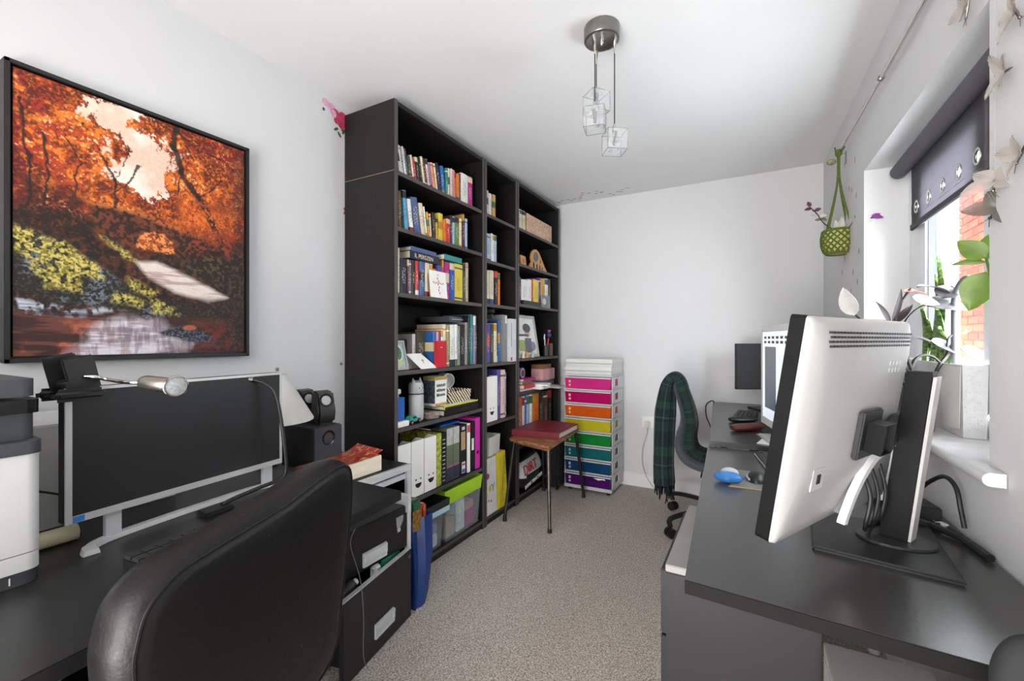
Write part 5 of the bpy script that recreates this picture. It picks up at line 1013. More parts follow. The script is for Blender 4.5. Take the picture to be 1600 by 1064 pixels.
part('body', MB().cyl((-1.315, 1.09, 0.262), (-1.325, 1.155, 0.270), 0.022, n=16), DARK, t, smooth=40)
part('cap', MB().cyl((-1.325, 1.1555, 0.270), (-1.328, 1.175, 0.273), 0.013, n=14), WPL, t, smooth=40)
one('cable', MB().tube([(-1.185, 1.045, 0.552), (-1.19, 1.03, 0.50), (-1.20, 1.08, 0.36), (-1.205, 1.10, 0.22), (-1.215, 1.11, 0.06), (-1.20, 1.13, 0.004)], 0.0012, 6, smooth=6), GREY, 'thin grey lead hanging down the front of the filing cabinet', 'cable', smooth=True)
t = thing('swing_tag', 'clear plastic tag stuck on the upper cabinet drawer', 'tag', (-1.312, 1.385, 0.42))
part('sleeve', MB().extr([(-1.3165, 1.368, 0.502 - 0.01), (-1.3165, 1.425, 0.510 - 0.01), (-1.3165, 1.415, 0.42), (-1.3165, 1.385, 0.375)], (0.002, 0, 0)), clear('#d8dcde', 0.3, 0.15), t)
part('eyelet', MB().lathe([(0.008, 0), (0.008, 0.002), (0.003, 0.002)], (-1.3145, 1.392, 0.39), 14, ax=(1, 0, 0), cap=False), LGREY, t)
db = thing('dictionary', 'thick red paperback with curled cover lying on the filing cabinet', 'book', (-1.43, 1.18, 0.6515))
part('pages', MB().bb((-1.496, 1.035, 0.6525), (-1.353, 1.332, 0.716), 0.002), pm('#ddd2bd', 0.85, var=0.12, vs=1.0, stretch=(6, 6, 900), name='thick_page_edges'), db)
def cov(u, v):
    y = 1.032 + 0.304 * v; x = -1.500 + 0.150 * u; z = 0.718 + 0.028 * max(0, (v - 0.62) / 0.38) ** 2 * (0.2 + 0.8 * (1 - u)) + 0.012 * max(0, (v - 0.8) / 0.2) * u
    return (x, y, z)
dcm, nt, b_ = newmat('red_dictionary_cover'); n_ = noise(nt, 26, 4); n2_ = noise(nt, 1, 2, stretch=(160, 22, 1))
lk(nt, mixc(nt, math_(nt, 'GREATER_THAN', n2_.outputs[0], 0.60), ramp(nt, n_.outputs[0], [(0.42, '#8c1a20'), (0.62, '#a8262a'), (0.70, '#c9a545')]), '#d9b96a'), b_.inputs['Base Color']); b_.inputs['Roughness'].default_value = 0.35
part('front_cover', MB().grid(cov, 6, 14).solid(0.0015), dcm, db, smooth=True)
part('spine', MB().bb((-1.5005, 1.032, 0.652), (-1.4965, 1.335, 0.7165)), dcm, db)
# blue bag between cabinet and bookcase
bb_ = thing('carrier_bag', 'deep blue gusseted carrier bag on floor beside the filing cabinet', 'bag', (-1.38, 1.53, 0.0))
BLUE = pm('#17346f', 0.35, var=0.15, vs=12, bmp=0.25, bs=14, name='blue_film')
def BG(z, x0, x1, y0, y1, g): ym = (y0 + y1) / 2; return [(x0, y0, z), (x1 - g * 0.3, y0 + 0.004, z), (x1 - g, ym - 0.012, z), (x1, ym + 0.01, z), (x1 - 0.004, y1, z), (x0, y1, z)]
part('bag', MB().loft([BG(0.002, -1.445, -1.300, 1.478, 1.545, 0.01), BG(0.06, -1.455, -1.292, 1.476, 1.56, 0.02), BG(0.22, -1.46, -1.300, 1.476, 1.60, 0.028), BG(0.36, -1.462, -1.315, 1.476, 1.618, 0.032), BG(0.385, -1.462, -1.318, 1.476, 1.62, 0.033), BG(0.380, -1.460, -1.322, 1.479, 1.616, 0.030), BG(0.05, -1.44, -1.31, 1.486, 1.54, 0.01)]), BLUE, bb_, smooth=30)
t = thing('packet', 'green packet of dried herbs poking out of the blue bag', 'packet', (-1.36, 1.515, 0.30))
GP = pm('#2f5a3f', 0.35, var=0.15, name='green_packet')
part('wrap', MB().box((-1.375, 1.522, 0.395), (0.09, 0.07, 0.15), bev=0.012), GP, t, smooth=40)
part('window', MB().bb((-1.3298, 1.492, 0.335), (-1.3285, 1.55, 0.425)), pm('#7a5a26', 0.4, var=0.8, vs=70, name='dried_leaves'), t)
t = thing('packet', 'orange packet behind green one in the blue bag', 'packet', (-1.37, 1.59, 0.32))
part('wrap', MB().box((-1.375, 1.592, 0.375), (0.06, 0.034, 0.11), bev=0.008), pm('#b5532a', 0.4, var=0.5, vs=60, name='orange_foil'), t, smooth=40)

# ------------------------------------------------------------------ stool, album, case, drawer tower
st = thing('stool', 'old low wooden-topped stool with four tubular metal legs', 'stool', (-1.30, 2.85, 0))
def seatmat():
    m, nt, b = newmat('worn_wood_seat'); n1 = noise(nt, 3.0, 6, stretch=(3, 26, 26)); n2 = noise(nt, 9, 3)
    c = ramp(nt, n1.outputs[0], [(0.3, '#5c3420'), (0.5, '#8a5432'), (0.7, '#b9885c')]); lk(nt, mixc(nt, ramp(nt, n2.outputs[0], [(0.55, (0, 0, 0)), (0.68, (0.6, 0.6, 0.6))]), c, '#cfa67c'), b.inputs['Base Color'])
    b.inputs['Roughness'].default_value = 0.45; return m
part('seat', MB().extr([(-1.476, 2.625, 0.498), (-1.140, 2.505, 0.498), (-1.122, 2.535, 0.498), (-1.166, 3.16, 0.498), (-1.195, 3.19, 0.498), (-1.482, 3.19, 0.498)], (0, 0, 0.027), 0, 0.008), seatmat(), st, smooth=40)
LEGM = pm('#6a655f', 0.35, 0.85, var=0.2, vs=30, name='tube_steel')
for i, (tx, ty, fx, fy) in enumerate(((-1.440, 2.650, -1.441, 2.510), (-1.150, 2.560, -1.109, 2.490), (-1.185, 3.130, -1.133, 3.172), (-1.455, 3.13, -1.462, 3.165))):
    lg = part('leg', MB().tube([(tx, ty, 0.497), (tx + (fx - tx) * 0.15, ty + (fy - ty) * 0.15, 0.46), (fx, fy, 0.022)], 0.0115, 10, smooth=3), LEGM if i in (1,) else pm('#2b2a29', 0.4, 0.6, name='black_tube'), st, smooth=True)
    part('foot', MB().cyl((fx, fy, 0.0), (fx, fy, 0.025), 0.0145, 0.013, 12), BLACK, lg, smooth=40)
for p0, p1 in (((-1.44, 2.65, 0.488), (-1.15, 2.56, 0.488)), ((-1.185, 3.13, 0.488), (-1.455, 3.13, 0.488))): part('rail', MB().cyl(p0, p1, 0.009, n=10), LEGM, st, smooth=40)
al = thing('photo_album', 'large dark red photo album lying on the wooden stool', 'album', (-1.31, 2.92, 0.5255))
AR = pm('#74192a', 0.42, var=0.12, vs=20, bmp=0.3, bs=140, name='red_leatherette')
PA = [(-1.488, 2.690), (-1.146, 2.728), (-1.152, 3.112), (-1.488, 3.15)]
part('back_cover', MB().extr([(x, y, 0.5256) for x, y in PA], (0, 0, 0.004)), AR, al)
part('front_cover', MB().extr([(x, y, 0.563) for x, y in PA], (0, 0, 0.004)), AR, al)
part('spine', MB().extr([(-1.488, 2.690, 0.5297), (-1.146, 2.728, 0.5297), (-1.146, 2.732, 0.5297), (-1.488, 2.694, 0.5297)], (0, 0, 0.0332)), AR, al)
part('pages', MB().extr([(-1.482, 2.698, 0.5297), (-1.152, 2.735, 0.5297), (-1.158, 3.10, 0.5297), (-1.482, 3.14, 0.5297)], (0, 0, 0.0332)), pm('#cfcac2', 0.8, var=0.1, vs=1.0, stretch=(5, 5, 500), name='album_pages'), al)
part('stamp', MB().box((-1.20, 3.02, 0.5672), (0.012, 0.06, 0.0006)), pm('#b06a70', 0.5, name='faded_stamp'), al)
cs = thing('suitcase', 'black ribbed suitcase standing between stool and drawer tower', 'suitcase', (-1.40, 3.36, 0))
part('shell', MB().bb((-1.480, 3.205, 0.022), (-1.352, 3.50, 0.385), 0.018), BLACK, cs, smooth=40)
for k in range(6): part('rib', MB().bb((-1.352, 3.235 + k * 0.045, 0.05), (-1.345, 3.252 + k * 0.045, 0.36), 0.003), BLACK, cs)
for k in range(3): part('rib', MB().bb((-1.462 + k * 0.034, 3.199, 0.05), (-1.448 + k * 0.034, 3.2048, 0.36), 0.002), BLACK, cs)
for x in (-1.46, -1.375):
    for y in (3.23, 3.47): part('wheel', MB().cyl((x, y - 0.008, 0.0125), (x, y + 0.008, 0.0125), 0.0125, n=12), BLACK, cs, smooth=40)
part('tag', MB().box((-1.475, 3.200, 0.11), (0.03, 0.004, 0.012), rot=Matrix.Rotation(0.5, 3, 'Y')), pm('#c9b73a', 0.5, name='yellow_tag'), cs, 'yellow tag')

tw = thing('drawer_tower', 'clear tower of eight rainbow plastic drawers on black casters', 'drawers', (-1.145, 3.45, 0))
FR = clear('#f6f7f8', 0.62, 0.35, 'frosted_frame'); TX0, TX1, TY0, TY1 = -1.335, -0.948, 3.275, 3.625
cols = ['#4c0d68', '#0f4470', '#0c6c70', '#0c8a35', '#cfc42c', '#e0601a', '#c00a66', '#e02c8a']; cn = 'purple navy teal green yellow orange crimson pink'.split()
for i, (c_, n_) in enumerate(zip(cols, cn)):
    z0 = 0.052 + 0.1085 * i; sh = 0.012 * (1 - i / 8.0)
    x0, x1 = TX0 + 0.0085, TX1 - 0.0085
    fr = part('shelf_frame', MB().bb((TX0, TY0 + 0.006, z0 - 0.013), (TX1, TY1, z0 - 0.002), 0.003).bb((TX0, TY0 + 0.02, z0 - 0.002), (TX0 + 0.006, TY1, z0 + 0.0954)).bb((TX0 + 0.006, TY1 - 0.006, z0 - 0.002), (TX1, TY1, z0 + 0.0954)), FR, tw)
    y_a, y_b, za, zb = TY0 + 0.03, TY1 - 0.006, z0 - 0.002, z0 + 0.0954
    wy0, wy1, wz0, wz1 = 3.375, 3.475, z0 + 0.022, z0 + 0.076
    mb = MB(); mb.bb((TX1 - 0.006, y_a, za), (TX1, wy0, zb)); mb.bb((TX1 - 0.006, wy1, za), (TX1, y_b, zb)); mb.bb((TX1 - 0.006, wy0, za), (TX1, wy1, wz0)); mb.bb((TX1 - 0.006, wy0, wz1), (TX1, wy1, zb))
    part('side_wall', mb, FR, tw)
    dm = clear(c_, 0.80, 0.18, n_ + '_drawer_plastic')
    L = lambda z, e, f: [(x0 + e, TY0 + f, z), (x1 - e, TY0 + f, z), (x1 - e, TY1 - 0.02, z), (x0 + e, TY1 - 0.02, z)]
    d = part('drawer', MB().loft([L(z0 + 0.0005, 0.004, 0.008), L(z0 + 0.088, 0, 0.002), L(z0 + 0.088, 0.003, 0.005), L(z0 + 0.0035, 0.007, 0.011)]), dm, tw, n_ + ' translucent drawer')
    part('drawer_rim', MB().bb((x0 - 0.006, TY0 - 0.006, z0 + 0.0835), (x1 + 0.006, TY0 + 0.0012, z0 + 0.0925), 0.003), FR, d)
    part('handle', MB().bb((-1.22, TY0 - 0.008, z0 + 0.058), (-1.06, TY0 + 0.0015, z0 + 0.066), 0.003), clear(c_, 0.85, 0.18, n_ + '_drawer_plastic2'), d)
    part('contents', MB().box((-1.25 + 0.012 * (i % 3), 3.36, z0 + 0.027), (0.10, 0.12, 0.046), bev=0.006).box((-1.08, 3.37, z0 + 0.022), (0.15, 0.12, 0.036), bev=0.006), pm(['#6a5a80', '#3c6a8a', '#3a8a88', '#3a9a58', '#e0d060', '#e89050', '#d04a80', '#e870a8'][i], 0.6, var=0.4, vs=40, name=n_ + '_contents'), d, kind='stuff')
    if i not in (4,): part('stickers', MB().box((-1.285, TY0 + 0.001, z0 + 0.055), (0.016, 0.005, 0.020)).box((-1.285, TY0 + 0.003, z0 + 0.026), (0.014, 0.006, 0.016)), pm('#d9b98a' if i in (5, 6, 7) else '#b9b4d0', 0.5, name='sticker_print'), d, kind='stuff')
part('top_plate', MB().bb((TX0, TY0, 0.9085), (TX1, TY1, 0.926), 0.004), FR, tw)
part('base_plate', MB().bb((TX0, TY0 + 0.004, 0.026), (TX1, TY1, 0.0385), 0.003), FR, tw)
part('torn_label', MB().poly([(-1.09, TY0 + 0.0005, 0.125), (-1.05, TY0 + 0.0003, 0.112), (-1.02, TY0 + 0.0003, 0.120), (-0.995, TY0 + 0.0003, 0.118), (-1.0, TY0 + 0.0002, 0.128), (-1.04, TY0 + 0.0001, 0.128)]).solid(0.0006), PAPER, tw, 'torn white label')
for x in (TX0 + 0.04, TX1 - 0.035):
    for y in (TY0 + 0.035, TY1 - 0.035): part('caster', MB().cyl((x - 0.011, y, 0.0135), (x + 0.011, y, 0.0135), 0.0135, n=16), BLACK, tw, smooth=40)
for z, h, dx, dy, nm in ((0.9268, 0.058, 0.0, 0.0, 'lower'), (0.9853, 0.060, 0.006, 0.004, 'upper')):
    t = thing('game_box', nm + ' of two flat white boxes on the rainbow drawer tower', 'box', (-1.14, 3.45, z), 0, 'flat white boxes on the tower')
    part('base', MB().bb((-1.325 + dx, 3.285 + dy, z), (-0.955 + dx, 3.61, z + h * 0.5), 0.002), pm('#d4d3cf', 0.6, var=0.03, name='box_card'), t)
    part('lid', MB().bb((-1.328 + dx, 3.282 + dy, z + h * 0.42), (-0.952 + dx, 3.613, z + h), 0.003), pm('#dcdbd7', 0.6, var=0.03, name='lid_card'), t)
# socket with plug
sk = thing('wall_socket', 'white double wall socket with plug on the back wall', 'socket', (-0.73, YB - 0.01, 0.51))
part('plate', MB().bb((-0.800, YB - 0.010, 0.487), (-0.654, YB, 0.575), 0.003), GLOSS, sk)
for x in (-0.767, -0.688):
    part('switch', MB().bb((x - 0.006, YB - 0.014, 0.552), (x + 0.006, YB - 0.0095, 0.566), 0.001), GLOSS, sk)
pl = thing('plug', 'white plug in the back wall socket with long white lead', 'plug', (-0.755, YB - 0.04, 0.48))
part('body', MB().bb((-0.778, YB - 0.045, 0.490), (-0.732, YB - 0.0102, 0.540), 0.008), pm('#d8d5cc', 0.4, name='plug_white'), pl, smooth=40)
part('lead', MB().tube([(-0.755, YB - 0.03, 0.489), (-0.758, YB - 0.03, 0.44), (-0.79, YB - 0.028, 0.33), (-0.795, YB - 0.028, 0.20), (-0.76, YB - 0.028, 0.09), (-0.70, YB - 0.03, 0.006)], 0.003, 8, smooth=6), pm('#c9c4b8', 0.5, name='lead_white'), pl, smooth=True)
# ------------------------------------------------------------------ right-hand desks
fd = thing('desk', 'far charcoal desk under the two smaller screens, against back wall', 'desk', (0.08, 2.92, 0))
PF = [(-0.182, 2.206), (0.436, 2.206), (0.402, 3.622), (-0.272, 3.622)]
part('desktop', MB().extr([(x, y, 0.706) for x, y in PF], (0, 0, 0.024), 0, 0.0015), LAMG, fd)
part('edge_band', MB().extr([(-0.182, 2.2045, 0.7065), (0.436, 2.2045, 0.7065), (0.436, 2.2058, 0.7065), (-0.182, 2.2058, 0.7065)], (0, 0, 0.0225)), BLACK, fd)
for x, y in ((0.39, 2.26), (-0.20, 3.57), (0.36, 3.57), (0.0, 2.26)): part('leg', MB().cyl((x, y, 0), (x, y, 0.706), 0.02, n=14), BLACK, fd, smooth=40)
nd = thing('desk', 'near charcoal desk by the window carrying the big white-backed monitor', 'desk', (0.15, 1.6, 0))
PN = [(-0.124, 0.948), (0.474, 0.905), (0.444, 2.200), (-0.187, 2.200)]
part('desktop', MB().extr([(x, y, 0.677) for x, y in PN], (0, 0, 0.028), 0, 0.002), LAMG, nd)
part('edge_band', MB().extr([(-0.1235, 0.9465, 0.678), (0.474, 0.9035, 0.678), (0.474, 0.9048, 0.678), (-0.1235, 0.9478, 0.678)], (0, 0, 0.026)), pm('#0c0c0c', 0.6, spec=0.2, name='edge_black'), nd)
for x, y in ((0.45, 1.165), (0.40, 2.14), (-0.09, 2.10)): part('leg', MB().cyl((x, y, 0), (x, y, 0.677), 0.02, n=14), LGREY, nd, smooth=40)
part('apron', MB().bb((0.145, 1.36, 0.60), (0.42, 1.376, 0.677)), BLACK, nd)
pd = thing('drawer_pedestal', 'grey drawer pedestal with pale top under the near right desk', 'cabinet', (-0.03, 1.45, 0))
PG = pm('#1f1e21', 0.5, var=0.05, name='pedestal_grey')
part('carcass', MB().bb((-0.204, 1.226, 0.03), (0.135, 1.690, 0.578), 0.002), PG, pd)
part('top_panel', MB().bb((-0.206, 1.212, 0.579), (0.137, 1.692, 0.598), 0.002), pm('#9a9693', 0.5, var=0.05, vs=5, name='pedestal_top'), pd)
part('end_panel', MB().bb((-0.204, 1.2125, 0.03), (0.135, 1.2255, 0.578), 0.002), PG, pd)
for k in range(3): part('drawer_front', MB().bb((-0.221, 1.232, 0.045 + k * 0.178), (-0.2045, 1.684, 0.217 + k * 0.178), 0.002), PG, pd)
for x in (-0.16, 0.09):
    for y in (1.27, 1.64): part('caster', MB().cyl((x - 0.01, y, 0.015), (x + 0.01, y, 0.015), 0.015, n=14), BLACK, pd)
lb = thing('low_shelf', 'pale grey low shelf unit beneath the near edge of right desk', 'shelf unit', (0.28, 0.98, 0))
SG = pm('#a9a6a3', 0.5, var=0.05, vs=5, name='shelf_grey')
part('top_panel', MB().bb((0.129, 0.84, 0.53), (0.302, 1.136, 0.55), 0.002), SG, lb)
part('side_panel', MB().bb((0.129, 0.84, 0.0), (0.147, 1.136, 0.5295), 0.002), SG, lb)
part('side_panel', MB().bb((0.284, 0.84, 0.0), (0.302, 1.136, 0.5295), 0.002), SG, lb)
part('shelf', MB().bb((0.147, 0.845, 0.25), (0.284, 1.13, 0.268)), SG, lb)

# ------------------------------------------------------------------ big monitor, seen from behind
O2 = V((0.000, 0.978, 0.808)); mu = V((0.4634, 0.8862, 0)); mb0 = V((0.8862, -0.4634, 0)); ta = math.radians(8.7)
mw = (mb0 * math.sin(ta) + V((0, 0, math.cos(ta)))); mn = (mb0 * math.cos(ta) - V((0, 0, math.sin(ta))))
def BM(u, v_, n): return O2 + mu * u + mw * v_ + mn * n
WB, HB = 0.525, 0.436
def rect(u0, u1, v0, v1, n, r=0.012):
    pts = []
    for cx, cy, a0 in ((u1 - r, v1 - r, 0), (u0 + r, v1 - r, 90), (u0 + r, v0 + r, 180), (u1 - r, v0 + r, 270)):
        for k in range(5): a = math.radians(a0 + k * 22.5); pts.append(BM(cx + r * math.cos(a), cy + r * math.sin(a), n))
    return pts
bm_ = thing('monitor', 'big monitor with white vented back on black stand, near right desk', 'monitor', (0.25, 1.33, 0.7055))
part('bezel', MB().loft([rect(0, WB, 0, HB, 0, 0.008), rect(0, WB, 0, HB, 0.026, 0.008)]), pm('#0d0d0d', 0.5, var=0.15, spec=0.2, name='bezel_black'), bm_)
part('screen', MB().loft([rect(0.008, WB - 0.008, 0.016, HB - 0.008, -0.001, 0.003), rect(0.008, WB - 0.008, 0.016, HB - 0.008, -0.0002, 0.003)]), BLACKG, bm_)
WBK = pm('#adabaa', 0.42, var=0.015, vs=3, name='monitor_white')
bk = part('back_cover', MB().loft([rect(0, WB, 0, HB, 0.0262, 0.008), rect(0.002, WB - 0.002, 0.002, HB - 0.002, 0.034, 0.010), rect(0.012, WB - 0.012, 0.030, HB - 0.010, 0.042, 0.03),
      rect(0.030, WB - 0.030, 0.090, HB - 0.020, 0.050, 0.05), rect(0.050, WB - 0.050, 0.115, HB - 0.085, 0.055, 0.05)]), WBK, bm_, smooth=60)
# vents along the top, logo marks, side port
mb = MB()
for r in range(4):
    for k in range(34):
        u_ = 0.050 + k * 0.0148 + 0.004 * (r % 2)
        if u_ > WB - 0.045: continue
        c = BM(u_, HB - 0.027 - r * 0.0085, 0.0503 + 0.0006 * r)
        rr = Matrix((mu, mw, mn)).transposed(); mb.box(c, (0.0095, 0.0042, 0.004), rot=rr)
part('vent_slots', mb, BLACK, bk, kind='stuff')
mb = MB(); rr = Matrix((mu, mw, mn)).transposed()
for r in range(2):
    for k in range(4): mb.box(BM(WB * 0.70 + k * 0.020, HB - 0.092 - r * 0.016, 0.0553), (0.010, 0.010, 0.001), rot=rr)
part('logo_marks', mb, LGREY, bk, kind='stuff')
mb = MB(); mb.box(BM(0.090, 0.125, 0.0545), (0.052, 0.046, 0.003), rot=rr, bev=0.002); pp = part('port_recess', mb, LGREY, bk)
mb = MB(); mb.box(BM(0.090, 0.125, 0.0565), (0.014, 0.018, 0.002), rot=rr); part('port', mb, BLACK, pp)
# stand
part('base_plate', MB().extr([(0.134, 1.46, 0.7056), (0.118, 1.223, 0.7056), (0.365, 1.180, 0.7056), (0.392, 1.500, 0.7056)], (0, 0, 0.011), 0, 0.004), pm('#1d1d1d', 0.45, name='stand_black'), bm_)
SB = pm('#0b0b0c', 0.5, spec=0.2, var=0.1, name='stand_gloss')
sp_ = [V((0.292, 1.345, 0)) + V((0.075 * math.cos(a) * 1.0, 0.055 * math.sin(a), 0.7172)) for a in [k * PI / 12 for k in range(24)]]
sp_ = [V((p.x + 0.12 * 0, p.y, p.z)) for p in sp_]
part('swivel_plate', MB().extr(sp_, (0, 0, 0.006)), pm('#3a3a3b', 0.4, 0.3, name='swivel_grey'), bm_)
def colsec(c, n0, n1, u0, u1): return [c + mb0 * n0 + mu * u0, c + mb0 * n1 + mu * u0, c + mb0 * n1 + mu * u1, c + mb0 * n0 + mu * u1]
cb, ct_ = V((0.300, 1.360, 0.7236)), V((0.352, 1.365, 1.118))
part('column', MB().loft([colsec(cb, -0.030, 0.022, -0.020, 0.020), colsec(ct_, -0.030, 0.016, -0.020, 0.020)]), SB, bm_)
part('column_cover', MB().loft([colsec(cb, 0.0225, 0.028, -0.019, 0.019), colsec(ct_ + V((0, 0, -0.012)), 0.0165, 0.023, -0.019, 0.019)]), pm('#b9b8b5', 0.4, var=0.03, name='cover_grey'), bm_)
part('mount_plate', MB().box(BM(0.285, 0.195, 0.0615), (0.105, 0.105, 0.012), rot=rr, bev=0.003), BLACK, bm_)
ap = BM(0.285, 0.195, 0.068)
part('arm', MB().loft([[ap + mu * a + mw * b for a, b in ((-0.03, -0.032), (0.03, -0.032), (0.03, 0.03), (-0.03, 0.03))], [ap + mn * 0.03 + mu * a + mw * b for a, b in ((-0.032, -0.034), (0.032, -0.034), (0.032, 0.03), (-0.032, 0.03))],
     [V((0.330, 1.358, 1.0)) + mb0 * -0.034 + mu * a + V((0, 0, b)) for a, b in ((-0.03, -0.045), (0.03, -0.045), (0.03, 0.018), (-0.03, 0.018))]]), SB, bm_, smooth=30)
# white cable cover hoop below the mount
BAY = [(0.255, 0.012), (0.285, 0.065), (0.335, 0.112), (0.40, 0.140), (0.470, 0.150), (0.500, 0.130), (0.505, 0.070), (0.490, 0.012)]
part('cable_bay', MB().extr([BM(u, v, 0.036) for u, v in BAY], mn * 0.0185), pm('#77767a', 0.5, name='bay_grey'), bm_)
rim = curve([BM(u, v, 0.057) for u, v in [(0.250, -0.004)] + BAY[:-1] + [(0.498, -0.004)]], 5); lo_ = []
for i, p in enumerate(rim):
    tt = (rim[min(i + 1, len(rim) - 1)] - rim[max(i - 1, 0)]).normalized(); s_ = tt.cross(mn).normalized()
    lo_.append([p + s_ * 0.011 - mn * 0.006, p - s_ * 0.011 - mn * 0.006, p - s_ * 0.009 + mn * 0.008, p + s_ * 0.009 + mn * 0.008])
part('cable_hoop', MB().loft(lo_), WPL, bm_, smooth=60)
def cable(pts, r, label, mat=BLACK, group=None, k=6): return one('cable', MB().tube([V(p) for p in pts], r, 8, smooth=k), mat, label, 'cable', group, smooth=True)
cable([BM(0.345, 0.085, 0.053), BM(0.345, 0.04, 0.072), BM(0.345, -0.03, 0.072), (0.235, 1.33, 0.745), (0.275, 1.44, 0.7215), (0.33, 1.46, 0.7215), (0.40, 1.50, 0.711)], 0.0045, 'black cable leftmost of three dropping from the big monitor', group=None)
cable([BM(0.385, 0.095, 0.053), BM(0.385, 0.04, 0.074), BM(0.385, -0.03, 0.074), (0.255, 1.37, 0.745), (0.305, 1.475, 0.7225), (0.36, 1.478, 0.7225), (0.42, 1.52, 0.711)], 0.004, 'black cable middle one of three dropping from the big monitor')
cable([BM(0.43, 0.10, 0.053), BM(0.43, 0.04, 0.074), BM(0.43, -0.03, 0.074), (0.275, 1.42, 0.750), (0.335, 1.492, 0.723), (0.385, 1.495, 0.722), (0.43, 1.54, 0.712)], 0.004, 'black cable rightmost of three dropping from the big monitor')
cable([(0.36, 1.545, 0.7145), (0.40, 1.50, 0.716), (0.430, 1.45, 0.7155), (0.445, 1.40, 0.7145), (0.452, 1.345, 0.7135)], 0.009, 'thick black power cable running along desk behind the stand')
cable([(0.410, 1.66, 0.76), (0.425, 1.62, 0.80), (0.438, 1.56, 0.832), (0.444, 1.505, 0.82), (0.446, 1.48, 0.77), (0.447, 1.463, 0.7345)], 0.0055, 'black cable looping high against the wall under the sill')
cable([(0.40, 1.61, 0.7105), (0.425, 1.56, 0.7105), (0.440, 1.50, 0.7105), (0.450, 1.452, 0.7105)], 0.005, 'thin black cable nearest the wall on the right desk')
hb = thing('docking_station', 'low black docking box on desk behind the monitor stand', 'docking station', (0.36, 1.72, 0.7055))
part('case', MB().box((0.355, 1.73, 0.7205), (0.10, 0.14, 0.03), rz=0.1, bev=0.003), BLACK, hb)
part('lid', MB().box((0.355, 1.73, 0.7375), (0.096, 0.135, 0.003), rz=0.1, bev=0.001), DARK, hb)
one('adapter', MB().box((0.405, 1.60, 0.7255), (0.05, 0.085, 0.04), rz=0.15, bev=0.004), DARK, 'dark power adapter under the looping cable', 'adapter')
one('junction_box', MB().box((0.30, 1.98, 0.731), (0.13, 0.09, 0.05), rz=-0.1, bev=0.004), BLACK, 'black box behind the docking box on the right desk', 'box')
t = thing('usb_plug', 'tiny white plug with grey wire on desk beside the adapter', 'plug', (0.432, 1.505, 0.7055))
part('plug', MB().box((0.425, 1.530, 0.7125), (0.018, 0.022, 0.012), rz=0.5, bev=0.002), WPL, t)
part('wire', MB().tube([(0.423, 1.54, 0.7125), (0.41, 1.575, 0.7125), (0.40, 1.64, 0.7125)], 0.002, 6, smooth=4), GREY, t)

# ------------------------------------------------------------------ other screens
A2, B2 = V((0.036, 2.585, 0)), V((0.148, 2.090, 0)); u2 = (B2 - A2).normalized(); n2 = V((u2.y, -u2.x, 0))   # n2 points towards the sitter (-x)
m2 = thing('monitor', 'white framed screen showing a pale calendar page on far desk', 'monitor', (0.11, 2.34, 0.7305))
def M2(s, z, n): return A2 + u2 * s + n2 * n + V((0, 0, z))
def sl2(s0, s1, z0, z1, n0, n1, b=0.0): return MB().extr([M2(s0, z0, n0), M2(s1, z0, n0), M2(s1, z1, n0), M2(s0, z1, n0)], n2 * (n1 - n0), 0, b)
W2, Z20, Z21 = (B2 - A2).length, 0.775, 1.262
part('housing', sl2(0, W2, Z20, Z21, -0.034, -0.012, 0.003), BLACK, m2)
part('side_band', sl2(0, W2, Z20, Z21, -0.0118, 0.0, 0.002), WPL, m2)
fr2 = MB()
for s0, s1, z0, z1 in ((0, 0.03, Z20, Z21), (W2 - 0.03, W2, Z20, Z21), (0.03, W2 - 0.03, Z20, Z20 + 0.035), (0.03, W2 - 0.03, Z21 - 0.03, Z21)): fr2.extr([M2(s0, z0, 0.0002), M2(s1, z0, 0.0002), M2(s1, z1, 0.0002), M2(s0, z1, 0.0002)], n2 * 0.005)
part('bezel', fr2, WPL, m2)
def emit(col, s_):
    m, nt, b = newmat('lit_screen'); b.inputs['Base Color'].default_value = (*lin(col), 1); b.inputs['Emission Color'].default_value = (*lin(col), 1); b.inputs['Emission Strength'].default_value = s_; b.inputs['Roughness'].default_value = 0.15
    n = noise(nt, 30, 2); lk(nt, ramp(nt, n.outputs[0], [(0.3, tuple(0.95 * x for x in lin(col))), (0.7, lin(col))]), b.inputs['Emission Color']); return m
sc = part('screen', sl2(0.03, W2 - 0.03, Z20 + 0.035, Z21 - 0.03, 0.0002, 0.002), emit('#c8d0da', 0.45), m2)
part('dark_window', sl2(0.06, 0.24, 0.86, 1.16, 0.002, 0.0024), emit('#3c4a57', 0.25), sc)
mb = MB()
for r in range(2):
    for k in range(6): mb.extr([M2(0.045 + k * 0.065, 1.198 - r * 0.022, 0.002), M2(0.085 + k * 0.065, 1.198 - r * 0.022, 0.002), M2(0.085 + k * 0.065, 1.210 - r * 0.022, 0.002), M2(0.045 + k * 0.065, 1.210 - r * 0.022, 0.002)], n2 * 0.0004)
part('page_marks', mb, BLACK, sc, kind='stuff')
part('stand_neck', sl2(W2 / 2 - 0.03, W2 / 2 + 0.03, 0.742, 0.85, -0.05, -0.0345), LGREY, m2)
part('stand_foot', MB().box(M2(W2 / 2, 0.7365, -0.03), (0.17, 0.22, 0.011), rz=math.atan2(-u2.x, u2.y), bev=0.003), LGREY, m2)
A3 = V((-0.103, 3.255, 0)); B3 = V((0.29, 3.475, 0)); u3 = (B3 - A3).normalized(); n3 = V((u3.y, -u3.x, 0)); W3 = (B3 - A3).length
m3 = thing('monitor', 'plain dark grey screen at the back wall end of far desk', 'monitor', (0.10, 3.37, 0.7305))
def M3(s, z, n): return A3 + u3 * s + n3 * n + V((0, 0, z))
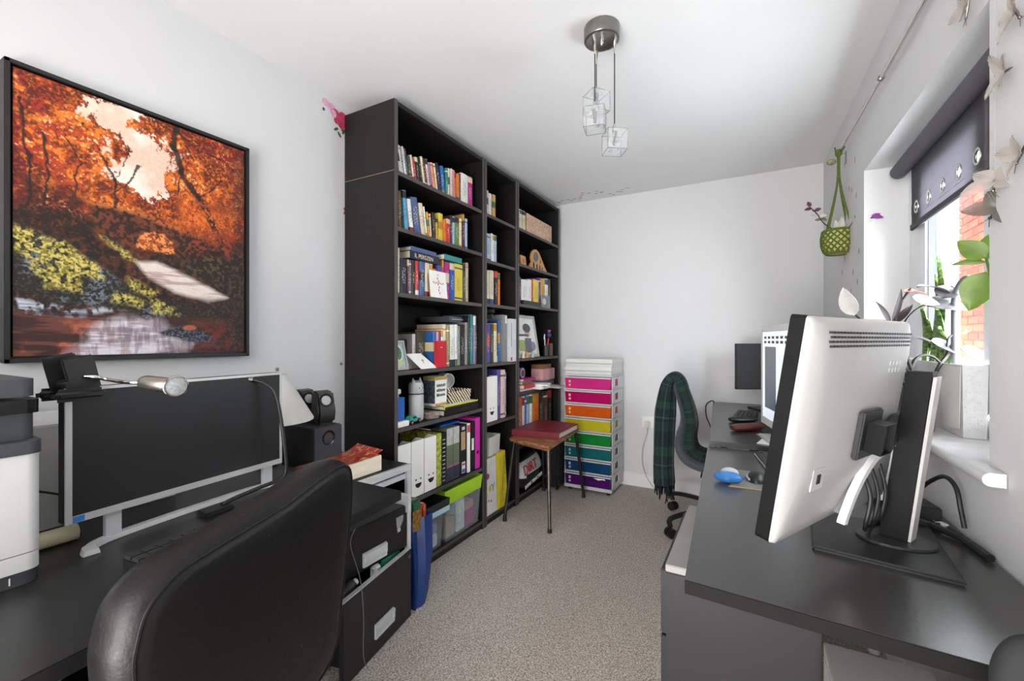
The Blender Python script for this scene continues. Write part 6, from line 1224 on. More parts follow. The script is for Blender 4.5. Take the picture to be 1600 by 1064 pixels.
def sl3(s0, s1, z0, z1, n0, n1, b=0.0): return MB().extr([M3(s0, z0, n0), M3(s1, z0, n0), M3(s1, z1, n0), M3(s0, z1, n0)], n3 * (n1 - n0), 0, b)
part('housing', sl3(0, W3, 0.866, 1.170, -0.025, 0.0, 0.002), BLACK, m3)
part('screen', sl3(0.004, W3 - 0.004, 0.872, 1.166, 0.0, 0.0015), pm('#39393b', 0.35, var=0.03, spec=0.3, name='dark_matt_screen'), m3)
part('stand_neck', sl3(W3 / 2 - 0.02, W3 / 2 + 0.02, 0.74, 0.93, -0.045, -0.0255), BLACK, m3)
part('stand_foot', MB().box(M3(W3 / 2, 0.7355, -0.03), (0.20, 0.14, 0.009), rz=math.atan2(u3.y, u3.x), bev=0.002), BLACK, m3)
kb2 = thing('keyboard', 'black keyboard on far desk in front of the dark screen', 'keyboard', (-0.03, 2.99, 0.7305))
kboard(kb2, (-0.045, 3.00, 0.7307), math.radians(-4), 0.30, 0.115, BLACK, DARK, 0.012)
def case_(c, L_, W_, h, rz, mat, label):
    t = thing('glasses_case', label, 'case', c, rz)
    sec = lambda k: [( W_ / 2 * math.sin(a) * k, 0, h / 2 + h / 2 * math.cos(a) * k) for a in [i * 2 * PI / 16 for i in range(16)]]
    for nm, s0, s1 in (('lower_shell', 0, 0.48), ('upper_shell', 0.5, 1.0)):
        lo = []
        for y, k in ((-L_ / 2, 0.25), (-L_ / 2 + 0.006, 0.62), (-L_ / 2 + 0.02, 0.88), (-L_ / 4, 1), (L_ / 4, 1), (L_ / 2 - 0.02, 0.88), (L_ / 2 - 0.006, 0.62), (L_ / 2, 0.25)):
            pts = []
            for i in range(9):
                a = PI * i / 8; s_ = 1 if nm == 'upper_shell' else -1
                pts.append((W_ / 2 * k * math.cos(a), y, h / 2 + s_ * (0.0006 + (h / 2 - 0.0006) * k * math.sin(a))))
            lo.append(pts)
        part(nm, MB().loft(lo), mat, t, local=True, smooth=50)
case_((-0.055, 2.79, 0.7307), 0.16, 0.062, 0.032, math.radians(-62), BLACK, 'black glasses case on far desk behind the brown one')
case_((-0.030, 2.545, 0.7307), 0.19, 0.075, 0.036, math.radians(-45), pm('#5a2a20', 0.4, var=0.2, name='brown_leather'), 'brown leather glasses case near the edge of far desk')
one('card', MB().box((0.048, 2.43, 0.7322), (0.05, 0.08, 0.003), rz=0.5), pm('#b8893a', 0.5, name='ochre_card'), 'small ochre card beside the brown glasses case', 'card')
one('paper_sheet', MB().box((0.055, 2.29, 0.7315), (0.07, 0.11, 0.002), rz=-0.2), PAPER, 'white slip of paper at the near edge of far desk', 'paper')
kb3 = thing('keyboard', 'silver keyboard edge on near desk behind the big monitor', 'keyboard', (0.07, 2.00, 0.7055))
kboard(kb3, (0.085, 1.98, 0.7057), math.radians(10), 0.32, 0.12, LGREY, BLACK, 0.010)
mp = thing('mouse_mat', 'grey mouse mat with clear blue gel wrist rest on near desk', 'mouse mat', (-0.02, 1.70, 0.7055))
part('mat', MB().box((0.00, 1.735, 0.7072), (0.15, 0.21, 0.003), rz=0.05, bev=0.001), pm('#6a6866', 0.6, var=0.1, name='mat_grey'), mp)
part('mat_edge', MB().box((0.00, 1.6285, 0.7066), (0.15, 0.004, 0.002), rz=0.05), pm('#b08f55', 0.5, name='tan_edge'), mp)
GEL = clear('#3f8fd6', 0.5, 0.06, 'blue_gel'); GELC = clear('#dfe8f0', 0.45, 0.05, 'clear_gel')
part('wrist_rest', MB().sphere((-0.078, 1.668, 0.7237), 0.045, 20, 0, (1, 0.72, 0.40)), GEL, mp, smooth=True)
part('wrist_rest_top', MB().sphere((-0.075, 1.706, 0.7290), 0.030, 20, 0, (1, 0.75, 0.62)), GELC, mp, smooth=True)
ms = thing('mouse', 'black and silver computer mouse on the grey mat', 'mouse', (0.005, 1.74, 0.709))
mb = MB().sphere((0.008, 1.735, 0.7095), 0.030, 18, 0, (1.0, 1.75, 1.05))
bmesh.ops.bisect_plane(mb.bm, geom=mb.bm.verts[:] + mb.bm.edges[:] + mb.bm.faces[:], plane_co=(0, 0, 0.7095), plane_no=(0, 0, -1), clear_outer=True)
part('shell', mb, BLACK, ms, smooth=True)
part('side_stripe', MB().tube([(-0.014, 1.70, 0.716), (-0.0215, 1.735, 0.717), (-0.014, 1.77, 0.716)], 0.004, 8, smooth=4), LGREY, ms, smooth=True)
cable([(-0.262, 3.60, 0.7345), (-0.285, 3.61, 0.735), (-0.318, 3.60, 0.70), (-0.315, 3.59, 0.62), (-0.288, 3.585, 0.55), (-0.25, 3.585, 0.40)], 0.004, 'black cable curling off the far corner of far desk')

# ------------------------------------------------------------------ far office chair with scarf
oc = thing('office_chair', 'blue-grey upholstered office chair at far desk under the scarf', 'chair', (-0.15, 3.03, 0))
CGR = pm('#454a54', 0.85, var=0.12, vs=60, bmp=0.3, bs=350, sheen=0.2, name='blue_grey_cloth')
prof = curve([(-0.440, 0, 0.925), (-0.422, 0, 0.86), (-0.392, 0, 0.76), (-0.388, 0, 0.68), (-0.405, 0, 0.61), (-0.412, 0, 0.545), (-0.385, 0, 0.475), (-0.325, 0, 0.435), (-0.24, 0, 0.420), (-0.10, 0, 0.425), (0.06, 0, 0.43)], 5)
lo = []; N = len(prof)
for i, p in enumerate(prof):
    tt = (prof[min(i + 1, N - 1)] - prof[max(i - 1, 0)]).normalized(); no = V((tt.z, 0, -tt.x)); k = i / (N - 1)
    th = 0.016 + 0.022 * min(1, max(0, (k - 0.25) / 0.4)); hw = 0.20 * (min(1, 0.72 + 1.6 * k)) * (1 if k < 0.94 else 1 - (k - 0.94) * 3.0); th *= (0.6 if i == 0 else 1)
    pts = []
    for j in range(14):
        a = 2 * PI * j / 14; ca, sa_ = math.cos(a), math.sin(a)
        pts.append(V((p.x, 3.05, p.z)) + V((0, 1, 0)) * hw * math.copysign(abs(ca) ** 0.35, ca) + no * th * math.copysign(abs(sa_) ** 0.8, sa_))
    lo.append(pts)
part('seat_shell', MB().loft(lo), CGR, oc, smooth=50)
part('gas_lift', MB().cyl((-0.15, 3.05, 0.12), (-0.15, 3.05, 0.40), 0.024), BLACK, oc, smooth=40)
part('lever', MB().cyl((-0.28, 2.92, 0.385), (-0.285, 2.90, 0.352), 0.005, n=8), BLACK, oc, smooth=40)
part('seat_plate', MB().bb((-0.25, 2.95, 0.372), (-0.05, 3.15, 0.398), 0.006), BLACK, oc)
for k in range(5):
    a = math.radians(223) + 2 * PI * k / 5; e = V((-0.15 + 0.40 * math.cos(a), 3.05 + 0.40 * math.sin(a), 0.115))
    if k == 2 : pass
    lg = part('base_leg', MB().tube([(-0.15, 3.05, 0.155), (V((-0.15, 3.05, 0.15)) + e * 2) / 3 + V((0, 0, 0.012)), e, e + V((0, 0, -0.045))], 0.0155, 8, smooth=3), BLACK, oc, smooth=40)
    sd = V((-math.sin(a), math.cos(a), 0)); c0 = e + V((0, 0, -0.085))
    for s_ in (-1, 1): part('caster', MB().cyl(c0 + sd * s_ * 0.008, c0 + sd * s_ * 0.024, 0.0295, n=18), BLACK, lg, smooth=40)
# scarf: one draped cloth with fringe
def tartan():
    m, nt, b = newmat('green_tartan'); tc = nt.nodes.new('ShaderNodeTexCoord'); sp = nt.nodes.new('ShaderNodeSeparateXYZ'); lk(nt, tc.outputs['UV'], sp.inputs[0])
    u = math_(nt, 'FRACT', math_(nt, 'MULTIPLY', sp.outputs[0], 5.0)); v = math_(nt, 'FRACT', math_(nt, 'MULTIPLY', sp.outputs[1], 7.0))
    st = [(0, '#0e1b1d'), (0.22, '#17382f'), (0.42, '#0c1618'), (0.50, '#42605f'), (0.535, '#0f2023'), (0.72, '#1d4a3a'), (0.90, '#0d181a')]
    c = mixc(nt, 0.5, ramp(nt, u, st, True), ramp(nt, v, st, True)); n = noise(nt, 260, 3)
    lk(nt, mixc(nt, math_(nt, 'MULTIPLY', n.outputs[0], 0.45), c, '#05090a'), b.inputs['Base Color']); b.inputs['Roughness'].default_value = 0.95; b.inputs['Sheen Weight'].default_value = 0.15
    bump(nt, b, n.outputs[0], 0.6, 0.003); return m
TART = tartan()
sf = thing('scarf', 'dark green tartan fringed scarf draped over the blue-grey chair back', 'scarf', (-0.42, 2.93, 0.24))
SP = curve([(-0.505, 0, 0.275), (-0.510, 0, 0.40), (-0.508, 0, 0.55), (-0.502, 0, 0.70), (-0.490, 0, 0.83), (-0.478, 0, 0.91), (-0.445, 0, 0.958), (-0.408, 0, 0.935), (-0.382, 0, 0.86), (-0.352, 0, 0.76), (-0.340, 0, 0.67), (-0.350, 0, 0.59), (-0.335, 0, 0.52), (-0.285, 0, 0.485), (-0.20, 0, 0.475)], 5)
NS = len(SP)
def scf(u, v):
    i = min(int(v * (NS - 1)), NS - 2); f = v * (NS - 1) - i; p = SP[i].lerp(SP[i + 1], f); tt = (SP[i + 1] - SP[i]).normalized(); no = V((-tt.z, 0, tt.x))
    a = 2 * PI * u; ca, sa_ = math.cos(a), math.sin(a)
    hang = max(0, 1 - v / 0.42); th = 0.020 + 0.034 * min(1, hang * 2.2); hw = 0.075 + 0.03 * (v > 0.4) * min(1, (v - 0.4) * 5)
    rip = 0.012 * math.sin(5 * a + 2.0 * v) + 0.006 * math.sin(11 * a - 6 * v)
    return V((p.x, 2.940, p.z)) + V((0, 1, 0)) * (hw * math.copysign(abs(ca) ** 0.6, ca)) + no * (th * math.copysign(abs(sa_) ** 0.7, sa_) + rip)
part('cloth', MB().grid(scf, 48, 90), TART, sf, smooth=True)
mb = MB(); random.seed(21)
for k in range(34):
    u = (k + 0.5) / 34; p = scf(u, 0.02); q = p.lerp(V((-0.505, 2.94, p.z)), random.uniform(0, 0.5)); L_ = random.uniform(0.08, 0.14)
    mb.tube([q, q + V((random.uniform(-0.006, 0.006), random.uniform(-0.006, 0.006), -L_ * 0.5)), q + V((random.uniform(-0.012, 0.012), random.uniform(-0.01, 0.01), -L_))], 0.0035, 5, radii=[0.007, 0.005, 0.003])
part('fringe', mb, pm('#0d1719', 0.95, var=0.3, name='dark_wool'), sf, kind='stuff')
# rounded grey chair back and amber box at the lower right corner of the view
gc = thing('armchair', 'dark grey rounded chair arm poking up at lower right corner', 'chair', (0.312, 0.79, 0.0))
pts = ccurve([(0.285, 0, 0.66), (0.268, 0, 0.72), (0.267, 0, 0.775), (0.284, 0, 0.812), (0.315, 0, 0.823), (0.346, 0, 0.812), (0.361, 0, 0.775), (0.358, 0, 0.72), (0.34, 0, 0.66)], 5)
cc = V((0.314, 0, 0.745))
lo = [[V((0, y, 0)) + cc + (p - cc) * k for p in pts] for y, k in ((0.806, 0.75), (0.803, 0.93), (0.796, 1.0), (0.786, 0.95), (0.778, 0.8))]
part('arm_pad', MB().loft(lo), pm('#212123', 0.8, var=0.08, bmp=0.2, bs=300, name='grey_mesh'), gc, smooth=60)
part('post', MB().cyl((0.314, 0.79, 0.0), (0.314, 0.79, 0.67), 0.010), BLACK, gc, smooth=40)
part('foot', MB().bb((0.24, 0.72, 0.0), (0.39, 0.815, 0.02), 0.004), BLACK, gc)
ab = thing('storage_crate', 'amber yellow open crate under the near corner of right desk', 'crate', (0.36, 0.86, 0.0))
L = lambda z, e: [(0.308 + e, 0.825 + e, z), (0.42 - e, 0.825 + e, z), (0.42 - e, 0.898 - e, z), (0.308 + e, 0.898 - e, z)]
part('tub', MB().loft([L(0.0008, 0.012), L(0.672, 0.0), L(0.672, 0.004), L(0.006, 0.016)]), pm('#b8801a', 0.4, var=0.12, name='amber_plastic'), ab)

# ------------------------------------------------------------------ blind, rod, hanging plant, window-sill plants
def blind_mat():
    m, nt, b = newmat('mauve_grey_blind'); n = noise(nt, 20, 4); c = lin('#666468')
    col = ramp(nt, n.outputs[0], [(0.3, tuple(x * 0.95 for x in c)), (0.7, tuple(x * 1.05 for x in c))]); lk(nt, col, b.inputs['Base Color']); b.inputs['Roughness'].default_value = 0.85
    t = nt.nodes.new('ShaderNodeBsdfTranslucent'); t.inputs[0].default_value = (*[min(1, x * 2.6) for x in c], 1); mx = nt.nodes.new('ShaderNodeMixShader'); mx.inputs[0].default_value = 0.38
    lk(nt, b.outputs[0], mx.inputs[1]); lk(nt, t.outputs[0], mx.inputs[2]); lk(nt, mx.outputs[0], nt.nodes['Material Output'].inputs[0]); return m
bl = thing('roller_blind', 'grey roller blind with metal eyelets half drawn over the window', 'blind', (0.555, 1.96, 1.64))
BLM = blind_mat()
part('roller', MB().cyl((0.545, 1.425, 1.915), (0.545, 2.460, 1.915), 0.030, n=28), pm('#5b5961', 0.7, var=0.05, name='rolled_fabric'), bl, smooth=40)
for y in (1.421, 2.464): part('bracket', MB().cyl((0.545, y - 0.004, 1.915), (0.545, y + 0.004, 1.915), 0.032, n=24).bb((0.54, y - 0.004, 1.94), (0.599, y + 0.004, 1.966)), LGREY, bl)
mb = MB(); y0, y1, ztop, zb, xf = 1.440, 2.405, 1.905, 1.665, 0.5742
n_e = 7; cw = (y1 - y0) / n_e; zh0, zh1, er = 1.695, 1.765, 0.019
for k in range(n_e):
    a, b = y0 + k * cw, y0 + (k + 1) * cw; cy, cz = (a + b) / 2, (zh0 + zh1) / 2
    mb.poly([(xf, a, zh1), (xf, b, zh1), (xf, b, ztop), (xf, a, ztop)]); mb.poly([(xf, a, zb), (xf, b, zb), (xf, b, zh0), (xf, a, zh0)])
    hole = [(xf, cy + er * math.cos(t * PI / 8), cz + er * math.sin(t * PI / 8)) for t in range(16)]
    sq = []
    for t in range(16):
        c, s_ = math.cos(t * PI / 8), math.sin(t * PI / 8); m_ = max(abs(c), abs(s_)); sq.append((xf, cy + cw / 2 * c / m_, cz + (zh1 - zh0) / 2 * s_ / m_))
    for t in range(16): mb.poly([sq[t], sq[(t + 1) % 16], hole[(t + 1) % 16], hole[t]])
bmesh.ops.remove_doubles(mb.bm, verts=mb.bm.verts, dist=0.0002); mb.solid(0.0012)
fb = part('fabric', mb, BLM, bl)
for k in range(n_e): part('eyelet', MB().lathe([(er - 0.001, -0.003), (er + 0.007, -0.003), (er + 0.008, 0), (er + 0.007, 0.003), (er - 0.001, 0.003)], (xf, y0 + (k + 0.5) * cw, 1.73), 20, ax=(1, 0, 0), cap=False), CHROME, fb, smooth=40)
part('hem_bar', MB().bb((xf - 0.006, y0, 1.646), (xf + 0.006, y1, 1.672), 0.003), pm('#3f3c43', 0.7, name='hem_dark'), bl)

rd = thing('curtain_rod', 'thin chrome curtain rod above the window carrying the hanging plant', 'curtain rod', (0.43, 2.3, 2.2))
part('thin_tube', MB().cyl((0.3985, 2.945, 2.203), (0.428, 2.17, 2.203), 0.0065, n=14), CHROME, rd, smooth=40)
part('thick_tube', MB().cyl((0.428, 2.17, 2.203), (0.470, 1.00, 2.203), 0.0085, n=14), CHROME, rd, smooth=40)
part('collar', MB().cyl((0.4278, 2.175, 2.203), (0.4283, 2.160, 2.203), 0.011, n=16), STEEL, rd, smooth=40)
for y in (2.93, 1.08):
    x = 0.399 + (2.93 - y) * 0.0385; bk_ = part('bracket', MB().cyl((x, y, 2.196), (wx(y) - 0.003, y, 2.196), 0.003, n=8), CHROME, rd)
    part('wall_plate', MB().bb((wx(y) - 0.004, y - 0.008, 2.14), (wx(y), y + 0.008, 2.205)), STEEL, bk_)

hp_ = thing('hanging_planter', 'lime green macrame planter with trailing purple plant hanging from rod', 'planter', (0.398, 2.905, 1.63))
hx, hy = 0.396, 2.905
def netmat():
    m, nt, b = newmat('green_macrame'); tc = nt.nodes.new('ShaderNodeTexCoord'); vo = nt.nodes.new('ShaderNodeTexVoronoi'); vo.inputs['Scale'].default_value = 55
    lk(nt, tc.outputs['Object'], vo.inputs[0]); lk(nt, ramp(nt, vo.outputs[0], [(0.15, '#a9b04a'), (0.45, '#7c8a2e'), (0.7, '#3d4a18')]), b.inputs['Base Color']); b.inputs['Roughness'].default_value = 0.9
    bump(nt, b, vo.outputs[0], 0.8, 0.004); return m
CORD = pm('#5c6a2c', 0.9, var=0.3, vs=120, bmp=0.5, bs=300, name='green_cord')
part('pot', MB().lathe([(0.045, 1.655), (0.060, 1.66), (0.072, 1.69), (0.076, 1.73), (0.072, 1.765), (0.068, 1.776), (0.060, 1.776), (0.060, 1.74), (0, 1.74)], (hx, hy, 0), 28), pm('#bcc26a', 0.6, var=0.2, vs=30, name='lime_pot'), hp_, smooth=50)
mb = MB()
def potr(z): return np.interp(z, [1.655, 1.66, 1.69, 1.73, 1.765, 1.778], [0.050, 0.062, 0.074, 0.078, 0.0745, 0.071])
for d in (-1, 1):
    for k in range(16):
        pts = []
        for j in range(13):
            z = 1.655 + 0.12 * j / 12; a = 2 * PI * k / 16 + d * j / 12 * 1.5; r = float(potr(z)) + 0.001 + 0.001 * d; pts.append((hx + r * math.cos(a), hy + r * math.sin(a), z))
        mb.tube(pts, 0.0042, 5)
for z in (1.657, 1.776): mb.tube([(hx + (float(potr(z)) + 0.001) * math.cos(a), hy + (float(potr(z)) + 0.001) * math.sin(a), z) for a in [k * PI / 14 for k in range(29)]], 0.006, 6)
part('net', mb, CORD, hp_, kind='stuff')
for k in range(4):
    a = PI / 4 + k * PI / 2
    part('cord', MB().tube([(hx + 0.072 * math.cos(a), hy + 0.072 * math.sin(a), 1.776), (hx + 0.03 * math.cos(a), hy + 0.03 * math.sin(a), 1.93), (hx + 0.006 * math.cos(a), hy + 0.006 * math.sin(a), 2.055), (hx + 0.004 * math.cos(a), hy + 0.004 * math.sin(a), 2.185)], 0.0050, 6, smooth=4), CORD, hp_, smooth=True)
part('top_knot', MB().sphere((hx, hy, 2.195), 0.017, 10, 0, (1, 1, 1.3)).tube([(hx - 0.012, hy, 2.20), (hx - 0.018, hy - 0.01, 2.225)], 0.004, 5).tube([(hx + 0.012, hy, 2.20), (hx + 0.026, hy - 0.01, 2.222)], 0.004, 5), CORD, hp_, kind='stuff')
part('paper_flower', MB().sphere((hx - 0.035, hy - 0.02, 2.145), 0.022, 8, 0, (1, 1, 0.7)), pm('#8d8a6a', 0.7, var=0.4, vs=80, name='dried_flower'), hp_)
LFG = pm('#6f7d5a', 0.5, var=0.25, vs=30, name='sage_leaf'); LFP = pm('#5b2f45', 0.5, var=0.3, vs=40, name='purple_leaf'); LFW = pm('#c9c4b6', 0.5, var=0.15, vs=40, name='cream_leaf'); LFM = pm('#94409a', 0.5, var=0.3, vs=30, name='magenta_leaf'); STEM = pm('#3f2c24', 0.7, var=0.2, name='dark_stem')
for pts, lvs in ((((hx, hy, 1.765), (hx - 0.07, hy - 0.05, 1.815), (hx - 0.10, hy - 0.06, 1.865), (hx - 0.135, hy - 0.075, 1.905)), [(0.45, (-0.6, 0.3, 0.3), LFG), (0.6, (0.8, -0.3, 0.2), LFW), (0.62, (-0.9, -0.2, 0.3), LFW), (0.8, (0.9, 0.1, 0.6), LFP), (0.9, (-0.8, 0.1, 0.1), LFP), (1.0, (-0.2, 0.1, 1), LFP), (0.75, (-0.3, -0.7, 0.2), LFP), (0.52, (1, 0.2, -0.2), LFG)]),
                 (((hx + 0.03, hy, 1.765), (0.44, 2.75, 1.79), (0.455, 2.62, 1.775), (0.462, 2.57, 1.755), (0.472, 2.52, 1.745)), [(0.3, (0.2, -0.2, 1), LFP), (0.5, (0.2, 0.2, 1), LFP), (0.8, (0.3, -0.4, -0.5), LFG), (0.9, (0.7, -0.2, 0.4), LFM), (1.0, (0.7, -0.4, -0.1), LFM), (0.85, (-0.4, -0.4, -0.6), LFW)])):
    c_ = curve(pts, 6); part('stem', MB().tube(c_, 0.0028, 6), STEM, hp_, smooth=True)
    for t_, d, m_ in lvs: part('leaf', leaf(MB(), c_[int(t_ * (len(c_) - 1))], d, (0.1, -0.9, 0.4), 0.038, 0.022, 0.25), m_, hp_)
for d, m_, L_ in (((0.1, -0.3, 1), LFW, 0.10), ((-0.15, -0.35, 0.9), LFW, 0.085), ((0.35, -0.5, 0.25), LFM, 0.06), ((0.15, -0.7, 0.15), LFM, 0.055), ((-0.3, -0.6, 0.25), LFM, 0.05), ((-0.6, -0.3, 0.2), LFG, 0.05)):
    part('leaf', leaf(MB(), (hx + 0.03 * d[0], hy + 0.03 * d[1], 1.755), d, (0.2, -1, 0.2), L_, 0.034, 0.15), m_, hp_)

tg = thing('planter_trough', 'white trough planter on the window sill with tall snake plant', 'planter', (0.595, 2.15, WZ0))
TRW = pm('#dedede', 0.45, var=0.05, vs=60, name='trough_white')
L = lambda z, e: [(0.530 + e, 1.750 + e, z), (0.585 - e, 1.750 + e, z), (0.585 - e, 2.40 - e, z), (0.530 + e, 2.40 - e, z)]
part('trough', MB().loft([L(WZ0 + 0.001, 0.003), L(1.118, 0), L(1.118, 0.003), L(1.09, 0.004)]), TRW, tg)
mb = MB(); random.seed(9)
for k in range(50): mb.box((0.558 + random.uniform(-0.024, 0.024), 1.7496, random.uniform(0.93, 1.11)), (0.0012, 0.0006, 0.0014))
for k in range(60): mb.box((0.5297, random.uniform(1.76, 2.3), random.uniform(0.93, 1.11)), (0.0006, 0.0012, 0.0014))
part('specks', mb, pm('#8f8f8a', 0.8, name='speck_grey'), tg, kind='stuff')
def snakemat():
    m, nt, b = newmat('snake_plant_leaf'); n = noise(nt, 6, 3, stretch=(4, 4, 9)); n.inputs['Distortion'].default_value = 1.5
    lk(nt, ramp(nt, n.outputs[0], [(0.38, '#2b4a26'), (0.5, '#5a7a34'), (0.66, '#8a9a50')]), b.inputs['Base Color']); b.inputs['Roughness'].default_value = 0.4
    b.inputs['Subsurface Weight'].default_value = 0.0; return m
SNK = snakemat()
for (bx, by), top, w_, d in (((0.566, 2.10), 1.49, 0.062, 0.0), ((0.566, 2.17), 1.43, 0.060, -0.02), ((0.566, 2.05), 1.33, 0.052, 0.03), ((0.560, 2.25), 1.27, 0.05, -0.03), ((0.568, 2.00), 1.24, 0.05, 0.035), ((0.556, 2.20), 1.35, 0.05, 0.02)):
    def fn(u, v, bx=bx, by=by, top=top, w_=w_, d=d):
        z = 1.08 + (top - 1.08) * u; s_ = (v - 0.5); wv = w_ * (0.75 + 0.5 * math.sin(PI * min(u * 1.05, 1)) - 0.25) * (1 - max(0, (u - 0.65) / 0.35) ** 1.6)
        return (bx + 0.35 * w_ * (s_ * s_ * 2 - 0.1) + 0.01 * math.sin(3 * u) - 0.2 * d * u, by + s_ * wv + d * u * 2.0 + 0.008 * math.sin(5 * u + by * 9), z)
    part('leaf', MB().grid(fn, 14, 4).solid(0.003), SNK, tg, smooth=True)
ps = thing('torn_paper', 'torn white paper sheet taped to the front of the trough', 'paper', (0.528, 1.84, WZ0 + 0.01))
part('sheet', MB().extr([(0.5290, 1.757, 1.112), (0.5290, 1.925, 1.112), (0.5290, 1.912, 1.06), (0.5290, 1.905, 0.99), (0.5290, 1.893, 0.955), (0.5290, 1.885, 0.918), (0.5290, 1.765, 0.93)], (-0.0012, 0, 0)), PAPER, ps)
og = thing('ornament', 'small gold ornament with dark bead on the sill by the trough', 'ornament', (0.505, 1.955, WZ0))
part('body', MB().lathe([(0.012, 0.001), (0.014, 0.015), (0.008, 0.03), (0.012, 0.045), (0.010, 0.058), (0, 0.064)], (0.505, 1.955, WZ0), 12), pm('#a8813c', 0.35, 0.6, var=0.3, name='aged_gold'), og, smooth=True)
part('bead', MB().sphere((0.497, 1.948, WZ0 + 0.072), 0.009, 10), BLACK, og, smooth=True)
# colourful packet standing on the sill behind the stand
sp2 = thing('seed_packet', 'upright packet printed orange, white and dark green on window sill', 'packet', (0.475, 2.08, WZ0))
part('sleeve', MB().bb((0.468, 2.055, WZ0 + 0.001), (0.476, 2.135, 1.10), 0.001), pm('#2f4a42', 0.45, var=0.5, vs=40, name='dark_green_print'), sp2)
part('orange_panel', MB().bb((0.4672, 2.056, 1.02), (0.4679, 2.134, 1.06)), pm('#d4501f', 0.45, name='orange_print'), sp2)
part('white_panel', MB().bb((0.4672, 2.056, 1.065), (0.4679, 2.134, 1.095)), pm('#cfd6d4', 0.5, var=0.3, vs=90, name='white_print'), sp2)

# dark trailing plant with red-tinged leaves, in a brown pot
tp = thing('potted_plant', 'dark-stemmed plant with silver and burgundy leaves in sill pot', 'plant', (0.425, 1.86, WZ0))
part('pot', MB().lathe([(0.026, 0.001), (0.034, 0.11), (0.037, 0.115), (0.033, 0.115), (0.030, 0.09), (0, 0.09)], (0.470, 1.850, WZ0), 20), pm('#8a8580', 0.6, var=0.1, name='grey_pot'), tp, smooth=40)
SILV = pm('#434043', 0.45, var=0.35, vs=25, stretch=(1, 1, 3), name='silver_leaf'); BURG = pm('#260912', 0.6, var=0.3, vs=25, name='burgundy_leaf'); PALE = pm('#d2d0cc', 0.5, var=0.1, vs=25, name='pale_leaf'); RUST = pm('#b0553a', 0.5, var=0.2, vs=25, name='rust_leaf')
SD = pm('#2e2522', 0.6, var=0.3, vs=60, name='dark_vine')
stems = [((0.470, 1.85, 1.0), (0.44, 1.85, 1.10), (0.415, 1.848, 1.20), (0.425, 1.855, 1.245), (0.455, 1.875, 1.285), (0.50, 1.895, 1.315)),
         ((0.470, 1.85, 1.0), (0.42, 1.845, 1.10), (0.395, 1.84, 1.20), (0.40, 1.843, 1.255), (0.41, 1.85, 1.30), (0.445, 1.872, 1.36)),
         ((0.470, 1.85, 1.0), (0.45, 1.85, 1.06), (0.40, 1.845, 1.15), (0.415, 1.85, 1.185), (0.46, 1.875, 1.20), (0.50, 1.895, 1.185)),
         ((0.470, 1.85, 1.0), (0.515, 1.89, 1.10), (0.545, 1.915, 1.145), (0.545, 1.915, 1.175), (0.555, 1.92, 1.205), (0.60, 1.93, 1.22)),
         ((0.470, 1.85, 1.0), (0.44, 1.85, 1.08), (0.46, 1.87, 1.135), (0.50, 1.89, 1.14), (0.53, 1.90, 1.11)),
         ((0.470, 1.85, 1.0), (0.36, 1.80, 1.12), (0.31, 1.78, 1.24), (0.285, 1.775, 1.275))]
for i, s_ in enumerate(stems): part('stem', MB().tube(s_, 0.0042, 6, smooth=6, radii=[0.006, 0.0042, 0.003]), SD, tp, smooth=True)
for b_p, d, up, L_, W_, cu, m_ in (((0.285, 1.775, 1.272), (-0.45, -0.2, 0.9), (-0.6, -0.8, 0.2), 0.10, 0.052, 0.25, PALE), ((0.385, 1.838, 1.245), (-0.4, -0.25, 0.85), (0.5, -0.8, 0.3), 0.085, 0.020, 0.1, BURG), ((0.39, 1.84, 1.25), (0.28, 0.05, 0.95), (0.5, -0.8, 0.2), 0.115, 0.020, 0.1, BURG), ((0.395, 1.84, 1.245), (0.55, 0.15, 0.65), (0.3, -0.8, 0.5), 0.085, 0.022, 0.1, BURG),
        ((0.425, 1.855, 1.345), (0.9, 0.35, 0.15), (0, -0.4, 0.9), 0.075, 0.04, 0.3, RUST), ((0.46, 1.875, 1.362), (0.85, 0.45, 0.05), (0, -0.3, 0.95), 0.14, 0.045, 0.35, SILV), ((0.445, 1.87, 1.330), (0.75, 0.35, -0.3), (-0.2, -0.8, 0.5), 0.085, 0.038, -0.1, PALE), ((0.49, 1.893, 1.300), (0.9, 0.42, 0.12), (-0.1, -0.75, 0.65), 0.16, 0.075, 0.25, SILV), ((0.53, 1.91, 1.325), (0.3, 0.2, 0.5), (-0.2, -0.9, 0.2), 0.07, 0.06, 0.3, SILV),
        ((0.495, 1.893, 1.186), (0.75, 0.38, -0.28), (-0.1, -0.7, 0.7), 0.12, 0.055, 0.12, SILV), ((0.575, 1.925, 1.165), (0.85, 0.35, -0.42), (-0.1, -0.8, 0.6), 0.12, 0.05, 0.12, SILV), ((0.405, 1.845, 1.20), (0.7, 0.2, 0.35), (0, -0.8, 0.5), 0.05, 0.018, 0.4, RUST), ((0.46, 1.87, 1.08), (-0.9, 0.1, 0.3), (0, -0.7, 0.6), 0.06, 0.025, 0.2, pm('#4a3226', 0.6, name='brown_leaf'))):
    part('leaf', leaf(MB(), b_p, d, up, L_, W_, cu).solid(0.0008), m_, tp, smooth=True)

